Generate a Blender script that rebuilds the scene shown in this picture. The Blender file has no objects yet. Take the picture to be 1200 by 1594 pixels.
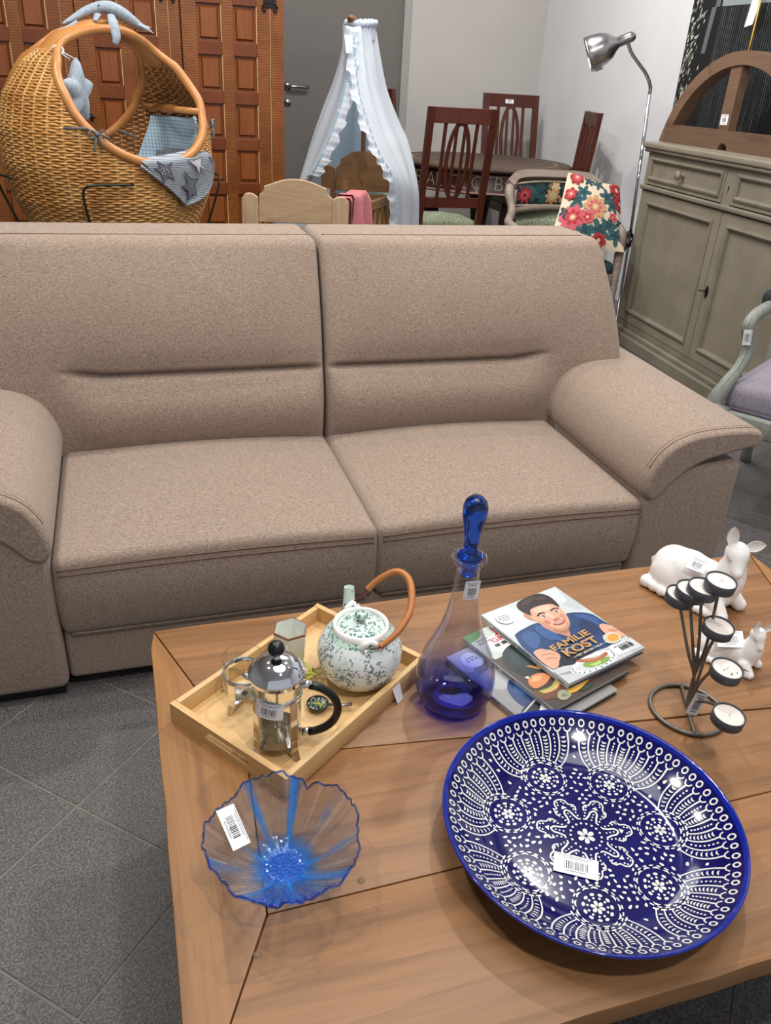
import bpy, bmesh, math, random
from math import sin, cos, pi, sqrt, radians, atan2
from mathutils import Vector, Matrix, noise

random.seed(7)
SC = bpy.context.scene
COL = SC.collection


def C(r, g, b):
    def f(v):
        v /= 255.0
        return v / 12.92 if v <= 0.04045 else ((v + 0.055) / 1.055) ** 2.4
    return (f(r), f(g), f(b), 1.0)


# ------------------------------------------------------------------ camera
PITCH, ROLL, YAW = 0.496946, 0.06099, 0.325194
FPX = 1246.41
cam_d = bpy.data.cameras.new('camera')
cam_d.sensor_fit = 'VERTICAL'
cam_d.sensor_height = 36.0
cam_d.lens = 36.0 * FPX / 1594.0
cam_d.clip_start = 0.02
cam_d.clip_end = 60
cam = bpy.data.objects.new('camera', cam_d)
COL.objects.link(cam)
_fw = Vector((sin(YAW) * cos(PITCH), cos(YAW) * cos(PITCH), -sin(PITCH)))
_r = Vector((cos(YAW), -sin(YAW), 0))
_u = _r.cross(_fw)
_r2 = cos(ROLL) * _r + sin(ROLL) * _u
_u2 = -sin(ROLL) * _r + cos(ROLL) * _u
cam.matrix_world = Matrix(((_r2.x, _u2.x, -_fw.x, 0), (_r2.y, _u2.y, -_fw.y, 0), (_r2.z, _u2.z, -_fw.z, 1.3), (0, 0, 0, 1)))
SC.camera = cam

# ------------------------------------------------------------------ world, lights, exposure
world = bpy.data.worlds.new('world')
SC.world = world
world.use_nodes = True
world.node_tree.nodes['Background'].inputs[0].default_value = (0.92, 0.96, 1.0, 1)
world.node_tree.nodes['Background'].inputs[1].default_value = 0.5
SC.view_settings.view_transform = 'Standard'
SC.view_settings.look = 'None'
SC.view_settings.gamma = 1.0
SC.view_settings.exposure = 0.0
SC.view_settings.use_curve_mapping = False


def lamp(name, loc, target, power, size, col=(1, 0.96, 0.9), spread=180):
    d = bpy.data.lights.new(name, 'AREA')
    d.shape = 'DISK'
    d.size = size
    d.energy = power
    d.color = col
    d.spread = radians(spread)
    o = bpy.data.objects.new(name, d)
    COL.objects.link(o)
    o.location = loc
    o.rotation_euler = (Vector(target) - Vector(loc)).to_track_quat('-Z', 'Y').to_euler()
    return o


# the shop's ceiling spots and broad soft fill lamps added overhead
lamp('ceiling_spot', (1.5, 2.1, 3.0), (0.4, 0.8, 0.4), 27, 0.09)
lamp('ceiling_spot', (-0.7, 1.5, 3.0), (0.6, 1.6, 0.3), 18, 0.12)
lamp('ceiling_spot', (0.6, -0.3, 3.0), (0.6, 1.5, 0.3), 26, 0.12)
lamp('ceiling_spot', (0.9, 3.2, 3.0), (2.4, 5.0, 0.9), 30, 0.12)
lamp('ceiling_spot', (-0.5, 2.6, 3.0), (0.1, 3.6, 0.9), 26, 0.12)
lamp('ceiling_spot', (1.6, 4.6, 3.0), (3.2, 6.0, 0.9), 30, 0.12)
lamp('ceiling_spot', (2.0, 1.2, 3.0), (2.6, 3.4, 0.9), 9, 0.15)
lamp('ceiling_fill', (0.6, 1.0, 3.1), (0.6, 1.0, 0), 30, 1.6, (0.97, 0.98, 1.0))
lamp('ceiling_fill', (1.6, 4.2, 3.1), (1.6, 4.2, 0), 34, 1.6, (0.97, 0.98, 1.0))


# ------------------------------------------------------------------ helpers
def link(o):
    COL.objects.link(o)
    return o


class MB:
    """collects faces of several shapes and links them as one mesh object"""

    def __init__(self):
        self.v, self.f, self.mi, self.sm = [], [], [], []

    def add(self, vs, fs, mi=0, smooth=False, M=None):
        n = len(self.v)
        for p in vs:
            p = Vector(p)
            self.v.append(tuple(M @ p) if M else tuple(p))
        for k, f in enumerate(fs):
            self.f.append([i + n for i in f])
            self.mi.append(mi[k] if isinstance(mi, list) else mi)
            self.sm.append(smooth)
        return self

    def box(self, x0, x1, y0, y1, z0, z1, bev=0.0, seg=1, mi=0, M=None, smooth=None):
        vs = [(x, y, z) for z in (z0, z1) for y in (y0, y1) for x in (x0, x1)]
        fs = [(0, 2, 3, 1), (4, 5, 7, 6), (0, 1, 5, 4), (2, 6, 7, 3), (0, 4, 6, 2), (1, 3, 7, 5)]
        if bev <= 0:
            return self.add(vs, fs, mi, False, M)
        bm = bmesh.new()
        bv = [bm.verts.new(v) for v in vs]
        for f in fs:
            bm.faces.new([bv[i] for i in f])
        bmesh.ops.bevel(bm, geom=bm.edges[:], offset=bev, segments=seg, profile=0.5, affect='EDGES')
        return self.bm(bm, mi, seg > 1 if smooth is None else smooth, M)

    def bm(self, bm, mi=0, smooth=False, M=None):
        bm.verts.index_update()
        self.add([v.co.copy() for v in bm.verts], [[v.index for v in f.verts] for f in bm.faces], mi, smooth, M)
        bm.free()
        return self

    def tube(self, pts, r, n=8, closed=False, caps=True, mi=0, M=None, smooth=True, flat=1.0, up=None):
        pts = [Vector(p) for p in pts]
        m = len(pts)
        rs = r if isinstance(r, (list, tuple)) else [r] * m
        tan = []
        for i in range(m):
            a = pts[(i - 1) % m] if (closed or i > 0) else pts[0]
            b = pts[(i + 1) % m] if (closed or i < m - 1) else pts[-1]
            t = b - a
            tan.append(t.normalized() if t.length > 1e-9 else Vector((0, 0, 1)))
        ref = Vector(up) if up else (Vector((0, 0, 1)) if abs(tan[0].z) < 0.9 else Vector((1, 0, 0)))
        nrm = (ref - tan[0] * ref.dot(tan[0])).normalized()
        vs, fs = [], []
        for i in range(m):
            if up:
                q = ref - tan[i] * ref.dot(tan[i])
            else:
                q = nrm - tan[i] * nrm.dot(tan[i])
            if q.length > 1e-6:
                nrm = q.normalized()
            bi = tan[i].cross(nrm)
            for k in range(n):
                a = 2 * pi * k / n
                vs.append(pts[i] + (nrm * cos(a) * flat + bi * sin(a)) * rs[i])
        for i in range(m if closed else m - 1):
            j = (i + 1) % m
            for k in range(n):
                l = (k + 1) % n
                fs.append((i * n + k, i * n + l, j * n + l, j * n + k))
        if caps and not closed:
            fs.append(tuple(reversed(range(n))))
            fs.append(tuple(range((m - 1) * n, m * n)))
        return self.add(vs, fs, mi, smooth, M)

    def lathe(self, prof, n=32, mi=0, M=None, smooth=True, c=(0, 0), closed=False, rad=None):
        vs, fs = [], []
        for (r, z) in prof:
            for k in range(n):
                a = 2 * pi * k / n
                rr = r * (rad(a, z) if rad else 1)
                vs.append((c[0] + rr * cos(a), c[1] + rr * sin(a), z))
        m = len(prof)
        for i in range(m if closed else m - 1):
            for k in range(n):
                l = (k + 1) % n
                j = (i + 1) % m
                fs.append((i * n + k, i * n + l, j * n + l, j * n + k))
        return self.add(vs, fs, mi, smooth, M)

    def prism(self, poly, z0, z1, mi=0, M=None, smooth=False):
        n = len(poly)
        vs = [(x, y, z0) for x, y in poly] + [(x, y, z1) for x, y in poly]
        fs = [tuple(reversed(range(n))), tuple(range(n, 2 * n))]
        fs += [(i, (i + 1) % n, n + (i + 1) % n, n + i) for i in range(n)]
        return self.add(vs, fs, mi, smooth, M)

    def poly(self, pts, mi=0, M=None):
        return self.add(pts, [tuple(range(len(pts)))], mi, False, M)

    def grid(self, fn, nu, nv, mi=0, M=None, smooth=True, cu=False, cv=False):
        vs = [fn(i / (nu if cu else nu - 1), j / (nv if cv else nv - 1)) for i in range(nu) for j in range(nv)]
        fs = []
        for i in range(nu if cu else nu - 1):
            for j in range(nv if cv else nv - 1):
                i2, j2 = (i + 1) % nu, (j + 1) % nv
                fs.append((i * nv + j, i2 * nv + j, i2 * nv + j2, i * nv + j2))
        return self.add(vs, fs, mi, smooth, M)

    def soft(self, x0, x1, y0, y1, z0, z1, r, nx=12, ny=12, nz=6, warp=None, mi=0, M=None, e=2.0):
        """a cushion-like box: rounded edges of radius r, every point then passed through warp"""
        hx, hy, hz = (x1 - x0) / 2, (y1 - y0) / 2, (z1 - z0) / 2
        cx, cy, cz = (x0 + x1) / 2, (y0 + y1) / 2, (z0 + z1) / 2
        r = min(r, hx, hy, hz)
        idx, vs, fs = {}, [], []

        def par(h, n):
            # samples gather at the rounded edges
            k = 3
            out = []
            for i in range(k):
                out.append(-h + r * (1 - cos(pi / 2 * i / k)) if False else -h + r * i / k)
            m = max(1, n)
            for i in range(m + 1):
                out.append(-(h - r) + 2 * (h - r) * i / m)
            for i in range(k):
                out.append(h - r + r * (i + 1) / k)
            return out
        X, Y, Z = par(hx, nx), par(hy, ny), par(hz, nz)

        def V(i, j, k):
            key = (i, j, k)
            if key in idx:
                return idx[key]
            p = [X[i], Y[j], Z[k]]
            q = [max(-(h - r), min(h - r, a)) for a, h in zip(p, (hx, hy, hz))]
            d = [a - b for a, b in zip(p, q)]
            L = sum(abs(a / r) ** 2 for a in d) ** 0.5
            mx = max(abs(a / r) for a in d)
            if L > 1e-9:
                s = mx / L
                d = [a * s for a in d]
            P = Vector((cx + q[0] + d[0], cy + q[1] + d[1], cz + q[2] + d[2]))
            if warp:
                P = Vector(warp(P))
            idx[key] = len(vs)
            vs.append(P)
            return idx[key]
        a, b, c = len(X) - 1, len(Y) - 1, len(Z) - 1
        for i in range(a):
            for j in range(b):
                fs.append((V(i, j, 0), V(i, j + 1, 0), V(i + 1, j + 1, 0), V(i + 1, j, 0)))
                fs.append((V(i, j, c), V(i + 1, j, c), V(i + 1, j + 1, c), V(i, j + 1, c)))
        for i in range(a):
            for k in range(c):
                fs.append((V(i, 0, k), V(i + 1, 0, k), V(i + 1, 0, k + 1), V(i, 0, k + 1)))
                fs.append((V(i, b, k), V(i, b, k + 1), V(i + 1, b, k + 1), V(i + 1, b, k)))
        for j in range(b):
            for k in range(c):
                fs.append((V(0, j, k), V(0, j, k + 1), V(0, j + 1, k + 1), V(0, j + 1, k)))
                fs.append((V(a, j, k), V(a, j + 1, k), V(a, j + 1, k + 1), V(a, j, k + 1)))
        return self.add(vs, fs, mi, True, M)

    def mesh(self, name, mats):
        me = bpy.data.meshes.new(name)
        me.from_pydata(self.v, [], self.f)
        for m in (mats if isinstance(mats, (list, tuple)) else [mats]):
            me.materials.append(m)
        me.polygons.foreach_set('material_index', self.mi)
        me.polygons.foreach_set('use_smooth', self.sm)
        me.update()
        return me

    def build(self, name, mats, parent=None, label=None, kind=None, world=False, cat=None, group=None, loc=None, rot=None):
        me = self.mesh(name, mats)
        o = link(bpy.data.objects.new(name, me))
        if parent is not None:
            if world:
                me.transform(parent.matrix_basis.inverted() if parent.parent is None else (parent.parent.matrix_basis @ parent.matrix_basis).inverted())
            o.parent = parent
        if loc is not None:
            o.location = loc
        if rot is not None:
            o.rotation_euler = rot
        if label:
            o['label'] = label
        if kind:
            o['kind'] = kind
        if cat:
            o['category'] = cat
        if group:
            o['group'] = group
        return o


def thing(name, label, cat, loc=(0, 0, 0), rz=0.0, group=None, rot=None):
    o = link(bpy.data.objects.new(name, None))
    o.empty_display_size = 0.05
    o.matrix_basis = Matrix.Translation(loc) @ (Matrix.Rotation(rz, 4, 'Z') if rot is None else rot)
    o['label'] = label
    o['category'] = cat
    if group:
        o['group'] = group
    return o


def dup(root, loc, rz, label, name=None):
    """copy a thing with its parts and sub-parts, sharing their meshes"""
    r = link(root.copy())
    r.matrix_basis = Matrix.Translation(loc) @ Matrix.Rotation(rz, 4, 'Z')
    r['label'] = label
    for ch in list(root.children):
        c = link(ch.copy())
        c.parent = r
        for g in list(ch.children):
            d = link(g.copy())
            d.parent = c
    return r


def shade_auto(o, deg=35):
    me = o.data
    me.polygons.foreach_set('use_smooth', [True] * len(me.polygons))
    try:
        me.set_sharp_from_angle(angle=radians(deg))
    except Exception:
        pass
    return o


def spline(pts, n=8, closed=False):
    """Catmull-Rom through 2-D or 3-D points"""
    P = [Vector(p) for p in pts]
    m = len(P)
    out = []
    for i in range(m if closed else m - 1):
        p0 = P[(i - 1) % m] if (closed or i > 0) else P[0] * 2 - P[1]
        p1, p2 = P[i], P[(i + 1) % m]
        p3 = P[(i + 2) % m] if (closed or i < m - 2) else P[-1] * 2 - P[-2]
        for k in range(n):
            t = k / n
            out.append(0.5 * ((2 * p1) + (p2 - p0) * t + (2 * p0 - 5 * p1 + 4 * p2 - p3) * t * t + (3 * p1 - p0 - 3 * p2 + p3) * t ** 3))
    if not closed:
        out.append(P[-1])
    return out


def lerp(a, b, t):
    return a + (b - a) * t


def sst(a, b, x):
    t = max(0.0, min(1.0, (x - a) / (b - a)))
    return t * t * (3 - 2 * t)


def text_geo(s, size=1.0, bold=0.0, align='LEFT'):
    cu = bpy.data.curves.new('lettering', 'FONT')
    cu.body = s
    cu.size = size
    cu.offset = bold
    cu.align_x = align
    cu.resolution_u = 3
    o = link(bpy.data.objects.new('lettering', cu))
    dg = bpy.context.evaluated_depsgraph_get()
    me = o.evaluated_get(dg).to_mesh()
    vs = [v.co.copy() for v in me.vertices]
    fs = [tuple(p.vertices) for p in me.polygons]
    o.evaluated_get(dg).to_mesh_clear()
    bpy.data.objects.remove(o)
    bpy.data.curves.remove(cu)
    return vs, fs


# ------------------------------------------------------------------ materials
class NT:
    def __init__(self, name):
        self.m = bpy.data.materials.new(name)
        self.m.use_nodes = True
        self.t = self.m.node_tree
        self.b = self.t.nodes['Principled BSDF']
        self.out = self.t.nodes['Material Output']

    def n(self, typ, **kw):
        nd = self.t.nodes.new(typ)
        for k, v in kw.items():
            if k.startswith('i_'):
                nd.inputs[k[2:].replace('_', ' ')].default_value = v
            elif k.startswith('n_'):
                nd.inputs[int(k[2:])].default_value = v
            else:
                setattr(nd, k, v)
        return nd

    def l(self, a, b):
        self.t.links.new(a, b)

    def coord(self, scale=(1, 1, 1), kind='Object', rot=(0, 0, 0), rnd=False):
        tc = self.n('ShaderNodeTexCoord')
        mp = self.n('ShaderNodeMapping')
        mp.inputs['Scale'].default_value = scale
        mp.inputs['Rotation'].default_value = rot
        self.l(tc.outputs[kind], mp.inputs['Vector'])
        if rnd:
            oi = self.n('ShaderNodeObjectInfo')
            mu = self.n('ShaderNodeMath', operation='MULTIPLY', n_1=37.0)
            self.l(oi.outputs['Random'], mu.inputs[0])
            cb = self.n('ShaderNodeCombineXYZ')
            for i in range(3):
                self.l(mu.outputs[0], cb.inputs[i])
            self.l(cb.outputs[0], mp.inputs['Location'])
        return mp.outputs['Vector']

    def noise(self, vec, scale, detail=3, rough=0.55, dist=0.0):
        nd = self.n('ShaderNodeTexNoise')
        nd.inputs['Scale'].default_value = scale
        nd.inputs['Detail'].default_value = detail
        nd.inputs['Roughness'].default_value = rough
        nd.inputs['Distortion'].default_value = dist
        if vec is not None:
            self.l(vec, nd.inputs['Vector'])
        return nd.outputs['Fac']

    def wave(self, vec, scale, dist=0, detail=2, dscale=1.0, axis='X', typ='BANDS', prof='SIN'):
        nd = self.n('ShaderNodeTexWave')
        nd.wave_type = typ
        nd.wave_profile = prof
        if typ == 'BANDS':
            nd.bands_direction = axis
        else:
            nd.rings_direction = axis
        nd.inputs['Scale'].default_value = scale
        nd.inputs['Distortion'].default_value = dist
        nd.inputs['Detail'].default_value = detail
        nd.inputs['Detail Scale'].default_value = dscale
        self.l(vec, nd.inputs['Vector'])
        return nd.outputs['Fac']

    def ramp(self, fac, stops):
        nd = self.n('ShaderNodeValToRGB')
        e = nd.color_ramp.elements
        while len(e) < len(stops):
            e.new(0.5)
        for el, (p, c) in zip(e, stops):
            el.position = p
            el.color = c
        self.l(fac, nd.inputs['Fac'])
        return nd.outputs['Color']

    def mix(self, fac, a, b, typ='MIX'):
        nd = self.n('ShaderNodeMix', data_type='RGBA', blend_type=typ)
        if hasattr(fac, 'default_value') or not isinstance(fac, (int, float)):
            self.l(fac, nd.inputs[0])
        else:
            nd.inputs[0].default_value = fac
        for k, v in ((6, a), (7, b)):
            if isinstance(v, tuple):
                nd.inputs[k].default_value = v
            else:
                self.l(v, nd.inputs[k])
        return nd.outputs[2]

    def math(self, op, a, b=None):
        nd = self.n('ShaderNodeMath', operation=op)
        for k, v in ((0, a), (1, b)):
            if v is None:
                continue
            if isinstance(v, (int, float)):
                nd.inputs[k].default_value = v
            else:
                self.l(v, nd.inputs[k])
        return nd.outputs[0]

    def color(self, c):
        if isinstance(c, tuple):
            self.b.inputs['Base Color'].default_value = c
        else:
            self.l(c, self.b.inputs['Base Color'])
        return self

    def set(self, **kw):
        for k, v in kw.items():
            k = k.replace('_', ' ')
            if isinstance(v, (int, float, tuple)):
                self.b.inputs[k].default_value = v
            else:
                self.l(v, self.b.inputs[k])
        return self

    def bump(self, h, strength=0.3, dist=0.01):
        nd = self.n('ShaderNodeBump')
        nd.inputs['Strength'].default_value = strength
        nd.inputs['Distance'].default_value = dist
        self.l(h, nd.inputs['Height'])
        self.l(nd.outputs[0], self.b.inputs['Normal'])
        return self


def plain(name, c, rough=0.5, metal=0.0, spec=0.5, var=0.06, vscale=25):
    """one colour with a faint tonal variation"""
    t = NT(name)
    nf = t.noise(t.coord(), vscale)
    dark = tuple(x * (1 - 2 * var) for x in c[:3]) + (1,)
    lite = tuple(min(1, x * (1 + 2 * var)) for x in c[:3]) + (1,)
    t.color(t.ramp(nf, [(0.3, dark), (0.7, lite)]))
    t.set(Roughness=rough, Metallic=metal)
    t.b.inputs['Specular IOR Level'].default_value = spec
    return t.m


def wood(name, c1, c2, c3=None, axis=0, grain=9.0, rough=0.45, fine=120, knots=0.0, bump=0.08, figure=0.0):
    t = NT(name)
    s = [grain, grain, grain]
    s[axis] = grain * 0.09
    v = t.coord(tuple(s), rnd=True)
    n1 = t.noise(v, 1.6, 4, 0.6, 1.2)
    col = t.ramp(n1, [(0.28, c1), (0.5, c2), (0.72, c3 or c1)])
    s2 = [fine, fine, fine]
    s2[axis] = fine * 0.03
    n2 = t.noise(t.coord(tuple(s2), rnd=True), 1.0, 2, 0.6)
    col = t.mix(t.math('MULTIPLY', n2, 0.55), col, tuple(x * 0.5 for x in c1[:3]) + (1,), 'MIX')
    if figure:
        # flame figure: distorted rings stretched along the board
        s3 = [1.0, 1.0, 1.0]
        s3[axis] = 0.16
        rg = t.wave(t.coord(tuple(s3), rnd=True), 5.5, 7.0, 3, 1.6, 'XYZ'[(axis + 1) % 3], 'BANDS', 'SAW')
        col = t.mix(t.math('MULTIPLY', t.math('POWER', rg, 3.0), figure), col, tuple(x * 0.42 for x in c1[:3]) + (1,))
    t.color(col)
    t.set(Roughness=rough)
    t.bump(n2, bump, 0.003)
    return t.m


def fabric(name, c1, c2, sc=420.0, rough=0.95, bump=0.35, c3=None):
    t = NT(name)
    a = t.noise(t.coord((sc, sc, sc * 0.22)), 1.0, 2, 0.7)
    b = t.noise(t.coord((sc * 0.22, sc * 0.4, sc)), 1.0, 2, 0.7)
    w = t.math('ADD', t.math('MULTIPLY', a, 0.5), t.math('MULTIPLY', b, 0.5))
    col = t.ramp(w, [(0.36, c1), (0.64, c2)])
    if c3:
        col = t.mix(t.math('MULTIPLY', t.noise(t.coord(), 5.0, 3), 0.5), col, c3)
    t.color(col)
    t.set(Roughness=rough)
    t.b.inputs['Specular IOR Level'].default_value = 0.15
    t.b.inputs['Sheen Weight'].default_value = 0.15
    t.b.inputs['Sheen Roughness'].default_value = 0.6
    t.bump(w, bump, 0.004)
    return t.m


def glass_thin(name, tint=(1, 1, 1, 1), gl=1.0, tint_node=None):
    """clear glass sheet: tinted see-through plus a Fresnel reflection"""
    t = NT(name)
    tr = t.n('ShaderNodeBsdfTransparent')
    if tint_node:
        t.l(tint_node(t), tr.inputs[0])
    else:
        tr.inputs[0].default_value = tint
    g = t.n('ShaderNodeBsdfGlossy')
    g.inputs['Roughness'].default_value = 0.03
    lw = t.n('ShaderNodeLayerWeight')
    lw.inputs['Blend'].default_value = 0.5
    mx = t.n('ShaderNodeMixShader')
    f = t.math('MINIMUM', t.math('ADD', t.math('MULTIPLY', t.math('POWER', lw.outputs['Facing'], 4.0), 0.75 * gl), 0.035 * gl), 1.0)
    t.l(f, mx.inputs[0])
    t.l(tr.outputs[0], mx.inputs[1])
    t.l(g.outputs[0], mx.inputs[2])
    t.l(mx.outputs[0], t.out.inputs['Surface'])
    return t.m


M = {}
M['white_ceramic'] = plain('white_ceramic', C(244, 242, 240), 0.18, var=0.01)
M['label_paper'] = plain('label_paper', C(238, 238, 244), 0.6, var=0.01)
M['ink'] = plain('black_ink', C(28, 28, 32), 0.6)
M['ink_grey'] = plain('grey_ink', C(140, 140, 146), 0.6)
M['chrome'] = plain('chrome', C(225, 228, 235), 0.06, 1.0, var=0.0)
M['steel'] = plain('brushed_steel', C(170, 168, 170), 0.28, 1.0, var=0.03)
M['black_plastic'] = plain('black_plastic', C(18, 18, 20), 0.35)
M['black'] = plain('black_void', C(9, 9, 10), 0.8)
# ------------------------------------------------------------------ room shell
def floor_mat(name, k=1.0):
    t = NT(name)
    n1 = t.noise(t.coord(rnd=True), 260, 2, 0.7)
    n2 = t.noise(t.coord(rnd=True), 6, 3)
    c = t.ramp(n1, [(0.32, C(60 * k, 58 * k, 58 * k)), (0.5, C(98 * k, 94 * k, 93 * k)), (0.72, C(142 * k, 138 * k, 136 * k))])
    c = t.mix(t.math('MULTIPLY', n2, 0.35), c, C(62, 60, 60))
    t.color(c)
    t.set(Roughness=t.math('ADD', 0.38, t.math('MULTIPLY', n1, 0.35)))
    t.bump(n1, 0.35, 0.004)
    return t.m


M['floor_tile'] = floor_mat('floor_tile')
M['grout'] = plain('grout', C(124, 118, 110), 0.9, var=0.08)
mb = MB()
mb.box(-3.2, 3.9, -2.6, 7.2, -0.06, -0.0018)
floor = mb.build('floor', M['grout'], kind='structure')
A = radians(46.6)
d1, d2 = Vector((cos(A), sin(A))), Vector((sin(A), -cos(A)))
TS = 0.3025
org = Vector((-0.1933, 1.2254))
tm = MB()
tm.box(-TS / 2 + 0.0022, TS / 2 - 0.0022, -TS / 2 + 0.0022, TS / 2 - 0.0022, -0.012, 0, bev=0.0012)
tile_me = tm.mesh('tile', M['floor_tile'])
cells = []
for i in range(-24, 25):
    for j in range(-24, 25):
        c = org + d1 * (TS * (i + 0.5)) + d2 * (TS * (j + 0.5))
        if -3.0 < c.x < 3.6 and -2.4 < c.y < 6.9:
            seen = 0.0 if (c.y < 2.9 and (c.x < 0.6 or c.x > 1.2)) else 3.0
            cells.append((seen + (c - Vector((0.3, 1.2))).length, c))
cells.sort(key=lambda q: q[0])
far = MB()
for k, (dd, c) in enumerate(cells):
    if k < 290:
        o = link(bpy.data.objects.new('tile', tile_me))
        o.parent = floor
        o.location = (c.x, c.y, random.uniform(-0.0006, 0.0))
        o.rotation_euler = (0, 0, A)
    else:
        Mx = Matrix.Translation((c.x, c.y, 0)) @ Matrix.Rotation(A, 4, 'Z')
        far.box(-TS / 2 + 0.0022, TS / 2 - 0.0022, -TS / 2 + 0.0022, TS / 2 - 0.0022, -0.012, 0, M=Mx)
far.build('far_tiles', M['floor_tile'], parent=floor, kind='stuff')

M['wall_paint'] = plain('wall_paint', C(181, 178, 174), 0.85, var=0.015, vscale=3)
M['wall_white'] = plain('wall_white', C(214, 215, 218), 0.85, var=0.015, vscale=3)
M['ceiling_paint'] = plain('ceiling_paint', C(215, 215, 215), 0.9, var=0.01)
YB = 6.8
mb = MB()
mb.box(-3.2, 1.2, YB, YB + 0.15, 0, 3.3)
mb.box(1.2, 2.25, YB, YB + 0.15, 2.15, 3.3)
mb.box(2.25, 3.6, YB, YB + 0.15, 0, 3.3)
mb.build('wall_back', M['wall_paint'], kind='structure')
# right wall: from the corner (3.39, 6.8) towards the camera, leaning slightly inwards
wdir = Vector((-0.052, -1.0, 0)).normalized()
wn = Vector((wdir.y, -wdir.x, 0)) * -1      # outward (+x)
mb = MB()
p0, p1 = Vector((3.395, YB, 0)), Vector((3.395, YB, 0)) + wdir * 8.6
if wn.x < 0:
    wn = -wn
vs = [p0, p1, p1 + wn * 0.15, p0 + wn * 0.15]
vs = vs + [v + Vector((0, 0, 3.3)) for v in vs]
mb.add(vs, [(0, 1, 5, 4), (1, 2, 6, 5), (2, 3, 7, 6), (3, 0, 4, 7), (0, 3, 2, 1), (4, 5, 6, 7)])
mb.build('wall_right', M['wall_white'], kind='structure')
mb = MB()
mb.box(-3.3, -3.2, -2.6, YB, 0, 3.3)
mb.build('wall_left', M['wall_paint'], kind='structure')
mb = MB()
mb.box(-3.3, 3.6, -2.6, YB + 0.15, 3.3, 3.4)
mb.build('ceiling', M['ceiling_paint'], kind='structure')

# grey door with its frame and lever
M['door_grey'] = plain('door_grey', C(104, 99, 96), 0.6, var=0.02, vscale=40)
M['frame_grey'] = plain('frame_grey', C(150, 150, 148), 0.5, var=0.02)
door = MB().box(1.235, 2.19, YB - 0.005, YB + 0.04, 0.005, 2.1).build('door_1', M['door_grey'], kind='structure')
mb = MB()
mb.box(2.19, 2.25, YB - 0.035, YB + 0.02, 0, 2.16, bev=0.003)
mb.box(1.175, 1.235, YB - 0.035, YB + 0.02, 0, 2.16, bev=0.003)
mb.box(1.235, 2.19, YB - 0.035, YB + 0.02, 2.1, 2.16, bev=0.003)
mb.build('door_frame', M['frame_grey'], parent=door)
mb = MB()
hz = 1.2
Mx = Matrix.Translation((1.30, YB - 0.006, hz)) @ Matrix.Rotation(pi / 2, 4, 'X')
mb.lathe([(0.0, 0.012), (0.028, 0.012), (0.03, 0.0)], 20, M=Mx)
mb.tube([(1.30, YB - 0.01, hz), (1.30, YB - 0.055, hz), (1.325, YB - 0.06, hz), (1.455, YB - 0.06, hz)], 0.0115, 10)
h = mb.build('handle', M['steel'], parent=door)
mb = MB()
Mx = Matrix.Translation((1.30, YB - 0.006, hz - 0.11)) @ Matrix.Rotation(pi / 2, 4, 'X')
mb.lathe([(0.0, 0.010), (0.027, 0.010), (0.029, 0.0)], 20, M=Mx)
mb.build('keyhole_plate', M['steel'], parent=door)
# ------------------------------------------------------------------ sofa
M['sofa'] = fabric('sofa_fabric', C(102, 84, 72), C(187, 167, 151), 640.0, c3=C(139, 121, 108))
M['sofa_seam'] = plain('sofa_seam', C(112, 88, 74), 0.9)
sofa = thing('sofa', 'taupe woven-fabric two-seat sofa with padded armrests behind the wooden coffee table', 'sofa', (0.51, 2.0, 0))
XC = 0.51


def mir(x, s):
    return XC + s * (x - XC)


mb = MB()
mb.soft(-0.212, 1.232, 1.578, 2.42, 0.034, 0.175, 0.014, 10, 6, 3)
mb.build('base', M['sofa'], parent=sofa, world=True)
for s in (-1, 1):
    mb = MB()
    xs = sorted((mir(1.234, s), mir(1.517, s)))
    mb.soft(xs[0], xs[1], 1.556, 2.47, 0.026, 0.455, 0.02, 5, 10, 6, warp=lambda p: (p.x, p.y - 0.006 * sin(pi * max(0, min(1, p.z / 0.45))), p.z))
    mb.build('arm_panel', M['sofa'], parent=sofa, world=True)
    for fy in (1.575, 2.36):
        xs = sorted((mir(1.245, s), mir(1.50, s)))
        MB().box(xs[0], xs[1], fy, fy + 0.09, 0, 0.034).build('foot', M['black_plastic'], parent=sofa, world=True)
MB().box(-0.2, 1.22, 1.63, 2.42, 0.012, 0.05).build('plinth', M['black_plastic'], parent=sofa, world=True)
mb = MB()
mb.soft(-0.49, 1.51, 2.36, 2.5, 0.05, 0.84, 0.03, 12, 3, 8)
mb.build('back_frame', M['sofa'], parent=sofa, world=True)


def seat_warp(x0, x1):
    def w(p):
        u = (p.x - x0) / (x1 - x0) * 2 - 1
        v = max(0, min(1, (p.y - 1.55) / 0.6)) * 2 - 1
        t = max(0, min(1, (p.z - 0.165) / 0.2))
        z = p.z + t * (0.02 * (1 - u * u) * (1 - v * v * 0.6) + 0.012 * (v * 0.5 + 0.5) * (1 - 0.5 * u * u))
        fr = max(0, 1 - (p.y - 1.55) / 0.12)
        y = p.y - fr * 0.016 * sin(pi * min(1, t * 1.1)) * (1 - 0.6 * u ** 4) - fr * (t - 0.5) * 0.010
        # the front lower edge tucks in, the sides bulge a little
        x = p.x + 0.006 * u * sin(pi * t) * (1 - abs(v) * 0.3)
        return (x, y, z)
    return w


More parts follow.
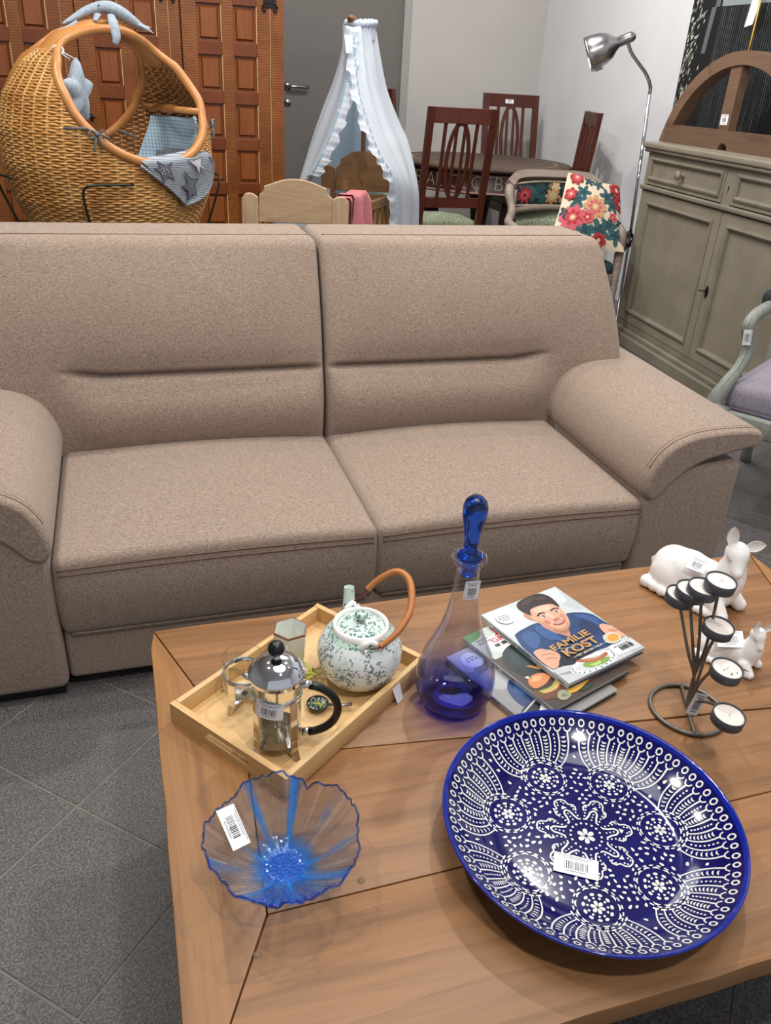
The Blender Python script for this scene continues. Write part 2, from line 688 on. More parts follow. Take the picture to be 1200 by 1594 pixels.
for k, (x0, x1) in enumerate(((-0.211, 0.5115), (0.5125, 1.236))):
    w = seat_warp(x0, x1)
    mb = MB()
    mb.soft(x0, x1, 1.56, 2.2, 0.166, 0.366, 0.022, 16, 16, 8, warp=w)
    seat = mb.build('seat_cushion', M['sofa'], parent=sofa, world=True)
    mb = MB()
    for zz in (0.343, 0.330):
        pts = []
        for i in range(33):
            x = x0 + 0.012 + (x1 - x0 - 0.024) * i / 32
            p = Vector(w(Vector((x, 1.56, zz))))
            pts.append(p + Vector((0, -0.0004, 0)))
        mb.tube(pts, 0.0017, 5)
    mb.build('stitched_seam', M['sofa_seam'], parent=seat, world=True)
    pts = [Vector(w(Vector((x0 + 0.02 + (x1 - x0 - 0.04) * i / 24, 1.566, 0.168)))) + Vector((0, 0.002, -0.001)) for i in range(25)]
    MB().tube(pts, 0.0045, 6).build('piping', M['sofa'], parent=seat, world=True)


def back_warp(s):
    # s = +1 right cushion; x is mirrored for the left one
    def w(p):
        x, y, z = p
        t = (z - 0.36) / 0.56
        d = max(0, min(1, (y - 2.1) / 0.26))          # 0 at the front face
        # lean of the whole cushion and the lumbar roll
        lean = 0.035 * t + 0.165 * max(0, t - 0.36)
        out = 1 - sst(1.12, 1.26, x)                   # 1 over the seat, 0 over the armrest
        inn = sst(0.51, 0.56, x)
        zc = 0.572 + 0.022 * sst(1.08, 1.26, x)
        crease = 0.024 * math.exp(-((z - zc) / 0.008) ** 2) * inn * (1 - sst(1.14, 1.22, x))
        crease += 0.011 * math.exp(-((z - zc) / 0.045) ** 2) * (0.35 + 0.65 * inn) * out
        lum = -0.030 * sin(pi * max(0, min(1, (z - 0.37) / 0.2))) * out * (0.4 + 0.6 * inn)
        up = -0.035 * sin(pi * max(0, min(1, (z - 0.56) / 0.38))) * sin(pi * max(0.05, min(0.95, (x - 0.5) / 1.03))) ** 0.5
        y2 = y + lean + (crease + lum + up) * (1 - d)
        # taper of the outer edge towards the top
        e = sst(0.9, 1.46, x)
        x2 = x - e * 0.085 * max(0, (z - 0.56) / 0.36) ** 1.2
        z2 = z - 0.004 * sst(0.6, 0.92, z)
        return (x2, y2, z2)
    return w


bw = back_warp(1)
for s in (-1, 1):
    def ww(p, s=s):
        q = bw((mir(p.x, s), p.y, p.z))
        return (mir(q[0], s), q[1], q[2])
    xs = sorted((mir(0.513, s), mir(1.470, s)))
    mb = MB()
    mb.soft(xs[0], xs[1], 2.10, 2.34, 0.345, 0.908, 0.024, 44, 3, 100, warp=ww)
    if s < 0:
        pass
    bc = mb.build('back_cushion', M['sofa'], parent=sofa, world=True)
    mb = MB()
    pts = []
    for i in range(40):
        x = 0.553 + (1.175 - 0.553) * i / 39
        zc = 0.572 + 0.022 * sst(1.08, 1.26, x)
        q = bw((x, 2.1, zc))
        pts.append((mir(q[0], s), q[1] + 0.001, q[2]))
    mb.tube(pts, 0.0022, 5)
    pts = []
    for i in range(30):
        x = 0.53 + (1.43 - 0.53) * i / 29
        q = bw((x, 2.145, 0.9085))
        pts.append((mir(q[0], s), q[1], q[2]))
    mb.tube(pts, 0.0016, 5)
    mb.build('stitched_seam', M['sofa_seam'], parent=bc, world=True)

# armrest pads: a crescent section drawn over the side panels
sec = spline([(1.242, 0.366), (1.222, 0.400), (1.232, 0.455), (1.268, 0.510), (1.335, 0.543), (1.43, 0.552), (1.525, 0.548), (1.555, 0.532), (1.556, 0.507), (1.535, 0.494), (1.45, 0.480), (1.37, 0.458), (1.312, 0.418), (1.275, 0.376)], 5, True)
for s in (-1, 1):
    mb = MB()
    ys = [1.548, 1.5495, 1.553, 1.560, 1.572] + [1.572 + 0.80 * i / 14 for i in range(1, 15)] + [2.385, 2.39]
    cx = sum(p.x for p in sec) / len(sec)
    cz = sum(p.y for p in sec) / len(sec)
    ring = []
    for yy in ys:
        f = 0.0
        if yy < 1.572:
            q = (1.572 - yy) / 0.024
            f = 0.013 * (1 - sqrt(max(0, 1 - q * q)))
        drop = 0.012 * sst(1.6, 2.3, yy)
        lp = []
        for i, p in enumerate(sec):
            a, b = sec[i - 1], sec[(i + 1) % len(sec)]
            t = (b - a).normalized()
            nn = Vector((-t.y, t.x))
            if nn.dot(Vector((cx, cz)) - p) < 0 and False:
                nn = -nn
            # inward normal for this clockwise loop
            nn = Vector((t.y, -t.x))
            lp.append((mir(p.x + nn.x * f, s), yy, p.y + nn.y * f + drop))
        ring.append(lp)
    n = len(sec)
    vs = [v for lp in ring for v in lp]
    fs = []
    for j in range(len(ring) - 1):
        for k in range(n):
            l = (k + 1) % n
            fs.append((j * n + k, j * n + l, (j + 1) * n + l, (j + 1) * n + k))
    mb.add(vs, fs, 0, True)
    # the front and back faces of the pad, filled across the crescent
    q = n // 2
    for j, o_ in ((0, 1), (len(ring) - 1, -1)):
        cap = ring[j]
        k0 = 0
        cf = [(k0 + i, k0 + i + 1, n - 2 - i + k0, n - 1 - i + k0) for i in range(q - 1)]
        mb.add(cap, [tuple(reversed(f)) if o_ < 0 else f for f in cf], 0, False)
    pad = mb.build('armrest', M['sofa'], parent=sofa, world=True)
    mb = MB()
    for off in (0.013, 0.024):
        pts = [(mir(x, s), 1.5475, z) for x, z in []]
        lp = []
        for i in range(10, 36):
            p = sec[i]
            t = (sec[i + 1] - sec[i - 1]).normalized()
            nn = Vector((t.y, -t.x))
            lp.append((mir(p.x + nn.x * 0.001, s), 1.553 + off, p.y + nn.y * 0.001))
        mb.tube(lp, 0.0016, 5)
    mb.build('stitched_seam', M['sofa_seam'], parent=pad, world=True)
# ------------------------------------------------------------------ coffee table
M['table_wood'] = wood('table_wood', C(126, 86, 50), C(164, 117, 74), C(143, 100, 60), axis=0, grain=7, rough=0.45, fine=150, figure=0.30)
M['table_wood_y'] = wood('table_wood_side', C(132, 87, 47), C(172, 122, 70), C(151, 103, 56), axis=1, grain=7, rough=0.45, fine=150, figure=0.38)
M['table_dark'] = plain('table_dark', C(58, 38, 26), 0.6)
table = thing('coffee_table', 'low brown wooden coffee table with mitred border boards in front of the sofa', 'coffee table', (0.62, 0.8, 0))
TZ = 0.42


def board(name, poly, z0, z1, m, parent, bev=0.0025, shrink=0.0006, world=True):
    bm = bmesh.new()
    vs = [bm.verts.new((x, y, z1)) for x, y in poly]
    f = bm.faces.new(vs)
    if f.normal.z < 0:
        f.normal_flip()
    r = bmesh.ops.extrude_face_region(bm, geom=[f])
    for v in [g for g in r['geom'] if isinstance(g, bmesh.types.BMVert)]:
        v.co.z = z0
    bmesh.ops.recalc_face_normals(bm, faces=bm.faces[:])
    bmesh.ops.bevel(bm, geom=[e for e in bm.edges], offset=bev, segments=2, profile=0.6, affect='EDGES')
    o = MB().bm(bm, 0, True).build(name, m, parent=parent, world=world)
    shade_auto(o, 40)
    return o


def wob(a, b, amp, n=14, seed=1):
    """an edge from a to b with a slight hand-sawn waviness"""
    a, b = Vector(a), Vector(b)
    d = b - a
    nn = Vector((-d.y, d.x)).normalized()
    return [a + d * (i / n) + nn * (amp * noise.noise(Vector((i * 0.7, seed * 3.1, 0)))) for i in range(n)]


XL, XR, Y0, Y1 = -0.020, 1.257, 0.402, 1.197
outer_l = wob((XL, Y1), (XL + 0.002, Y0), 0.002, 16, 2)
board('border_board', [(XL + 0.006, Y1 - 0.002)] + outer_l[1:] + [(XL + 0.002, Y0), (0.0872, 0.609), (0.0955, 0.765), (0.1005, 0.862)], TZ - 0.034, TZ, M['table_wood_y'], table)
board('border_board', [(XR, Y0), (XR, Y1), (1.1375, 0.85), (1.1425, 0.742), (1.1495, 0.619)], TZ - 0.034, TZ, M['table_wood_y'], table)
board('border_board', [(0.1018, 0.8628)] + [tuple(p) for p in wob((0.1018, 0.8628), (1.1417, 0.7425), 0.0022, 12, 4)[1:]] + [(1.1417, 0.7425), (1.1368, 0.85), (XR - 0.003, Y1 + 0.001)] + [tuple(p) for p in wob((XR - 0.003, Y1 + 0.001), (XL + 0.007, Y1), 0.002, 16, 5)[1:]] + [(XL + 0.007, Y1)], TZ - 0.034, TZ, M['table_wood'], table)
front = [tuple(p) for p in wob((XL + 0.003, Y0), (XR - 0.002, Y0), 0.003, 24, 9)]
board('border_board', front + [(XR - 0.002, Y0), (1.149, 0.6175), (0.0885, 0.608)], TZ - 0.034, TZ - 0.0003, M['table_wood'], table)
board('plank', [(0.0885, 0.6092), (1.1487, 0.6188), (1.1418, 0.7398)] + [tuple(p) for p in wob((1.1418, 0.7398), (0.1012, 0.8608), 0.0022, 12, 14)[1:]] + [(0.1012, 0.8608), (0.0966, 0.765)], TZ - 0.034, TZ - 0.0004, M['table_wood'], table)
mb = MB()
mb.box(0.02, 1.217, 0.45, 1.15, TZ - 0.05, TZ - 0.033)
mb.build('under_top', M['table_dark'], parent=table, world=True)
mb = MB()
for (a, b, c, d) in ((0.06, 1.18, 0.47, 0.49), (0.06, 1.18, 1.11, 1.13), (0.05, 0.07, 0.48, 1.12), (1.17, 1.19, 0.48, 1.12)):
    MB().box(a, b, c, d, TZ - 0.12, TZ - 0.0495).build('apron', M['table_wood'], parent=table, world=True)
for lx in (0.03, 1.127):
    for ly in (0.45, 1.07):
        MB().box(lx, lx + 0.08, ly, ly + 0.08, 0.0, TZ - 0.05, bev=0.004).build('leg', M['table_wood'], parent=table, world=True)
M['nail'] = plain('nail_plug', C(120, 96, 70), 0.6)
mb = MB()
for (x, y) in ((0.069, 0.562), (0.048, 0.474), (0.208, 0.624), (0.72, 1.12)):
    mb.lathe([(0, TZ + 0.0006), (0.0045, TZ + 0.0005), (0.005, TZ - 0.001)], 12, c=(x, y))
mb.build('nail_plugs', M['nail'], parent=table, world=True, kind='stuff')
# ------------------------------------------------------------------ price stickers
def sticker(parent, Mx, w, h, name='price_label', bend=None, seed=1, world=False, label=None, bars=(0.26, 0.74), rows=2):
    """a paper price sticker in its own plane: x along the bars, y up the card"""
    rn = random.Random(seed)

    def P(x, y, z):
        if bend:
            a = x / bend
            return Vector((sin(a) * (bend + z), y, cos(a) * (bend + z) - bend))
        return Vector((x, y, z))
    mb = MB()

    def quad(x0, x1, y0, y1, z, mi, n=1):
        for i in range(n):
            a, b = lerp(x0, x1, i / n), lerp(x0, x1, (i + 1) / n)
            mb.add([P(a, y0, z), P(b, y0, z), P(b, y1, z), P(a, y1, z)], [(0, 1, 2, 3)], mi, False)
    n = 8 if bend else 1
    quad(-w / 2, w / 2, -h / 2, h / 2, 0.0004, 0, n)
    mb.add([P(-w / 2, -h / 2, 0), P(w / 2, -h / 2, 0), P(w / 2, h / 2, 0), P(-w / 2, h / 2, 0)], [(3, 2, 1, 0)], 0)
    x = -w * 0.26
    y0, y1 = h * (bars[0] - 0.5), h * (bars[1] - 0.5 - 0.06)
    while x < w * 0.26:
        bw = rn.choice((0.012, 0.016, 0.024)) * w
        quad(x, x + bw, y0, y1, 0.0006, 1)
        x += bw + rn.choice((0.016, 0.022, 0.03)) * w
    for k in range(rows):
        yy = h * (0.42 - 0.10 * k)
        x = -w * (0.40 - 0.12 * k)
        while x < w * (0.38 - 0.12 * k):
            bw = rn.uniform(0.02, 0.06) * w
            quad(x, x + bw, yy - h * 0.022, yy + h * 0.022, 0.0006, 2)
            x += bw + 0.012 * w
    x = -w * 0.2
    while x < w * 0.2:
        quad(x, x + w * 0.03, y0 - h * 0.12, y0 - h * 0.06, 0.0006, 2)
        x += w * 0.042
    me = mb.mesh(name, [M['label_paper'], M['ink'], M['ink_grey']])
    me.transform(Mx)
    o = link(bpy.data.objects.new(name, me))
    if world:
        me.transform(parent.matrix_basis.inverted())
    o.parent = parent
    if label:
        o['label'] = label
    return o


def frame3(o, x, y):
    """matrix from an origin and two axes"""
    x = Vector(x).normalized()
    z = x.cross(Vector(y)).normalized()
    y = z.cross(x)
    return Matrix(((x.x, y.x, z.x, o[0]), (x.y, y.y, z.y, o[1]), (x.z, y.z, z.z, o[2]), (0, 0, 0, 1)))


# ------------------------------------------------------------------ tray
M['bamboo'] = wood('bamboo', C(214, 170, 112), C(232, 194, 138), C(222, 180, 122), axis=0, grain=10, rough=0.4, fine=170, bump=0.04)
M['bamboo_y'] = wood('bamboo_end', C(206, 160, 102), C(228, 188, 130), C(216, 174, 116), axis=1, grain=10, rough=0.4, fine=170, bump=0.04)
TL, TW, TH = 0.342, 0.236, 0.036
tray = thing('serving_tray', 'pale bamboo serving tray with slotted ends holding the tea things', 'tray', (0.2085, 0.9705, TZ), radians(36.8))
mb = MB()
mb.box(-TL / 2 + 0.008, TL / 2 - 0.008, -TW / 2 + 0.008, TW / 2 - 0.008, 0.001, 0.007)
mb.build('tray_floor', M['bamboo'], parent=tray)
for s in (-1, 1):
    ys = sorted((s * TW / 2, s * (TW / 2 - 0.010)))
    MB().box(-TL / 2 + 0.0105, TL / 2 - 0.0105, ys[0], ys[1], 0, TH, bev=0.0015, seg=2).build('side_wall', M['bamboo'], parent=tray)
    # end wall with its hand slot, in the local y-z plane
    bm = bmesh.new()
    hw, sl, sz0, sz1 = TW / 2, 0.045, 0.0135, 0.0265
    outer = [(-hw, 0), (hw, 0), (hw, TH), (-hw, TH)]
    slot = []
    rr = (sz1 - sz0) / 2
    zc = (sz0 + sz1) / 2
    for k in range(9):
        a = -pi / 2 + pi * k / 8
        slot.append((sl - rr + rr * cos(a), zc + rr * sin(a)))
    for k in range(9):
        a = pi / 2 + pi * k / 8
        slot.append((-sl + rr + rr * cos(a), zc + rr * sin(a)))
    e = MB()
    x0, x1 = sorted((s * TL / 2, s * (TL / 2 - 0.010)))
    ns = len(slot)
    # bridge outer rectangle and slot with quads and fans
    vs = [(x, y, z) for x in (x0, x1) for (y, z) in outer + slot]
    N = 4 + ns
    fs = []
    R = [(1, list(range(4, 4 + 9))), (3, list(range(4 + 9, 4 + 18)))]
    ring = list(range(4, 4 + ns))
    # right cap fan: corners 1,2 with slot 0..8 ; left cap: 3,0 with slot 9..17
    f2 = [(0, 1, 4, 21), (2, 3, 13, 12)]
    f2 += [(1, 4 + k + 1, 4 + k) for k in range(4)] + [(1, 2, 8)] + [(2, 4 + k + 1, 4 + k) for k in range(4, 8)]
    f2 += [(3, 13 + k + 1, 13 + k) for k in range(4)] + [(3, 0, 17)] + [(0, 13 + k + 1, 13 + k) for k in range(4, 8)]
    fs += [tuple(reversed(f)) for f in f2] + [tuple(i + N for i in f) for f in f2]
    fs += [(i, (i + 1) % 4, (i + 1) % 4 + N, i + N) for i in range(4)]
    fs += [(4 + (k + 1) % ns, 4 + k, 4 + k + N, 4 + (k + 1) % ns + N) for k in range(ns)]
    e.add(vs, fs)
    e.build('end_wall', M['bamboo_y'], parent=tray)
mb = MB()
mb.add([(0.075, -0.1195, 0.030), (0.080, -0.1280, 0.001), (0.098, -0.1260, 0.001), (0.094, -0.1195, 0.032)], [(0, 1, 2, 3)], 0)
mb.add([(0.075, -0.1190, 0.030), (0.080, -0.1275, 0.001), (0.098, -0.1255, 0.001), (0.094, -0.1190, 0.032)], [(3, 2, 1, 0)], 0)
mb.build('price_tag', M['label_paper'], parent=tray)
TF = TZ + 0.0075        # top of the tray floor

# ------------------------------------------------------------------ teapot
def painted(name, base, dots, seed=0.0):
    """white glaze with small painted blossoms: cells of violet, green and blue in clustered patches"""
    t = NT(name)
    v = t.coord((1, 1, 1))
    vo = t.n('ShaderNodeTexVoronoi', feature='F1')
    vo.inputs['Scale'].default_value = 175
    t.l(v, vo.inputs['Vector'])
    cell = t.math('LESS_THAN', vo.outputs['Distance'], 0.42)
    core = t.math('LESS_THAN', vo.outputs['Distance'], 0.14)
    mp = t.n('ShaderNodeMapping')
    mp.inputs['Location'].default_value = (seed, seed * 1.7, seed * 0.3)
    t.l(v, mp.inputs['Vector'])
    patch = t.math('GREATER_THAN', t.noise(mp.outputs[0], 26, 2, 0.5), 0.51)
    hue = t.noise(v, 16, 1)
    dotc = t.ramp(hue, [(0.36, dots[0]), (0.47, dots[1]), (0.58, dots[2])])
    col = t.mix(t.math('MULTIPLY', t.math('MULTIPLY', cell, patch), 0.85), base, dotc)
    col = t.mix(t.math('MULTIPLY', t.math('MULTIPLY', core, patch), 0.9), col, C(40, 52, 58))
    wv = t.noise(v, 90, 2, 0.6, 2.0)
    band = t.math('MULTIPLY', t.math('GREATER_THAN', wv, 0.56), t.math('GREATER_THAN', t.noise(v, 30, 1), 0.52))
    col = t.mix(t.math('MULTIPLY', band, 0.7), col, C(66, 116, 104))
    t.color(col)
    t.set(Roughness=0.12)
    t.b.inputs['Coat Weight'].default_value = 0.4
    return t.m


M['pot_glaze'] = painted('painted_glaze', C(228, 236, 234), (C(148, 128, 160), C(84, 124, 116), C(120, 112, 138)))
M['pot_band'] = painted('painted_band', C(190, 214, 202), (C(70, 120, 108), C(62, 106, 104), C(90, 140, 128)), 3.0)
M['lid_glaze'] = painted('painted_lid', C(206, 224, 216), (C(92, 140, 190), C(60, 112, 104), C(168, 140, 176)), 7.0)
M['cane'] = None
t = NT('cane_wrap')
w = t.wave(t.coord((1, 1, 1), 'Generated'), 60, 2.0, 2, 3.0, 'DIAGONAL')
t.color(t.ramp(w, [(0.15, C(110, 56, 20)), (0.5, C(196, 116, 54)), (0.9, C(222, 150, 86))]))
t.set(Roughness=0.5)
M['cane'] = t.m
M['bronze_wire'] = plain('bronze_wire', C(88, 48, 42), 0.35, 0.7)
pot = thing('teapot', 'round white porcelain teapot painted with violet and green blossoms, cane bail handle', 'teapot', (0.304, 0.990, TF))
mb = MB()
prof = [(0.0, 0.0), (0.040, 0.0), (0.043, 0.003), (0.056, 0.014), (0.0655, 0.030), (0.0695, 0.050), (0.0680, 0.066), (0.0625, 0.081), (0.0535, 0.092)]
mb.lathe([(lerp(a[0], b[0], 0), a[1]) for a, b in zip(prof, prof)], 48, 0)
mb.lathe([(0.0535, 0.092), (0.0475, 0.0965), (0.0450, 0.099)], 48, 1)
mb.lathe([(0.0450, 0.099), (0.0445, 0.108), (0.0415, 0.1095), (0.0395, 0.106), (0.0395, 0.092)], 48, 2)
body = mb.build('body', [M['pot_glaze'], M['pot_band'], M['white_ceramic']], parent=pot)
mb = MB()
mb.lathe([(0.0392, 0.100), (0.037, 0.103), (0.030, 0.1085), (0.018, 0.1125), (0.008, 0.114), (0.0, 0.114)], 40)
lid = mb.build('lid', M['lid_glaze'], parent=pot)
mb = MB()
mb.lathe([(0.006, 0.112), (0.0065, 0.117), (0.0105, 0.121), (0.011, 0.125), (0.008, 0.129), (0.0, 0.1305)], 20)
mb.build('knob', M['pot_band'], parent=lid)
mb = MB()
mb.tube([(0.0, 0.055, 0.055), (0.0, 0.068, 0.072), (0.001, 0.078, 0.098), (0.002, 0.0835, 0.121)], [0.017, 0.0135, 0.010, 0.0088], 16, caps=False)
mb.tube([(0.002, 0.0835, 0.121), (0.002, 0.083, 0.117), (0.001, 0.078, 0.1)], [0.0088, 0.0065, 0.006], 16, caps=False)
mb.build('spout', M['lid_glaze'], parent=pot)
for (yy, zz, sg) in ((-0.051, 0.093, -1), (0.052, 0.093, 1)):
    mb = MB()
    mb.tube([(-0.012, yy * 0.93, zz - 0.006), (-0.009, yy, zz + 0.010), (0.0, yy + sg * 0.002, zz + 0.017), (0.009, yy, zz + 0.010), (0.012, yy * 0.93, zz - 0.006)], [0.0052, 0.005, 0.005, 0.005, 0.0052], 10)
    mb.build('lug', M['white_ceramic'], parent=pot)
hp = spline([(0.016, -0.054, 0.098), (0.045, -0.047, 0.116), (0.070, -0.028, 0.136), (0.082, 0.000, 0.154), (0.083, 0.026, 0.165), (0.070, 0.046, 0.166), (0.046, 0.055, 0.150), (0.024, 0.056, 0.130)], 8)
mb = MB()
# cane wrapping: a gently ribbed tube
fine = []
for i in range(len(hp) - 1):
    for k in range(2):
        fine.append(hp[i].lerp(hp[i + 1], k / 2))
mb.tube(fine, [0.0058 + (0.0007 if i % 2 else -0.0007) - 0.001 * abs(i / len(fine) - 0.5) for i in range(len(fine))], 10)
hd = mb.build('handle', M['cane'], parent=pot)
mb = MB()
for (a, b) in (((0.022, -0.053, 0.100), (-0.001, -0.055, 0.101)), ((0.026, 0.056, 0.131), (0.001, 0.0555, 0.104))):
    a, b = Vector(a), Vector(b)
    side = Vector((0, 0, 1)).cross((b - a)).normalized() * 0.004
    mb = MB()
    mb.tube([a + side, b + side * 1.2, b - side * 1.2 + Vector((0, 0, -0.001)), a - side], 0.0013, 6)
    mb.build('wire_link', M['bronze_wire'], parent=hd)

# ------------------------------------------------------------------ cup
M['celadon'] = plain('celadon_glaze', C(226, 230, 222), 0.15, var=0.03, vscale=60)
M['brown_rim'] = plain('brown_rim', C(120, 70, 40), 0.3)
cup = thing('tea_cup', 'hexagonal off-white ceramic tea cup with a brown rim at the back of the tray', 'cup', (0.2014, 1.046, TF), radians(12))


def hexr(a, z):
    k = pi / 3
    b = (a % k) - k / 2
    return 0.5 * (cos(k / 2) / cos(b)) + 0.5 if False else cos(k / 2) / cos(b)


mb = MB()
mb.lathe([(0.0, 0.001), (0.0225, 0.001), (0.025, 0.004), (0.0300, 0.070)], 36, 0, rad=hexr)
mb.lathe([(0.0300, 0.070), (0.0306, 0.0735), (0.0276, 0.0735)], 36, 1, rad=hexr)
mb.lathe([(0.0276, 0.0735), (0.0265, 0.066), (0.022, 0.008), (0.0, 0.006)], 36, 0, rad=hexr)
cb = mb.build('body', [M['celadon'], M['brown_rim']], parent=cup)
shade_auto(cb, 40)
sticker(cup, frame3((-0.006, -0.0235, 0.056), (1, 0.08, 0), (0, 0.05, 1)), 0.026, 0.016, seed=4)

# ------------------------------------------------------------------ glass in a chrome holder
M['glass'] = glass_thin('clear_glass', (0.975, 0.985, 0.975, 1))
M['glass_edge'] = glass_thin('glass_rim', (0.80, 0.85, 0.66, 1), 2.2)
gl = thing('tea_glass', 'empty glass beaker in a chrome four-legged holder beside the glass coffee press', 'glass', (0.1150, 0.979, TF), radians(20))
mb = MB()
mb.lathe([(0.0, 0.012), (0.026, 0.012), (0.0305, 0.017), (0.0315, 0.082)], 40, 0)
mb.lathe([(0.0315, 0.082), (0.0322, 0.0835), (0.0308, 0.0835)], 40, 1)
mb.lathe([(0.0300, 0.082), (0.0290, 0.019), (0.025, 0.0145), (0.0, 0.0145)], 40, 0)
mb.build('beaker', [M['glass'], M['glass_edge']], parent=gl)


def press_frame(par, r, zb, nleg, splay, ztop, sole):
    mb = MB()
    mb.lathe([(r, zb), (r + 0.0012, zb), (r + 0.0012, zb + 0.009), (r, zb + 0.009), (r, zb)], 40)
    mb.build('band', M['chrome'], parent=par)
    for k in range(nleg):
        a = 2 * pi * k / nleg + 0.5
        d, sd = Vector((cos(a), sin(a), 0)), Vector((-sin(a), cos(a), 0))
        path = [(r + 0.001, zb + 0.004), (r + 0.001, 0.028), (r + 0.003, 0.012), (r + splay, 0.0005)]
        wd = [0.0062, 0.0062, 0.0056, 0.0035]
        e = MB()
        vs, fs = [], []
        for (q, z), w_ in zip(path, wd):
            for off, sgn in ((0, -1), (0, 1), (0.0014, 1), (0.0014, -1)):
                vs.append(d * (q + off) + sd * (w_ * sgn) + Vector((0, 0, z)))
        for i in range(len(path) - 1):
            for m in range(4):
                n2 = (m + 1) % 4
                fs.append((i * 4 + m, i * 4 + n2, i * 4 + 4 + n2, i * 4 + 4 + m))
        fs += [(3, 2, 1, 0), tuple(range(len(path) * 4 - 4, len(path) * 4))]
        e.add(vs, fs)
        e.build('leg', M['chrome'], parent=par)
    e = MB()
    for k in range(nleg // 2):
        a = 2 * pi * k / nleg + 0.5
        Mx = Matrix.Rotation(a, 4, 'Z')
        e.box(-r - 0.001, r + 0.001, -0.005, 0.005, sole, sole + 0.0014, M=Mx)
    e.build('cross_base', M['chrome'], parent=par)


press_frame(gl, 0.0318, 0.048, 4, 0.010, 0.06, 0.0095)

# ------------------------------------------------------------------ coffee press
pr = thing('coffee_press', 'small glass coffee press with chrome lid, black ball knob and black loop handle', 'coffee press', (0.148, 0.872, TF), radians(0))
mb = MB()
mb.lathe([(0.0, 0.012), (0.029, 0.012), (0.0345, 0.018), (0.0350, 0.128), (0.0362, 0.1325)], 48, 0)
mb.lathe([(0.0348, 0.1325), (0.0335, 0.128), (0.0330, 0.019), (0.028, 0.0145), (0.0, 0.0145)], 48, 0)
mb.build('beaker', M['glass'], parent=pr)
press_frame(pr, 0.0355, 0.098, 4, 0.011, 0.12, 0.0095)
mb = MB()
mb.lathe([(0.0355, 0.1265), (0.0375, 0.1265), (0.0375, 0.133), (0.0405, 0.1345), (0.0405, 0.137), (0.0385, 0.139), (0.0365, 0.1435), (0.030, 0.1515), (0.019, 0.1575), (0.007, 0.160), (0.0, 0.160)], 56)
mb.tube([(-0.036, 0.0, 0.131), (-0.043, 0.003, 0.1335), (-0.0475, 0.005, 0.136)], [0.006, 0.0045, 0.0015], 8)
ld = mb.build('lid', M['chrome'], parent=pr)
mb = MB()
mb.lathe([(0.0, 0.1585), (0.0055, 0.1585), (0.0055, 0.1645), (0.0, 0.165)], 20, 1)
mb.lathe([(0.0118 * sin(pi * i / 12), 0.1755 - 0.0118 * cos(pi * i / 12)) for i in range(13)], 24, 0)
mb.build('knob', [M['black_plastic'], M['chrome']], parent=ld)
mb = MB()
mb.tube([(0, 0, 0.150), (0, 0, 0.034)], 0.0022, 8)
mb.build('plunger_rod', M['chrome'], parent=pr)
M['mesh_filter'] = None
t = NT('mesh_filter')
ch = t.n('ShaderNodeTexChecker')
ch.inputs['Scale'].default_value = 420
t.l(t.coord(), ch.inputs['Vector'])
t.color(t.mix(ch.outputs['Fac'], C(70, 64, 58), C(176, 168, 156)))
t.set(Roughness=0.3, Metallic=0.8)
M['mesh_filter'] = t.m
mb = MB()
mb.lathe([(0.0, 0.036), (0.009, 0.036), (0.0095, 0.0335), (0.031, 0.0335), (0.0325, 0.031), (0.031, 0.029), (0.0, 0.029)], 40)
for k in range(40):
    a = 2 * pi * k / 40
    mb.tube([(0.027 * cos(a), 0.027 * sin(a), 0.0338), (0.0322 * cos(a), 0.0322 * sin(a), 0.0325)], 0.0009, 4)
mb.build('plunger_filter', M['mesh_filter'], parent=pr)
# handle: black C of oval section held between two chrome clips
hs = []
for i in range(17):
    a = radians(82 - 164 * i / 16)
    hs.append((0.040 + 0.047 * cos(a), -0.012 * cos(a), 0.058 + 0.045 * sin(a)))
mb = MB()
mb.tube(hs, 0.0062, 12, flat=1.0)
hdl = mb.build('handle', M['black_plastic'], parent=pr)
mb = MB()
mb.tube([(0.0355, 0, 0.104), (0.050, -0.001, 0.1035)], 0.0064, 8)
mb.build('handle_clip', M['chrome'], parent=hdl)
mb = MB()
mb.tube([(0.0355, 0, 0.014), (0.050, -0.001, 0.0133)], 0.0064, 8)
mb.build('handle_clip', M['chrome'], parent=hdl)
a = radians(-118)
sticker(pr, frame3((0.0378 * cos(a), 0.0378 * sin(a), 0.094), (-sin(a), cos(a), -0.10), (0, 0.0, 1)), 0.042, 0.028, bend=0.038, seed=8)

# ------------------------------------------------------------------ little things in the tray
M['raffia'] = plain('raffia', C(196, 200, 92), 0.7, var=0.12)
rn = random.Random(3)
mb = MB()
for k in range(16):
    a = rn.uniform(0, 2 * pi)
    p = Vector((0, 0, 0.006))
    pts = [p.copy()]
    d = Vector((cos(a), sin(a), rn.uniform(0.2, 0.9)))
    for i in range(6):
        p = p + d * 0.0055
        d = (d + Vector((rn.uniform(-.8, .8), rn.uniform(-.8, .8), rn.uniform(-.7, .25)))).normalized()
        p.z = max(0.0015, p.z)
        pts.append(p.copy())
    mb.tube(spline(pts, 3), 0.0013, 5)
raf = mb.build('raffia_bow', M['raffia'], label='tangled yellow-green raffia bow lying between press and teapot in the tray', cat='ribbon')
raf.location = (0.226, 1.006, TF)
st = thing('tea_strainer', 'small round mesh tea strainer in clear wrap lying behind the press handle', 'strainer', (0.2215, 0.931, TF), radians(-8))
mb = MB()
mb.lathe([(0.0155, 0.008), (0.0172, 0.009), (0.0172, 0.011), (0.0155, 0.011), (0.0155, 0.008)], 28)
mb.build('rim', M['black_plastic'], parent=st)
M['speckle'] = None
t = NT('leaf_speckle')
vo = t.n('ShaderNodeTexVoronoi')
vo.inputs['Scale'].default_value = 260
t.l(t.coord(), vo.inputs['Vector'])
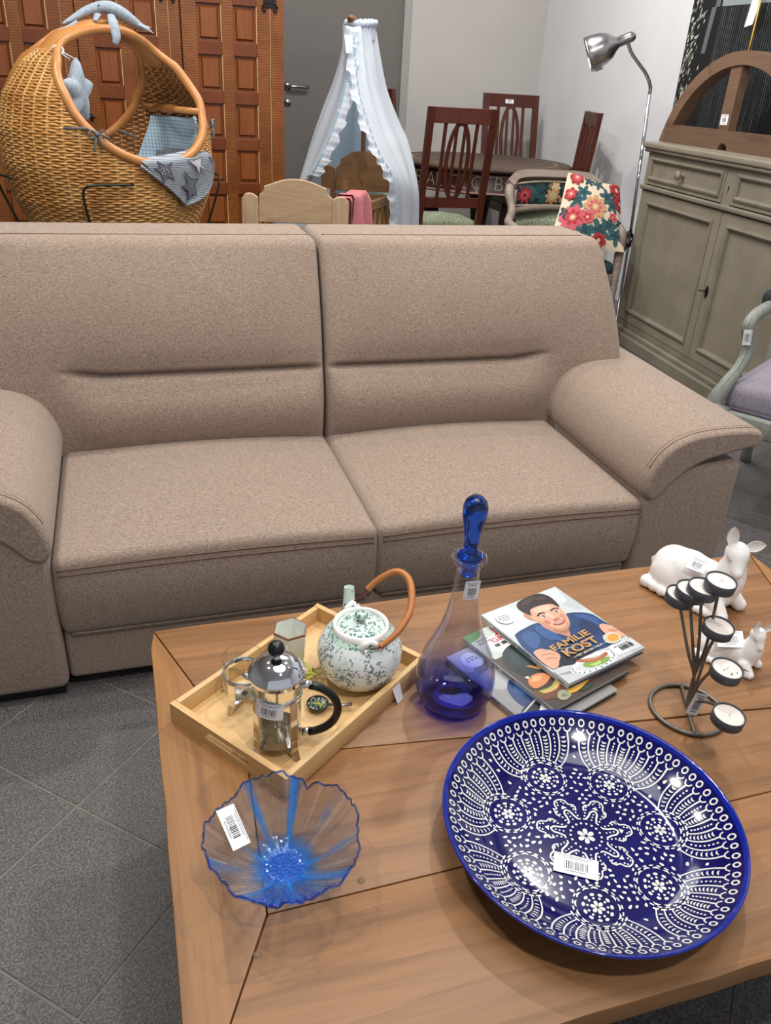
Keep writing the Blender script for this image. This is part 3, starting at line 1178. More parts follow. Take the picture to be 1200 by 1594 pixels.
t.color(t.ramp(vo.outputs['Color'], [(0.35, C(40, 52, 44)), (0.55, C(112, 132, 108)), (0.75, C(206, 214, 196))]))
M['speckle'] = t.m
MB().lathe([(0.0, 0.0015), (0.008, 0.002), (0.0135, 0.005), (0.0157, 0.0095)], 28).build('mesh_bowl', M['speckle'], parent=st)
mb = MB()
mb.tube([(-0.008, 0.002, 0.0085), (0.009, -0.003, 0.0085)], 0.0016, 6)
mb.tube([(0.002, 0.006, 0.008), (0.004, -0.008, 0.008)], 0.0012, 6)
mb.build('leaf_sprig', M['raffia'], parent=st)
mb = MB()
mb.tube([(0.0165, -0.004, 0.0098), (0.034, -0.010, 0.010), (0.053, -0.009, 0.012)], [0.0022, 0.0024, 0.003], 8)
mb.build('handle', M['steel'], parent=st)
mb = MB()
mb.grid(lambda u, v: ((u - 0.5) * 0.044, (v - 0.5) * 0.036, 0.0135 + 0.0015 * sin(9 * u) * cos(7 * v) - 0.008 * (abs(u - .5) * 2) ** 4), 10, 8)
mb.build('clear_wrap', glass_thin('clear_wrap', (0.93, 0.94, 0.95, 1)), parent=st)

# ------------------------------------------------------------------ decanter
def deca_tint(t):
    tc = t.n('ShaderNodeTexCoord')
    sx = t.n('ShaderNodeSeparateXYZ')
    t.l(tc.outputs['Object'], sx.inputs[0])
    return t.ramp(t.math('MULTIPLY', sx.outputs['Z'], 4.0), [(0.0, C(60, 70, 226)), (0.05, C(150, 160, 240)), (0.16, C(206, 210, 246)), (0.32, C(244, 245, 250)), (1.0, C(250, 250, 252))])


M['decanter_glass'] = glass_thin('decanter_glass', gl=1.15, tint_node=deca_tint)
t = NT('blue_glass')
t.color(C(40, 98, 232)).set(Roughness=0.02, IOR=1.48)
t.b.inputs['Transmission Weight'].default_value = 1.0
M['blue_glass'] = t.m
t = NT('deep_blue_glass')
t.color(C(24, 60, 226)).set(Roughness=0.03, IOR=1.45)
t.b.inputs['Transmission Weight'].default_value = 0.85
M['deep_blue_glass'] = t.m
dec = thing('decanter', 'tall clear glass decanter with a cobalt base tint and a blue teardrop stopper', 'decanter', (0.438, 0.904, TZ))
mb = MB()
op = spline([(0.036, 0.001), (0.047, 0.004), (0.057, 0.018), (0.0625, 0.040), (0.0615, 0.066), (0.054, 0.096), (0.043, 0.122), (0.0335, 0.146), (0.0255, 0.176), (0.0205, 0.206), (0.0178, 0.236), (0.0178, 0.258), (0.0215, 0.2665), (0.0268, 0.2695), (0.0275, 0.2735), (0.0250, 0.2758), (0.019, 0.2725)], 4)
mb.lathe([(0.0, 0.0015)] + [(p.x, p.y) for p in op], 56)
mb.lathe([(0.019, 0.2725), (0.0158, 0.262), (0.0155, 0.236), (0.0185, 0.206), (0.0235, 0.176), (0.0315, 0.146), (0.041, 0.122), (0.052, 0.096), (0.0592, 0.066), (0.060, 0.040), (0.054, 0.022), (0.042, 0.013), (0.025, 0.010), (0.0, 0.0095)], 56)
mb.build('bottle', M['decanter_glass'], parent=dec)
mb = MB()
mb.lathe([(0.0, 0.0022), (0.036, 0.0022), (0.044, 0.005), (0.041, 0.0095), (0.025, 0.0080), (0.0, 0.0075)], 40)
mb.build('blue_foot', glass_thin('blue_foot_glass', (0.16, 0.28, 0.92, 1), 1.6), parent=dec, label='cobalt blue glass foot of the decanter')
mb = MB()
mb.lathe([(0.0, 0.246), (0.0145, 0.247), (0.0152, 0.262), (0.0150, 0.268), (0.0195, 0.2735), (0.0195, 0.279), (0.015, 0.283), (0.0105, 0.287), (0.0105, 0.297), (0.0125, 0.316), (0.0158, 0.333), (0.0182, 0.346), (0.0180, 0.357), (0.0150, 0.3665), (0.0085, 0.3725), (0.0, 0.374)], 40)
mb.build('stopper', M['blue_glass'], parent=dec, label='blue teardrop glass stopper')
a = radians(-88)
sticker(dec, frame3((0.0195 * cos(a) , 0.0195 * sin(a) - 0.001, 0.2275), (1, -0.06, 0.0), (0.0, -0.13, 1)), 0.024, 0.034, seed=12, bend=0.03)
# ------------------------------------------------------------------ cookbooks
CM = {}


def cmat(r, g, b, rough=0.28):
    k = (r, g, b)
    if k not in CM:
        t = NT('print_%02x%02x%02x' % k)
        t.color(C(int(r * 0.92), int(g * 0.92), int(b * 0.92))).set(Roughness=rough)
        CM[k] = t.m
    return CM[k]


M['pages'] = plain('page_edges', C(226, 222, 212), 0.8)
BW, BH = 0.186, 0.220


def print_layers(name, layers, parent, z0, w, h, clip=True):
    """flat printing: polygons in cover coordinates (u right, v down), later ones on top"""
    mats, mb, z = [], MB(), z0
    for col, pts, smooth in layers:
        m = cmat(*col)
        if m not in mats:
            mats.append(m)
        mi = mats.index(m)
        if isinstance(pts, tuple):      # ready-made lettering: (verts, faces)
            mb.add([(x, y, z) for x, y in pts[0]], pts[1], mi)
        else:
            q = [Vector(p) for p in pts]
            if smooth:
                q = spline(q, 4, True)
            q = [(min(1, max(0, p.x)), min(1, max(0, p.y))) for p in q]
            mb.add([((u - 0.5) * w, (0.5 - v) * h, z) for u, v in q], [tuple(range(len(q)))], mi)
        z += 0.00004
    # every face looks up
    me = mb.mesh(name, mats)
    bm = bmesh.new()
    bm.from_mesh(me)
    bmesh.ops.triangulate(bm, faces=[f for f in bm.faces if len(f.verts) > 4])
    for f in bm.faces:
        if f.normal.z < 0:
            f.normal_flip()
    bm.to_mesh(me)
    bm.free()
    o = link(bpy.data.objects.new(name, me))
    o.parent = parent
    return o


def letters(s, x, y, wid, hei, w, h, rot=0.0, bold=0.012, slab=False):
    """lettering fitted to a width and height, baseline start at cover coordinates x, y"""
    vs, fs = text_geo(s, 1.0, bold)
    if slab:
        pass
    x0, x1 = min(v.x for v in vs), max(v.x for v in vs)
    y0, y1 = min(v.y for v in vs), max(v.y for v in vs)
    out = []
    for v in vs:
        a = (v.x - x0) / (x1 - x0) * wid * w
        b = (v.y - y0) / (y1 - y0) * hei * h
        out.append(((x - 0.5) * w + a * cos(rot) - b * sin(rot), (0.5 - y) * h + a * sin(rot) + b * cos(rot)))
    return (out, fs)


def smudge(n, x, y, wid, hei, w, h):
    """a line of print too small to read: n grey word marks"""
    vs, fs = [], []
    for k in range(n):
        a, b = (x + wid * k / n - 0.5) * w, (x + wid * (k + 0.72) / n - 0.5) * w
        y0, y1 = (0.5 - y) * h, (0.5 - y + hei) * h
        fs.append(tuple(range(len(vs), len(vs) + 4)))
        vs += [(a, y0), (b, y0), (b, y1), (a, y1)]
    return (vs, fs)


def circ(u, v, r, asp=BW / BH, n=14, a0=0):
    return [(u + r * cos(2 * pi * k / n + a0), v + r * asp * sin(2 * pi * k / n + a0)) for k in range(n)]


def book(label, z, thick, mid, rz, cover, spinecol, back, group=None):
    b = thing('cookbook', label, 'book', (mid[0], mid[1], z), rz)
    MB().box(-BW / 2 + 0.003, BW / 2 - 0.003, -BH / 2 + 0.003, BH / 2 - 0.003, 0.0018, thick - 0.0018).build('page_block', M['pages'], parent=b)
    mb = MB()
    mb.box(-BW / 2, BW / 2, -BH / 2, BH / 2, 0, 0.0019, bev=0.0005, mi=1)
    mb.box(-BW / 2, BW / 2, -BH / 2, BH / 2, thick - 0.0019, thick, bev=0.0005, mi=0)
    mb.box(-BW / 2 - 0.0006, -BW / 2 + 0.0018, -BH / 2, BH / 2, 0.0001, thick - 0.0001, bev=0.0006, mi=0)
    cv = mb.build('cover', [spinecol, back], parent=b)
    # small grey title line along the spine
    mb = MB()
    rn = random.Random(int(z * 1e5))
    for (s0, s1) in ((0.16, 0.42), (0.46, 0.60), (0.90, 0.95)):
        y = s0
        while y < s1:
            d = rn.uniform(0.006, 0.012)
            mb.box(-BW / 2 - 0.0009, -BW / 2 - 0.0005, (0.5 - y - d) * -BH * -1 if False else (0.5 - y - d) * BH, (0.5 - y) * BH, thick * 0.36, thick * 0.66)
            y += d + 0.005
    mb.build('spine_print', cmat(92, 96, 104), parent=cv, kind='stuff')
    print_layers('cover_print', cover, cv, thick + 0.0001, BW, BH)
    # a soft crease beside the spine
    return b


SK, SK2, SK3 = (222, 170, 142), (200, 142, 114), (238, 196, 170)
HAIR, HAIR2 = (38, 28, 26), (72, 54, 46)
DEN, DEN2, DEN3 = (30, 62, 112), (22, 44, 86), (52, 90, 146)
w, h = BW, BH
marble = [((206, 214, 216), [(0, 0), (1, 0), (1, 1), (0, 1)], False),
          ((222, 228, 228), [(0.02, 0.05), (0.3, 0.02), (0.38, 0.2), (0.2, 0.34), (0.03, 0.3)], True),
          ((190, 200, 204), [(0.85, 0.05), (0.99, 0.1), (0.98, 0.36), (0.86, 0.3)], True),
          ((214, 222, 224), [(0.78, 0.02), (0.96, 0.03), (0.93, 0.2), (0.82, 0.2)], True)]
cover1 = marble + [
    (DEN, [(0.081, 0.341), (0.233, 0.318), (0.394, 0.32), (0.396, 0.397), (0.462, 0.516), (0.521, 0.582), (0.672, 0.429), (0.743, 0.345), (0.882, 0.385), (0.97, 0.454), (0.985, 0.548), (0.992, 0.662), (0.921, 0.729), (0.86, 0.80), (0.60, 0.86), (0.299, 0.86), (0.092, 0.82), (0.011, 0.765), (0.001, 0.628), (0.005, 0.494), (0.042, 0.395)], True),
    (DEN2, [(0.05, 0.60), (0.16, 0.58), (0.24, 0.66), (0.30, 0.78), (0.26, 0.83), (0.14, 0.70)], True),
    (DEN2, [(0.70, 0.52), (0.83, 0.47), (0.86, 0.60), (0.78, 0.68), (0.70, 0.62)], True),
    (DEN3, [(0.10, 0.40), (0.22, 0.36), (0.27, 0.44), (0.20, 0.52), (0.08, 0.56)], True),
    (DEN3, [(0.80, 0.40), (0.90, 0.43), (0.95, 0.52), (0.90, 0.60), (0.86, 0.50)], True),
    ((24, 28, 44), [(0.16, 0.753), (0.296, 0.72), (0.50, 0.76), (0.60, 0.84), (0.364, 0.877), (0.119, 0.84)], True),
    (SK2, [(0.40, 0.374), (0.451, 0.449), (0.50, 0.49), (0.60, 0.49), (0.63, 0.44), (0.66, 0.47), (0.56, 0.56), (0.51, 0.585), (0.455, 0.52), (0.395, 0.45)], True),
    ((172, 118, 94), [(0.44, 0.46), (0.52, 0.505), (0.60, 0.49), (0.58, 0.53), (0.50, 0.54)], True),
    (DEN3, [(0.36, 0.329), (0.396, 0.397), (0.43, 0.50), (0.42, 0.60), (0.30, 0.535), (0.281, 0.452), (0.296, 0.373)], False),
    (DEN, [(0.66, 0.43), (0.735, 0.46), (0.70, 0.536), (0.60, 0.61), (0.525, 0.585)], False),
    (SK2, [(0.374, 0.167), (0.419, 0.189), (0.402, 0.233), (0.396, 0.287), (0.366, 0.258), (0.35, 0.208)], True),
    (SK, [(0.46, 0.12), (0.564, 0.13), (0.643, 0.14), (0.738, 0.15), (0.765, 0.249), (0.735, 0.36), (0.675, 0.449), (0.612, 0.495), (0.549, 0.507), (0.481, 0.488), (0.435, 0.44), (0.406, 0.37), (0.394, 0.29), (0.408, 0.20)], True),
    (SK3, [(0.50, 0.16), (0.66, 0.17), (0.70, 0.20), (0.66, 0.235), (0.52, 0.215)], True),
    (SK3, [(0.56, 0.27), (0.60, 0.25), (0.61, 0.32), (0.58, 0.345)], True),
    (SK2, [(0.415, 0.30), (0.45, 0.36), (0.47, 0.44), (0.53, 0.475), (0.60, 0.47), (0.65, 0.43), (0.66, 0.46), (0.60, 0.50), (0.53, 0.505), (0.46, 0.47), (0.42, 0.39)], True),
    ((196, 128, 108), [(0.45, 0.34), (0.49, 0.325), (0.51, 0.36), (0.48, 0.385)], True),
    ((204, 140, 118), [(0.66, 0.345), (0.70, 0.33), (0.715, 0.36), (0.68, 0.385)], True),
    (HAIR, [(0.42, 0.22), (0.385, 0.129), (0.405, 0.054), (0.486, 0.012), (0.655, 0.0), (0.765, 0.017), (0.815, 0.10), (0.79, 0.22), (0.762, 0.244), (0.742, 0.185), (0.66, 0.155), (0.57, 0.145), (0.49, 0.15), (0.45, 0.18)], True),
    (HAIR2, [(0.47, 0.05), (0.58, 0.025), (0.66, 0.03), (0.60, 0.06), (0.50, 0.085)], True),
    (HAIR2, [(0.64, 0.06), (0.74, 0.05), (0.77, 0.10), (0.70, 0.09)], True),
    (HAIR, [(0.465, 0.246), (0.52, 0.226), (0.568, 0.240), (0.566, 0.252), (0.52, 0.242), (0.47, 0.258)], True),
    (HAIR, [(0.645, 0.246), (0.70, 0.234), (0.748, 0.252), (0.742, 0.262), (0.70, 0.248), (0.648, 0.257)], True),
    ((244, 238, 232), [(0.482, 0.288), (0.515, 0.272), (0.552, 0.288), (0.515, 0.299)], True),
    ((244, 238, 232), [(0.652, 0.290), (0.686, 0.276), (0.72, 0.292), (0.686, 0.302)], True),
    ((40, 30, 28), circ(0.518, 0.285, 0.013), True),
    ((40, 30, 28), circ(0.686, 0.289, 0.013), True),
    ((90, 60, 50), [(0.478, 0.284), (0.515, 0.268), (0.556, 0.284), (0.515, 0.274)], False),
    ((90, 60, 50), [(0.648, 0.286), (0.686, 0.271), (0.724, 0.287), (0.686, 0.277)], False),
    ((186, 122, 98), [(0.562, 0.358), (0.59, 0.348), (0.62, 0.357), (0.636, 0.350), (0.628, 0.372), (0.592, 0.378), (0.560, 0.370)], True),
    ((176, 84, 80), [(0.505, 0.405), (0.56, 0.398), (0.59, 0.403), (0.62, 0.398), (0.672, 0.402), (0.63, 0.428), (0.58, 0.436), (0.535, 0.424)], True),
    ((244, 236, 228), [(0.53, 0.408), (0.59, 0.409), (0.648, 0.405), (0.60, 0.416), (0.55, 0.415)], True),
    (SK, [(0.036, 0.59), (0.125, 0.585), (0.178, 0.625), (0.221, 0.675), (0.215, 0.73), (0.15, 0.773), (0.10, 0.809), (0.032, 0.818), (0.01, 0.762), (0.005, 0.704), (0.015, 0.64)], True),
    (SK2, [(0.05, 0.655), (0.13, 0.65), (0.20, 0.69), (0.19, 0.70), (0.12, 0.668)], True),
    (SK2, [(0.04, 0.705), (0.12, 0.70), (0.18, 0.735), (0.17, 0.745), (0.11, 0.717)], True),
    ((150, 156, 162), [(0.12, 0.60), (0.30, 0.664), (0.46, 0.715), (0.46, 0.722), (0.30, 0.674), (0.12, 0.612)], False),
    (SK, [(0.87, 0.62), (0.93, 0.60), (0.985, 0.66), (0.995, 0.76), (0.992, 0.80), (0.94, 0.81), (0.86, 0.78), (0.84, 0.70)], True),
    (SK2, [(0.90, 0.68), (0.97, 0.70), (0.985, 0.74), (0.92, 0.72)], True),
    ((212, 206, 186), [(0.80, 0.718), (0.90, 0.716), (0.942, 0.757), (0.91, 0.824), (0.81, 0.836), (0.744, 0.803), (0.755, 0.753)], True),
    ((226, 158, 66), [(0.83, 0.742), (0.91, 0.745), (0.92, 0.785), (0.873, 0.819), (0.80, 0.809), (0.79, 0.777)], True),
    ((198, 204, 206), [(0.0, 0.84), (0.12, 0.83), (0.24, 0.86), (0.55, 0.83), (0.80, 0.85), (1, 0.84), (1, 1), (0, 1)], False),
    ((148, 152, 156), [(0.02, 0.885), (0.16, 0.905), (0.22, 0.93), (0.16, 0.945), (0.12, 0.925), (0.02, 0.895)], True),
    ((236, 240, 240), [(0.14, 0.905), (0.25, 0.855), (0.40, 0.835), (0.56, 0.846), (0.67, 0.883), (0.69, 0.935), (0.63, 0.98), (0.49, 0.998), (0.345, 0.996), (0.22, 0.973), (0.15, 0.94)], True),
    ((206, 214, 216), [(0.20, 0.905), (0.346, 0.863), (0.476, 0.862), (0.605, 0.893), (0.62, 0.945), (0.495, 0.982), (0.358, 0.978), (0.236, 0.950)], True),
    ((132, 168, 76), [(0.29, 0.906), (0.36, 0.883), (0.42, 0.906), (0.50, 0.902), (0.599, 0.935), (0.53, 0.968), (0.41, 0.962), (0.33, 0.95)], True),
    ((190, 206, 120), [(0.36, 0.92), (0.42, 0.93), (0.48, 0.925), (0.47, 0.95), (0.39, 0.95)], True),
    ((176, 98, 62), [(0.285, 0.838), (0.354, 0.846), (0.429, 0.870), (0.518, 0.887), (0.616, 0.875), (0.616, 0.906), (0.509, 0.922), (0.397, 0.905), (0.31, 0.868)], True),
    ((206, 140, 98), [(0.33, 0.850), (0.43, 0.878), (0.52, 0.896), (0.60, 0.885), (0.51, 0.905), (0.40, 0.888)], True),
    ((230, 232, 236), [(0.70, 0.84), (1.0, 0.855), (1.0, 0.975), (0.69, 0.955)], False),
    ((238, 238, 236), circ(0.155, 0.140, 0.092, n=20), True),
    ((150, 152, 156), smudge(4, 0.10, 0.118, 0.11, 0.016, w, h), False),
    ((150, 152, 156), smudge(3, 0.085, 0.145, 0.14, 0.018, w, h), False),
    ((150, 152, 156), smudge(3, 0.105, 0.172, 0.10, 0.016, w, h), False),
    ((196, 150, 92), letters('FAMILIE', 0.215, 0.672, 0.50, 0.070, w, h, 0.045, 0.03), False),
    ((196, 150, 92), letters('KOST', 0.265, 0.772, 0.44, 0.088, w, h, 0.02, 0.035), False),
    ((226, 220, 206), letters('MET JEROEN MEUS', 0.345, 0.815, 0.34, 0.026, w, h, 0.02), False),
    ((226, 220, 206), [(0.30, 0.800), (0.335, 0.800), (0.335, 0.804), (0.30, 0.804)], False),
    ((226, 220, 206), [(0.70, 0.792), (0.735, 0.792), (0.735, 0.796), (0.70, 0.796)], False)]
for k in range(14):          # the dotted plate rim
    a = radians(160 + 210 * k / 13)
    cover1.append(((60, 84, 120), circ(0.415 + 0.255 * cos(a), 0.918 - 0.070 * sin(a), 0.008, n=6), False))
x = 0.78
rn = random.Random(5)
while x < 0.93:
    d = rn.choice((0.004, 0.008, 0.012))
    cover1.append(((50, 50, 56), [(x, 0.888), (x + d, 0.889), (x + d, 0.935), (x, 0.934)], False))
    x += d + rn.choice((0.005, 0.009))
cover1.append(((150, 150, 156), smudge(5, 0.74, 0.880, 0.2, 0.010, w, h), False))

cover2 = [((70, 58, 50), [(0, 0), (1, 0), (1, 1), (0, 1)], False),
          ((196, 206, 196), [(0, 0), (0.95, 0), (0.95, 0.35), (0.04, 0.35), (0, 0.3)], False),
          ((84, 150, 66), [(0.0, 0.0), (0.20, 0.0), (0.14, 0.07), (0.0, 0.09)], True),
          ((112, 176, 88), [(0.40, 0.0), (0.7, 0.0), (0.62, 0.03), (0.45, 0.04)], True),
          ((232, 234, 232), [(0.1, 0.16), (0.3, 0.10), (0.46, 0.16), (0.40, 0.30), (0.14, 0.30)], True),
          ((24, 40, 40), [(0.06, 0.42), (0.20, 0.30), (0.42, 0.28), (0.75, 0.30), (1, 0.4), (1, 0.72), (0.42, 0.70), (0.18, 0.68), (0.08, 0.60)], True),
          ((34, 56, 56), [(0.14, 0.42), (0.25, 0.34), (0.34, 0.40), (0.28, 0.52), (0.16, 0.54)], True),
          ((200, 46, 60), letters('JE', 0.275, 0.130, 0.20, 0.105, w, h, 0, 0.02), False),
          ((200, 46, 60), letters('GRAPEF', 0.19, 0.195, 0.38, 0.055, w, h, 0, 0.02), False),
          ((60, 60, 62), smudge(5, 0.17, 0.245, 0.40, 0.035, w, h), False),
          ((130, 134, 136), smudge(3, 0.06, 0.12, 0.14, 0.020, w, h), False),
          ((130, 134, 136), smudge(4, 0.05, 0.155, 0.16, 0.020, w, h), False),
          ((176, 124, 70), letters('VI', 0.20, 0.625, 0.20, 0.085, w, h, 0, 0.03), False),
          ((238, 236, 230), [(0.08, 0.625), (0.125, 0.63), (0.095, 0.66)], False),
          ((110, 70, 42), [(-0.030, 0.780), (0.370, 0.700), (0.670, 0.740), (0.870, 0.740), (0.870, 0.900), (0.220, 0.950), (-0.010, 0.880)], False),
          ((70, 42, 28), [(0.070, 0.825), (0.770, 0.770), (0.770, 0.780), (0.070, 0.836)], False),
          ((88, 54, 34), [(0.070, 0.895), (0.770, 0.840), (0.770, 0.848), (0.070, 0.905)], False),
          ((214, 138, 84), [(0.040, 0.740), (0.070, 0.670), (0.170, 0.640), (0.270, 0.670), (0.280, 0.730), (0.200, 0.770), (0.090, 0.770)], True),
          ((234, 174, 120), [(0.090, 0.690), (0.160, 0.660), (0.220, 0.680), (0.170, 0.710)], True),
          ((64, 36, 28), [(0.050, 0.770), (0.170, 0.765), (0.280, 0.735), (0.290, 0.770), (0.200, 0.810), (0.070, 0.800)], True),
          ((150, 172, 70), [(0.060, 0.795), (0.190, 0.805), (0.290, 0.770), (0.300, 0.785), (0.200, 0.825), (0.070, 0.815)], True),
          ((216, 170, 110), [(0.070, 0.812), (0.200, 0.823), (0.300, 0.780), (0.290, 0.820), (0.200, 0.850), (0.090, 0.840)], True),
          ((158, 160, 132), [(0.130, 0.930), (0.190, 0.880), (0.270, 0.890), (0.270, 0.950), (0.170, 0.970)], True),
          ((120, 124, 100), [(0.170, 0.930), (0.210, 0.910), (0.230, 0.950)], True),
          ((226, 170, 70), [(0.270, 0.910), (0.470, 0.840), (0.670, 0.820), (0.690, 0.870), (0.470, 0.930), (0.310, 0.950)], True),
          ((240, 206, 120), [(0.350, 0.900), (0.510, 0.860), (0.590, 0.870), (0.450, 0.910)], True),
          ((196, 66, 44), [(0.670, 0.840), (0.750, 0.820), (0.770, 0.860), (0.700, 0.880)], True),
          ((40, 62, 40), [(0.370, 0.950), (0.490, 0.935), (0.530, 0.965), (0.410, 0.975)], True)]
cover3 = [((150, 150, 150), [(0, 0), (1, 0), (1, 1), (0, 1)], False),
          ((196, 188, 184), [(0, 0), (0.6, 0), (0.6, 0.14), (0.2, 0.26), (0, 0.2)], True),
          ((128, 124, 122), [(0.10, 0.22), (0.5, 0.18), (0.6, 0.3), (0.2, 0.38)], True),
          ((174, 178, 178), [(0.05, 0.32), (0.4, 0.30), (0.4, 0.46), (0.12, 0.52)], True),
          ((238, 238, 238), circ(0.18, 0.135, 0.105, n=20), True),
          ((150, 152, 156), smudge(3, 0.13, 0.118, 0.10, 0.018, w, h), False),
          ((150, 152, 156), smudge(3, 0.115, 0.145, 0.14, 0.018, w, h), False),
          (DEN, [(0.12, 0.66), (0.18, 0.52), (0.34, 0.45), (0.6, 0.46), (0.9, 0.6), (0.9, 0.88), (0.30, 0.86), (0.15, 0.78)], True),
          (DEN2, [(0.22, 0.74), (0.42, 0.66), (0.55, 0.78), (0.38, 0.84), (0.25, 0.82)], True),
          (DEN3, [(0.20, 0.58), (0.32, 0.51), (0.38, 0.58), (0.26, 0.66)], True),
          ((196, 150, 92), letters('KO', 0.50, 0.70, 0.22, 0.075, w, h, 0, 0.03), False),
          ((26, 28, 36), [(0.060, 0.770), (0.320, 0.720), (0.520, 0.770), (0.400, 0.850), (0.150, 0.870)], True),
          (SK, [(-0.060, 0.830), (0.020, 0.775), (0.100, 0.800), (0.120, 0.855), (0.040, 0.895), (-0.050, 0.890)], True),
          (SK2, [(0.000, 0.820), (0.070, 0.810), (0.090, 0.840), (0.020, 0.845)], True),
          ((196, 200, 204), [(0.040, 0.785), (0.300, 0.720), (0.400, 0.700), (0.400, 0.715), (0.300, 0.735), (0.050, 0.797)], False),
          ((240, 242, 240), [(0.180, 0.890), (0.260, 0.800), (0.420, 0.770), (0.620, 0.800), (0.600, 0.900)], True),
          ((140, 180, 70), [(0.260, 0.860), (0.340, 0.810), (0.480, 0.810), (0.560, 0.850), (0.400, 0.885)], True),
          ((206, 70, 44), circ(0.380, 0.845, 0.022, n=8), True),
          ((236, 150, 60), circ(0.450, 0.825, 0.024, n=8), True),
          ((216, 214, 120), circ(0.320, 0.865, 0.020, n=8), True)]
cw = cmat(224, 228, 230)
bk = cmat(70, 74, 92)
B3 = book('lowest cookbook of the stack, grey cover mostly hidden by the two above', TZ, 0.0105, (0.5872, 0.9262), radians(19.8), cover3, cw, cmat(38, 56, 46))
B2 = book('middle cookbook of the stack with a burger and dark green pan on its cover', TZ + 0.0111, 0.0105, (0.6295, 0.9582), radians(19.4), cover2, cmat(206, 204, 204), cmat(60, 60, 66))
B1 = book('top cookbook with a smiling dark-haired man in denim shirt on its cover', TZ + 0.0222, 0.0105, (0.6776, 0.9940), radians(17.0), cover1, cw, bk)
# ------------------------------------------------------------------ patterned plate
t = NT('cobalt_glaze')
nf = t.noise(t.coord(), 14, 2)
t.color(t.ramp(nf, [(0.3, C(4, 4, 72)), (0.7, C(7, 8, 88))]))
t.set(Roughness=0.10)
t.b.inputs['Coat Weight'].default_value = 0.15
M['cobalt'] = t.m
t = NT('cobalt_rim')
t.color(C(14, 34, 138)).set(Roughness=0.08)
M['cobalt_rim'] = t.m
M['slip'] = plain('white_slip', C(214, 214, 208), 0.22, var=0.02)
PR, PH = 0.194, 0.0545
plate = thing('serving_plate', 'large round cobalt blue plate covered in white slip dots, scrolls and flowers', 'plate', (0.5115, 0.6045, TZ))


def pz(r):
    t_ = max(0.0, (r - 0.118) / (PR - 0.118))
    return 0.011 + (PH - 0.011) * t_ ** 1.55


mb = MB()
N = 96
rs = [0.0, 0.04, 0.08, 0.11, 0.118] + [0.118 + (0.188 - 0.118) * i / 12 for i in range(1, 13)]
mb.lathe([(r, pz(r)) for r in rs], N, 0)
mb.lathe([(0.188, pz(0.188)), (0.1915, pz(0.1915)), (0.1938, PH + 0.0005), (0.1945, PH - 0.002), (0.193, PH - 0.0055)], N, 1)
mb.lathe([(0.193, PH - 0.0055), (0.172, 0.034), (0.145, 0.017), (0.118, 0.008), (0.105, 0.006), (0.104, 0.0), (0.098, 0.0), (0.096, 0.005), (0.0, 0.005)], N, 0)
mb.build('dish', [M['cobalt'], M['cobalt_rim']], parent=plate)
PT = MB()


def S(x, y):
    r = sqrt(x * x + y * y)
    return (x, y, pz(r) + 0.0005)


def stroke(pts, w0, w1=None):
    w1 = w0 if w1 is None else w1
    P = [Vector((p[0], p[1])) for p in pts]
    m = len(P)
    vs = []
    for i in range(m):
        d = (P[min(i + 1, m - 1)] - P[max(i - 1, 0)])
        d = d.normalized() if d.length > 1e-9 else Vector((1, 0))
        nn = Vector((-d.y, d.x)) * (lerp(w0, w1, i / (m - 1)) / 2)
        for s in (1, -1):
            q = P[i] + nn * s
            vs.append(S(q.x, q.y))
    PT.add(vs, [(2 * i, 2 * i + 1, 2 * i + 3, 2 * i + 2) for i in range(m - 1)], 0)


def blob(x, y, a, b, ang, n=8, drop=0.0):
    vs = []
    for k in range(n):
        q = 2 * pi * k / n
        px, py = a * cos(q), b * sin(q) * (1 - drop * cos(q))
        vs.append(S(x + px * cos(ang) - py * sin(ang), y + px * sin(ang) + py * cos(ang)))
    PT.add(vs, [tuple(range(n))], 0)


def moon(x, y, r, ang, fat=0.55, n=7):
    """a crescent whose back points along ang"""
    vs = []
    for k in range(n):
        q = -1.25 + 2.5 * k / (n - 1)
        vs.append((r * cos(q), r * sin(q)))
    for k in range(n):
        q = 1.25 - 2.5 * k / (n - 1)
        vs.append((r * (cos(q) * (1 - fat) + 0.3 * fat), r * sin(q) * 0.98))
    out = [S(x + a * cos(ang) - b * sin(ang), y + a * sin(ang) + b * cos(ang)) for a, b in vs]
    PT.add(out, [(i, i + 1, 2 * n - 2 - i, 2 * n - 1 - i) for i in range(n - 1)], 0)


def flower(x, y, r, n, ang0):
    for k in range(n):
        a = ang0 + 2 * pi * k / n
        blob(x + r * 0.62 * cos(a), y + r * 0.62 * sin(a), r * 0.42, r * 0.27, a, 8, -0.3)
    stroke([(x + r * 0.27 * cos(2 * pi * k / 8), y + r * 0.27 * sin(2 * pi * k / 8)) for k in range(9)], r * 0.14)


rn = random.Random(11)
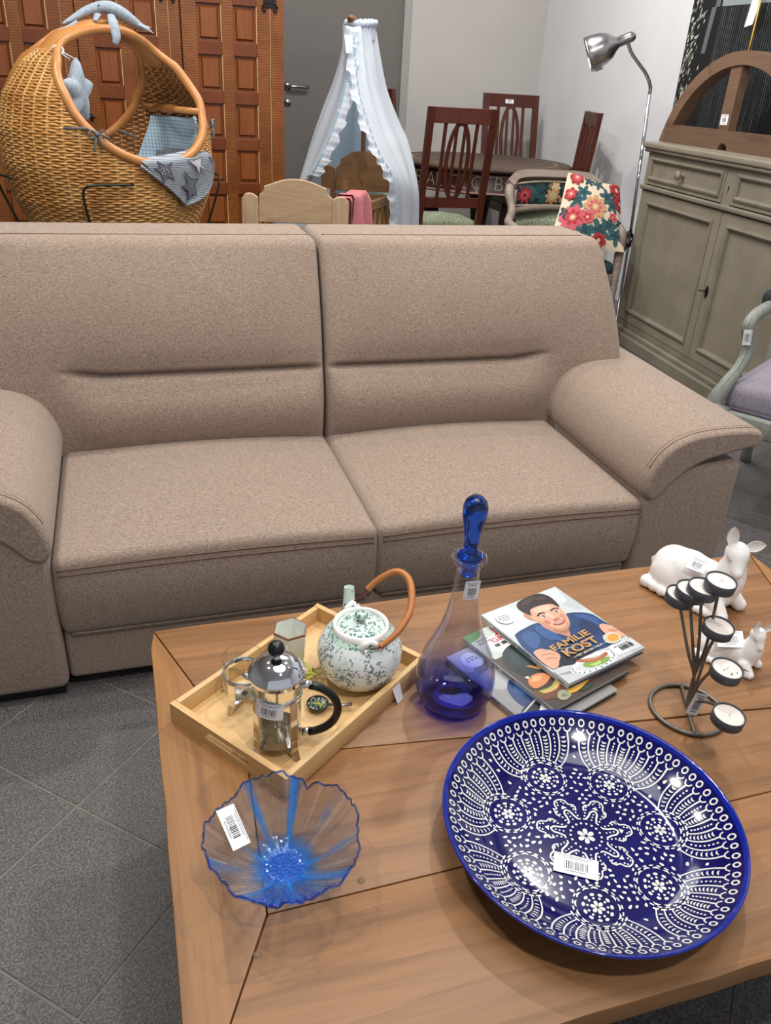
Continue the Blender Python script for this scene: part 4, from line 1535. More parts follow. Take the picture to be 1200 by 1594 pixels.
# ring of little o's below the rim
NO = 78
for k in range(NO):
    a = 2 * pi * k / NO + rn.uniform(-0.006, 0.006)
    x, y = 0.1805 * cos(a), 0.1805 * sin(a)
    ro = 0.0037 * rn.uniform(0.92, 1.1)
    stroke([S(x + ro * cos(2 * pi * j / 9), y + ro * sin(2 * pi * j / 9))[:2] for j in range(10)], 0.0021)
ROS = [radians(42.5 + 360 / 7 * k) for k in range(7)]
RR = 0.1045
taken = []
for a0 in ROS:
    cx, cy = RR * cos(a0), RR * sin(a0)
    flower(cx, cy, 0.0088, 6, a0 + 0.3)
    for (rad, n, kind) in ((0.0125, 11, 'dot'), (0.0175, 11, 'oval'), (0.0236, 13, 'moon'), (0.0302, 20, 'dash')):
        for k in range(n):
            a = a0 + 2 * pi * (k + 0.5 * (rad > 0.02)) / n + rn.uniform(-0.03, 0.03)
            x, y = cx + rad * cos(a), cy + rad * sin(a)
            if kind == 'dot':
                blob(x, y, 0.0016, 0.0016, 0, 7)
            elif kind == 'oval':
                blob(x, y, 0.0021, 0.0030, a, 8)
            elif kind == 'moon':
                moon(x, y, 0.0050, a, 0.7)
            else:
                stroke([(cx + rad * cos(a + d), cy + rad * sin(a + d)) for d in (-0.085, -0.03, 0.03, 0.085)], 0.0018)
    # the fan of stalks between the rosette and the rim
    NS = 10
    prev = None
    for k in range(NS):
        f = k / (NS - 1) * 2 - 1
        b0 = a0 + f * 1.22
        p0 = Vector((cx + 0.0340 * cos(b0), cy + 0.0340 * sin(b0)))
        at = a0 + f * 0.392
        p3 = Vector((0.1690 * cos(at), 0.1690 * sin(at)))
        mid = p0.lerp(p3, 0.5)
        rad_dir = Vector((cos(at), sin(at)))
        tang = Vector((-sin(at), cos(at)))
        bow = f * 0.007
        pts = [p0, p0.lerp(p3, 0.25) + tang * bow * 0.8, mid + tang * bow, p0.lerp(p3, 0.75) + tang * bow * 0.7, p3]
        sp = spline(pts, 3)
        stroke(sp, 0.0017, 0.0025)
        # crossbar at the foot and fork at the head
        d = (sp[1] - sp[0]).normalized()
        nn = Vector((-d.y, d.x))
        stroke([p0 - nn * 0.0034, p0 + nn * 0.0034], 0.0022)
        q = p3
        stroke([q - tang * 0.0056 + rad_dir * 0.0048, q - tang * 0.0032 + rad_dir * 0.0012, q, q + tang * 0.0032 + rad_dir * 0.0012, q + tang * 0.0056 + rad_dir * 0.0048], 0.0019)
        if prev:
            for j in range(1, 8):
                t_ = (j + 0.4) / 8.2
                i0 = min(len(sp) - 1, int(t_ * (len(sp) - 1)))
                fr_ = t_ * (len(sp) - 1) - i0
                i1 = min(len(sp) - 1, i0 + 1)
                m = (sp[i0].lerp(sp[i1], fr_) + prev[i0].lerp(prev[i1], fr_)) / 2
                d2 = (sp[min(i0 + 1, len(sp) - 1)] - sp[max(i0 - 1, 0)]).normalized()
                gap = (sp[i0] - prev[i0]).length
                if gap < 0.0040:
                    continue
                if k % 2:
                    moon(m.x, m.y, min(0.0040, gap * 0.30), atan2(d2.y, d2.x) + pi, 0.8)
                else:
                    blob(m.x, m.y, 0.0014, 0.0014, 0, 7)
        prev = sp
# drops strewn between the motifs
pts = []
tries = 0
while len(pts) < 250 and tries < 9000:
    tries += 1
    a = rn.uniform(0, 2 * pi)
    r = sqrt(rn.uniform(0.03 ** 2, 0.168 ** 2))
    x, y = r * cos(a), r * sin(a)
    if any((x - RR * cos(b)) ** 2 + (y - RR * sin(b)) ** 2 < 0.0345 ** 2 for b in ROS):
        continue
    da = min(abs((a - b + pi) % (2 * pi) - pi) for b in ROS)
    if r > 0.112 and da < 0.395 + 0.05:
        continue
    if r > 0.128 and da < 0.41:
        continue
    if r < 0.075:
        pa = (a - radians(90)) % (2 * pi / 7)
        pa = min(pa, 2 * pi / 7 - pa)
        if r < 0.069 and pa * r < 0.0200:
            continue
        if r < 0.05:
            continue
    if any((x - p[0]) ** 2 + (y - p[1]) ** 2 < 0.0078 ** 2 for p in pts):
        continue
    pts.append((x, y))
    blob(x, y, rn.uniform(0.0026, 0.0036), rn.uniform(0.0015, 0.0021), rn.uniform(0, pi), 8, 0.35)
# centre medallion: flower, ring of dots and seven branching petals
flower(0, 0, 0.0118, 6, 0.2)
for k in range(18):
    a = 2 * pi * k / 18
    blob(0.0205 * cos(a), 0.0205 * sin(a), 0.0017, 0.0017, 0, 7)
for k in range(7):
    a = radians(98) + 2 * pi * k / 7
    u, v = Vector((cos(a), sin(a))), Vector((-sin(a), cos(a)))

    def Q(r, s):
        p = u * r + v * s
        return (p.x, p.y)
    out = [(0.040, 0.0132), (0.0455, 0.0158), (0.0500, 0.0148), (0.0530, 0.0095), (0.0600, 0.0085), (0.0640, 0.0055), (0.0652, 0.0), (0.0640, -0.0055), (0.0600, -0.0085), (0.0530, -0.0095), (0.0500, -0.0148), (0.0455, -0.0158), (0.040, -0.0132)]
    stroke([Q(*p) for p in out], 0.0021)
    stroke([Q(*p) for p in spline([(0.0265, 0.0075), (0.035, 0.0052), (0.042, 0.0045), (0.0462, 0.0), (0.042, -0.0045), (0.035, -0.0052), (0.0265, -0.0075)], 3)], 0.0024)
    for j in range(3):
        blob(*Q(0.0295 + 0.0052 * j, 0), 0.0013, 0.0013, 0, 6)
    tri = [Q(0.0490, 0.0042), Q(0.0490, -0.0042), Q(0.0545, 0.0)]
    PT.add([S(*p) for p in tri], [(0, 1, 2)], 0)
    for s in (-1, 1):
        for j in range(5):
            blob(*Q(0.0265 + 0.0055 * j, s * (0.0096 + 0.0006 * j)), 0.0014, 0.0014, 0, 6)
        for (r_, s_) in ((0.0475, 0.0135), (0.0570, 0.0048), (0.0610, 0.0035)):
            blob(*Q(r_, s * s_), 0.0014, 0.0014, 0, 6)
me = PT.mesh('slip_pattern', [M['slip']])
bm = bmesh.new()
bm.from_mesh(me)
for f in bm.faces:
    if f.normal.z < 0:
        f.normal_flip()
bm.to_mesh(me)
bm.free()
o = link(bpy.data.objects.new('slip_pattern', me))
o.parent = plate
o['kind'] = 'stuff'
o['label'] = 'white slip pattern'
sticker(plate, frame3((-0.0365, -0.0385, 0.0125), (0.85, -0.50, 0), (0.50, 0.85, 0)), 0.056, 0.0295, seed=21)

# ------------------------------------------------------------------ blue glass bowl
def bowl_tint(t):
    tc = t.n('ShaderNodeTexCoord')
    g = t.n('ShaderNodeTexGradient', gradient_type='RADIAL')
    t.l(tc.outputs['Object'], g.inputs[0])
    an = t.math('MULTIPLY', g.outputs['Fac'], 2 * pi * 9)
    s1 = t.math('SINE', an)
    ns = t.math('MULTIPLY', t.math('SUBTRACT', t.noise(tc.outputs['Object'], 14, 2), 0.36), 3.2)
    st = t.math('MULTIPLY', t.math('POWER', t.math('MAXIMUM', t.math('ADD', t.math('MULTIPLY', s1, 0.5), 0.5), 0.0), 12.0), 1.0)
    sx = t.n('ShaderNodeSeparateXYZ')
    t.l(tc.outputs['Object'], sx.inputs[0])
    low = t.math('SUBTRACT', 1.0, t.math('MULTIPLY', sx.outputs['Z'], 60.0))
    st = t.math('MINIMUM', t.math('ADD', t.math('MULTIPLY', st, t.math('MAXIMUM', ns, 0.06)), t.math('MAXIMUM', low, 0.0)), 1.0)
    t.streak = st
    return t.mix(st, (0.92, 0.94, 0.99, 1), (0.34, 0.68, 1.0, 1))


M['bowl_glass'] = glass_thin('bowl_glass', gl=2.6, tint_node=bowl_tint)
def glow_streaks(m, t_, col):
    """blue mixed into the streaks, standing in for ceiling light refracted by the ribs"""
    nt = m.node_tree
    out = nt.nodes['Material Output']
    old = out.inputs['Surface'].links[0].from_socket
    tr = nt.nodes.new('ShaderNodeBsdfTranslucent')
    tr.inputs[0].default_value = col
    df = nt.nodes.new('ShaderNodeBsdfDiffuse')
    df.inputs[0].default_value = col
    ad = nt.nodes.new('ShaderNodeMixShader')
    nt.links.new(tr.outputs[0], ad.inputs[1])
    nt.links.new(df.outputs[0], ad.inputs[2])
    mu = nt.nodes.new('ShaderNodeMath')
    mu.operation = 'MULTIPLY'
    mu.inputs[1].default_value = 0.5
    nt.links.new(t_, mu.inputs[0])
    mx = nt.nodes.new('ShaderNodeMixShader')
    nt.links.new(mu.outputs[0], mx.inputs[0])
    nt.links.new(old, mx.inputs[1])
    nt.links.new(ad.outputs[0], mx.inputs[2])
    nt.links.new(mx.outputs[0], out.inputs['Surface'])


_ramp = [n for n in M['bowl_glass'].node_tree.nodes if n.type == 'MIX'][0]
glow_streaks(M['bowl_glass'], _ramp.inputs[0].links[0].from_socket, (0.05, 0.36, 1.0, 1))
M['bowl_rim'] = glass_thin('bowl_rim', (0.30, 0.46, 0.98, 1), 2.2)
M['bowl_core'] = glass_thin('bowl_core', (0.62, 0.78, 0.99, 1), 2.6)
bowl = thing('glass_bowl', 'flower-shaped pale blue glass bowl with fluted petals and a price sticker', 'bowl', (0.1185, 0.664, TZ))


def bowl_r(a, f):
    lob = 1 + f * (0.085 * abs(sin(2.5 * (a - 1.02))) ** 0.7 - 0.055) + f * 0.010 * sin(23 * a) + f * 0.006 * sin(41 * a + 1)
    return lob


NA = 220
bprof = [(0.0, 0.006), (0.018, 0.006), (0.026, 0.0075), (0.040, 0.015), (0.056, 0.027), (0.072, 0.040), (0.086, 0.0525), (0.0935, 0.060)]
mb = MB()


def bsurf(prof, off, mi):
    vs, fs = [], []
    for i, (r, z) in enumerate(prof):
        f = max(0, (r - 0.026) / 0.0675)
        for k in range(NA):
            a = 2 * pi * k / NA
            rr = r * bowl_r(a, f)
            ribs = 0.0030 * sin(14 * a) * min(1, f * 2.5) + 0.0014 * sin(46 * a) * min(1, f * 2)
            up = f * 0.007 * abs(sin(2.5 * (a - 1.02))) - 0.013 * f * f * math.exp(-(((a - 1.02 + pi) % (2 * pi) - pi) / 0.07) ** 2)
            vs.append((rr * cos(a), rr * sin(a), z + ribs + up + off))
    for i in range(len(prof) - 1):
        for k in range(NA):
            l = (k + 1) % NA
            fs.append((i * NA + k, i * NA + l, i * NA + NA + l, i * NA + NA + k))
    mb.add(vs, fs, mi, True)
    return [Vector(v) for v in vs[-NA:]]


top = bsurf(bprof, 0.0, 0)
bsurf([(0.0, 0.002), (0.022, 0.002), (0.028, 0.0045)] + [(r + 0.0012, z - 0.0034) for r, z in bprof[3:]], 0.0, 0)
mb.build('bowl_shell', M['bowl_glass'], parent=bowl)
mb = MB()
mb.tube(top, 0.0015, 6, closed=True)
mb.build('rim', M['bowl_rim'], parent=bowl, label='darker blue glass rim')
mb = MB()
mb.lathe([(0.0, 0.0), (0.026, 0.0), (0.028, 0.003), (0.024, 0.0045), (0.0, 0.0045)], 32)
mb.build('foot_ring', M['bowl_core'], parent=bowl)
mb = MB()
for (rad, n, s) in ((0.0, 1, 0.003), (0.006, 7, 0.0022), (0.0115, 13, 0.0024), (0.0172, 18, 0.0026), (0.0230, 22, 0.0028)):
    for k in range(n):
        a = 2 * pi * k / n + rad * 90
        Mx = Matrix.Translation((rad * cos(a), rad * sin(a), 0.0062 + (rad > 0.02) * 0.0008)) @ Matrix.Scale(1.0, 4)
        mb.lathe([(s * cos(q), s * 0.9 * sin(q)) for q in (0, 0.5, 1.0, 1.5)] + [(0.0, s * 0.9)], 8, M=Mx)
mb.build('beaded_centre', M['bowl_core'], parent=bowl)
a = radians(146)
ct = Vector((0.068 * cos(a), 0.068 * sin(a), 0.0435))
rd, tg = Vector((cos(a) * 0.76, sin(a) * 0.76, 0.62)), Vector((-sin(a), cos(a), 0))
sticker(bowl, frame3(ct + Vector((0, 0, 0.006)), (-rd + tg * 0.55), (-tg - rd * 0.55)), 0.052, 0.029, seed=31)
# ------------------------------------------------------------------ candle holder with seven tealights
M['dark_iron'] = plain('dark_iron', C(112, 108, 102), 0.40, 0.55, var=0.08)
M['anthracite'] = plain('anthracite', C(76, 78, 84), 0.5, 0.2)
M['wax'] = plain('wax', C(222, 212, 206), 0.45, var=0.015)
M['wick'] = plain('wick', C(214, 206, 198), 0.8)
hold = thing('candle_holder', 'dark iron candle holder with seven curved stems fanning from a ring base', 'candle holder', (0.805, 0.792, TZ))
mb = MB()
mb.tube([(0.0585 * cos(2 * pi * k / 40), 0.0585 * sin(2 * pi * k / 40), 0.0036) for k in range(40)], 0.0035, 8, closed=True)
mb.build('base_ring', M['dark_iron'], parent=hold)
bar_d = Vector((-0.43, -0.90, 0)).normalized()
mb = MB()
mb.tube([bar_d * 0.0585 + Vector((0, 0, 0.0055)), Vector((0, 0, 0.006)), bar_d * -0.0585 + Vector((0, 0, 0.0055))], 0.0028, 8)
mb.build('crossbar', M['dark_iron'], parent=hold)
cups = [  # rim centre of each cup (world), words for its tealight
    ((0.8157, 0.8115, 0.6600), 'tealight in the highest cup of the candle holder, before the neck of the deer'),
    ((0.7975, 0.8235, 0.6440), 'tealight in the second highest cup of the candle holder, beside the topmost one'),
    ((0.7880, 0.8360, 0.6330), 'tealight in the third highest cup of the holder, squeezed between its two neighbours'),
    ((0.7800, 0.8460, 0.6180), 'tealight in the outermost of the four bunched cups, farthest from the topmost'),
    ((0.8139, 0.7882, 0.5930), 'tealight in the lone cup directly below the topmost cup of the candle holder'),
    ((0.7891, 0.7257, 0.5650), 'dusty tealight with dark crumbs in the second lowest cup of the holder'),
    ((0.7671, 0.6768, 0.5240), 'tealight in the lowest cup of the candle holder, hanging out over the plate side'),
]
tl_proto = None
o0 = Vector((0.805, 0.792, TZ))
for k, (c, lab) in enumerate(cups):
    rc = Vector(c) - o0
    root = Vector((bar_d.x * 0.003 * (k - 3), bar_d.y * 0.003 * (k - 3), 0.007))
    bot = rc - Vector((0, 0, 0.0165))
    dirh = Vector((rc.x, rc.y, 0))
    if k < 4:
        p = spline([root, root + Vector((0.001 * (k - 2), 0.002 * k, 0.055)), root.lerp(bot, 0.5) + Vector((0.002, -0.004, 0.012)), bot], 8)
    elif k == 4:
        p = spline([root, root + Vector((0.002, 0.0, 0.060)), bot + Vector((-0.004, 0.004, -0.04)), bot], 8)
    elif k == 5:
        tip = rc + dirh.normalized() * 0.0
        p = spline([root, root + Vector((0.002, -0.002, 0.05)), root.lerp(bot, 0.45) + Vector((0, 0, 0.05)), bot + Vector((0.004, 0.010, 0.010)), bot], 8)
    else:
        p = spline([root, root + Vector((0.0, -0.006, 0.025)), root.lerp(bot, 0.40) + Vector((0.010, 0, 0.022)), root.lerp(bot, 0.72) + Vector((0.006, 0, 0.014)), bot + Vector((0.004, 0.012, -0.004)), bot], 8)
    mb = MB()
    mb.tube(p, 0.0025, 8)
    mb.build('stem', M['dark_iron'], parent=hold)
    tilt = Matrix.Rotation(radians(5), 4, Vector((1, 0.3, 0)))
    Mx = Matrix.Translation(rc) @ tilt
    mb = MB()
    mb.lathe([(0.0, -0.0165), (0.0215, -0.0165), (0.0228, -0.0155), (0.0236, 0.0), (0.0226, 0.0008), (0.0219, 0.0), (0.0212, -0.0140), (0.0, -0.0145)], 36, M=Mx)
    mb.build('candle_cup', M['anthracite'], parent=hold)
    if tl_proto is None:
        t1 = thing('tealight', lab, 'candle', (0, 0, 0), 0, 'tealights in the candle holder')
        mb = MB()
        mb.lathe([(0.0, -0.0142), (0.0208, -0.0136), (0.0214, -0.0022), (0.0195, -0.0014), (0.012, -0.0020), (0.004, -0.0026), (0.0, -0.0026)], 32)
        mb.build('wax', M['wax'], parent=t1)
        mb = MB()
        mb.tube([(0, 0, -0.003), (0.0006, 0, 0.0005), (0.0016, 0.0004, 0.0022)], 0.0006, 6)
        mb.build('wick', M['wick'], parent=t1)
        tl_proto = t1
    else:
        t1 = dup(tl_proto, (0, 0, 0), 0, lab)
    t1.matrix_basis = Matrix.Translation(c) @ tilt
    if k == 5:
        mb = MB()
        for (x, y, a) in ((-0.006, -0.001, 0.4), (0.001, -0.010, 1.0), (0.009, -0.011, 0.2), (-0.002, -0.012, 2.0)):
            Mc = Matrix.Translation((x, y, -0.0014)) @ Matrix.Rotation(a, 4, 'Z')
            mb.box(-0.0013, 0.0013, -0.0005, 0.0005, 0, 0.0006, M=Mc)
        mb.build('crumbs', M['black'], parent=t1, kind='stuff')
        mb = MB()
        mb.tube([(0.021, -0.004, -0.001), (0.029, -0.012, -0.001)], [0.0012, 0.0004], 5)
        mb.build('wick_end', M['black'], parent=t1)
sticker(hold, frame3((-0.006, -0.022, 0.033), (0.85, -0.35, -0.2), (-0.1, 0.1, 1)), 0.020, 0.042, name='price_tag', seed=41, bend=0.03)


# ------------------------------------------------------------------ white deer figurines
def meta(parts, res):
    """one smooth body blended from ellipsoids: (x, y, z, rx, ry, rz, turn about y)"""
    mbd = bpy.data.metaballs.new('body_blend')
    mbd.resolution = res
    mbd.render_resolution = res
    mbd.threshold = 0.1
    for (x, y, z, rx, ry, rz, ang) in parts:
        e = mbd.elements.new(type='ELLIPSOID')
        e.co = (x, y, z)
        m = max(rx, ry, rz)
        e.radius = m * 1.30
        e.size_x, e.size_y, e.size_z = rx / m, ry / m, rz / m
        e.stiffness = 2.2
        e.rotation = Matrix.Rotation(ang, 3, 'Y').to_quaternion()
    o = link(bpy.data.objects.new('body_blend', mbd))
    dg = bpy.context.evaluated_depsgraph_get()
    me = o.evaluated_get(dg).to_mesh()
    vs = [v.co.copy() for v in me.vertices]
    fs = [tuple(p.vertices) for p in me.polygons]
    o.evaluated_get(dg).to_mesh_clear()
    bpy.data.objects.remove(o)
    bpy.data.metaballs.remove(mbd)
    return vs, fs


def limb(a, b, ra, rb, n=5):
    a, b = Vector(a), Vector(b)
    return [(*(a.lerp(b, i / (n - 1))), *([lerp(ra, rb, i / (n - 1))] * 3), 0) for i in range(n)]


def deer(name, label, loc, rz, S_, turn, cat='figurine', head_tilt=0.0):
    d = thing(name, label, cat, loc, rz)
    # unit: body about 0.2 long; +x is forward, +y its left side
    P = []
    P += [(-0.062, 0.0, 0.046, 0.040, 0.042, 0.045, 0), (-0.025, 0.0, 0.050, 0.050, 0.040, 0.047, 0), (0.015, 0.0, 0.050, 0.042, 0.036, 0.045, 0.1), (0.048, 0.0, 0.052, 0.032, 0.034, 0.045, 0.2)]
    for s in (-1, 1):
        P += [(-0.055, 0.030 * s, 0.032, 0.038, 0.020, 0.033, 0.3)]                 # haunch
        P += limb((-0.088, 0.045 * s, 0.013), (-0.010, 0.054 * s, 0.010), 0.014, 0.0095)   # folded hind leg
        P += limb((0.050, 0.030 * s, 0.036), (0.076, 0.036 * s, 0.013), 0.018, 0.013, 4)   # fore knee
        P += limb((0.076, 0.038 * s, 0.012), (0.024, 0.046 * s, 0.0095), 0.013, 0.0095)    # tucked shank
    P += limb((0.054, 0, 0.074), (0.058, 0, 0.118), 0.031, 0.0215, 6)                # neck
    hx, hz = 0.058, 0.136
    ct, s_t = cos(turn), sin(turn)

    def H(f, l, z):
        """head frame: f ahead, l to its left, z up"""
        f2, z2 = f * cos(head_tilt) + z * sin(head_tilt), -f * sin(head_tilt) + z * cos(head_tilt)
        return (hx + f2 * ct - l * s_t, f2 * s_t + l * ct, hz + z2)
    P += [(*H(-0.002, 0, 0.0), 0.0225, 0.0225, 0.0225, 0), (*H(0.006, 0, -0.003), 0.019, 0.019, 0.019, 0), (*H(0.016, 0, -0.009), 0.0155, 0.0155, 0.0150, 0), (*H(0.026, 0, -0.014), 0.0125, 0.0125, 0.0115, 0), (*H(0.034, 0, -0.018), 0.0105, 0.0105, 0.0098, 0), (*H(-0.004, 0, 0.016), 0.011, 0.011, 0.010, 0)]
    P += [(-0.098, 0, 0.040, 0.014, 0.010, 0.013, 0)]                               # tail
    vs, fs = meta(P, 0.0048)
    mb = MB()
    mb.add([(v.x * S_, v.y * S_, max(0.0005, v.z) * S_) for v in vs], fs, 0, True)
    body = mb.build('body', M['white_ceramic'], parent=d)
    # ears: hollow leaf shapes
    for s in (-1, 1):
        a = Vector(H(-0.006, 0.013 * s, 0.012))
        tip = Vector(H(-0.012, 0.050, 0.022)) if s > 0 else Vector(H(-0.016, -0.022, 0.060))
        ax = tip - a
        fwd = Vector((ct, s_t, 0))
        sd = ax.cross(fwd).normalized()
        nn = sd.cross(ax).normalized()
        if nn.dot(fwd) < 0:
            nn = -nn

        def ear(u, v, k=0.0):
            w_ = 0.0115 * (sin(pi * min(1, u * 0.93 + 0.07)) ** 0.75)
            q = (v - 0.5) * 2
            return (a + ax * u + sd * (w_ * q) + nn * (-0.0045 * (1 - q * q) * sin(pi * u) + k)) * S_
        mb = MB()
        mb.grid(lambda u, v: ear(u, v, 0.0), 12, 7)
        mb.grid(lambda u, v: ear(u, 1 - v, -0.0042 * sin(pi * min(1, 0.15 + u * 0.85)) ** 0.5), 12, 7)
        mb.build('ear', M['white_ceramic'], parent=body)
    # closed eyes and mouth: grey tubes, the shade of slits put into their colour
    for s in (-1, 1):
        mb = MB()
        mb.tube([Vector(H(0.010 + 0.012 * t_, s * (0.0205 - 0.004 * t_), 0.0035 - 0.003 * sin(pi * t_))) * S_ for t_ in (0, .25, .5, .75, 1)], 0.0011 * S_, 6)
        mb.build('closed_eye', M['slit'], parent=body)
    return d


M['slit'] = plain('slit', C(150, 146, 146), 0.4)
fwd1 = atan2(-0.92, 0.40)
big = deer('deer_figurine', 'large white ceramic deer lying at the back corner of the coffee table', (1.022, 1.072, TZ), fwd1, 0.96, radians(-48), head_tilt=0.35)
sticker(big, frame3((0.002, -0.033, 0.0915), (1, 0.10, 0.05), (-0.05, 0.75, 0.60)), 0.036, 0.026, seed=51)
fawn = deer('deer_figurine', 'small white ceramic fawn lying in front of the larger white deer', (0.957, 0.884, TZ), radians(-58), 0.56, radians(-38), head_tilt=0.45)
sticker(fawn, frame3((-0.006, -0.012, 0.0535), (0.75, 0.45, 0.12), (-0.35, 0.6, 0.42)), 0.044, 0.031, seed=52)
# ------------------------------------------------------------------ wicker cradle
def wicker_mat(name, c1, c2, c3):
    t = NT(name)
    n1 = t.noise(t.coord(), 9, 3)
    n2 = t.noise(t.coord(), 160, 2)
    col = t.ramp(n1, [(0.3, c1), (0.5, c2), (0.7, c3)])
    t.color(t.mix(t.math('MULTIPLY', n2, 0.4), col, C(120, 66, 24)))
    t.set(Roughness=0.38)
    return t.m


M['wicker'] = wicker_mat('wicker', C(190, 132, 68), C(216, 164, 96), C(224, 178, 114))
M['wicker_back'] = plain('wicker_shadow', C(120, 70, 30), 0.7, var=0.1)  # dark backing sheet: shade between the strands put into its colour
M['cane_rim'] = wicker_mat('cane_rim', C(180, 118, 60), C(200, 140, 80), C(192, 128, 68))
M['knit_grey'] = None
t = NT('knit_grey')
wv = t.wave(t.coord((1, 1, 1)), 60, 0.6, 1, 1.0, 'Z')
t.color(t.ramp(wv, [(0.2, C(122, 130, 142)), (0.8, C(164, 172, 182))])).set(Roughness=0.9)
t.bump(wv, 0.5, 0.004)
M['knit_grey'] = t.m
M['star_dark'] = plain('star_dark', C(104, 104, 116), 0.9)
M['star_light'] = plain('star_light', C(204, 202, 206), 0.9)
M['star_line'] = plain('star_line', C(80, 80, 92), 0.9)
t = NT('waffle_blue')
br = t.n('ShaderNodeTexBrick')
br.offset = 0.0
br.inputs['Scale'].default_value = 1.0
br.inputs['Brick Width'].default_value = 0.012
br.inputs['Row Height'].default_value = 0.012
br.inputs['Mortar Size'].default_value = 0.0018
br.inputs['Color1'].default_value = C(196, 220, 236)
br.inputs['Color2'].default_value = C(200, 224, 240)
br.inputs['Mortar'].default_value = C(150, 178, 198)
t.l(t.coord((1, 1, 1), 'UV'), br.inputs['Vector'])
t.color(br.outputs['Color']).set(Roughness=0.95)
M['waffle_blue'] = t.m
M['plush'] = fabric('plush_blue_grey', C(128, 142, 158), C(170, 182, 194), 300)
M['ribbon_grey'] = plain('ribbon_grey', C(104, 114, 118), 0.8)
M['sheet_white'] = plain('sheet_white', C(206, 212, 218), 0.9, var=0.02)

CC = Vector((-0.01, 3.15, 0))
CAX = Vector((cos(radians(32)), sin(radians(32)), 0))
CN = Vector((CAX.y, -CAX.x, 0))
WZ = [(0.655, 0.20), (0.67, 0.42), (0.70, 0.58), (0.784, 0.81), (0.892, 0.94), (0.996, 0.985), (1.096, 0.98), (1.194, 0.90), (1.288, 0.685), (1.361, 0.39), (1.405, 0.13)]
KA, KB = 0.36, 0.30
ZC, RA, RZ = 1.2, 0.243, 0.187


def wz(z):
    for (z0, w0), (z1, w1) in zip(WZ, WZ[1:]):
        if z <= z1:
            return lerp(w0, w1, (z - z0) / (z1 - z0))
    return WZ[-1][1]


def shell(phi, z, off=0.0):
    w_ = wz(z)
    return CC + CAX * ((KA * w_ + off) * cos(phi)) + CN * ((KB * w_ + off) * sin(phi)) + Vector((0, 0, z))


def is_open(phi, z):
    return ((KA * wz(z) * cos(phi)) / RA) ** 2 + ((z - ZC) / RZ) ** 2 < 1


cradle = thing('wicker_cradle', 'large egg-shaped honey-coloured wicker baby cradle with a big oval opening', 'cradle', (CC.x, CC.y, 0.66))
NP = 168
mb = MB()
z = 0.668
row = 0
while z < 1.40:
    ok = [not is_open(2 * pi * k / NP, z) for k in range(NP)]
    if all(ok):
        runs = [(list(range(NP)), True)]
    else:
        st_ = next(k for k in range(NP) if not ok[k])
        runs, cur = [], []
        for q in range(1, NP + 1):
            k = (st_ + q) % NP
            if ok[k]:
                cur.append(k)
            elif cur:
                runs.append((cur, False))
                cur = []
        if cur:
            runs.append((cur, False))
    for ks, cl in runs:
        if len(ks) < 3:
            continue
        pts = [shell(2 * pi * k / NP, z + 0.0012 * sin(k * 1.7 + row), 0.0019 * (1 if ((k // 2 + row) % 2) else -1)) for k in ks]
        mb.tube(pts, 0.0042, 5, closed=cl)
    row += 1
    z += 0.0082 if z < 1.30 else 0.0072
mb.build('woven_strands', M['wicker'], parent=cradle, world=True, kind='stuff')
mb = MB()
for k in range(0, 42):
    ph = 2 * pi * (k + 0.5) / 42
    seg = []
    for i in range(74):
        zz = 0.668 + (1.40 - 0.668) * i / 73
        if is_open(ph, zz):
            if len(seg) > 2:
                mb.tube(seg, 0.0046, 5)
            seg = []
        else:
            seg.append(shell(ph, zz))
    if len(seg) > 2:
        mb.tube(seg, 0.0046, 5)
mb.build('ribs', M['wicker'], parent=cradle, world=True, kind='stuff')
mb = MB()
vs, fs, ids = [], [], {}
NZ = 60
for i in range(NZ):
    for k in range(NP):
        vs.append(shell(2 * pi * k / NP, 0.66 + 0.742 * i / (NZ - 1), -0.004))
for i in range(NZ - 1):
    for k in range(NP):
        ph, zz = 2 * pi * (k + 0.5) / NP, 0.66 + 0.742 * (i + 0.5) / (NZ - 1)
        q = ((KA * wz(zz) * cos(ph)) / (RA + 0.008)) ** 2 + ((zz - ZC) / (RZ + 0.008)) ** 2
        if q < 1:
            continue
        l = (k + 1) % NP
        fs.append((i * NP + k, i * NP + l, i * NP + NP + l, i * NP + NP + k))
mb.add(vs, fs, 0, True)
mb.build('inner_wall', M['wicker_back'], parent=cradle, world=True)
for sgn in (1, -1):
    pts = []
    for k in range(72):
        ta = 2 * pi * k / 72
        X, zz = RA * cos(ta), ZC + RZ * sin(ta)
        c_ = max(-1, min(1, X / (KA * wz(zz))))
        pts.append(shell(sgn * math.acos(c_), zz, 0.002))
    mb = MB()
    mb.tube(pts, [0.0145 if sin(2 * pi * k / 72) < 0.55 else 0.0125 for k in range(72)], 10, closed=True)
    mb.build('opening_rim', M['cane_rim'], parent=cradle, world=True)
hp = spline([CC + CAX * x + Vector((0, 0, zz)) for x, zz in ((-0.205, 1.300), (-0.15, 1.352), (-0.08, 1.385), (0.0, 1.405), (0.08, 1.392), (0.15, 1.352), (0.205, 1.300))], 8)
mb = MB()
mb.tube(hp, [lerp(0.052, 0.040, 1 - abs(i / (len(hp) - 1) - 0.5) * 2) for i in range(len(hp))], 14, flat=0.30)
hb = mb.build('handle_band', M['cane_rim'], parent=cradle, world=True)
mb = MB()
a, b = shell(radians(-37), 1.158, -0.006), shell(radians(47), 1.162, -0.006)
mb.tube([a, a.lerp(b, 0.5), b], 0.0105, 10)
m = a.lerp(b, 0.5)
dd = (b - a).normalized()
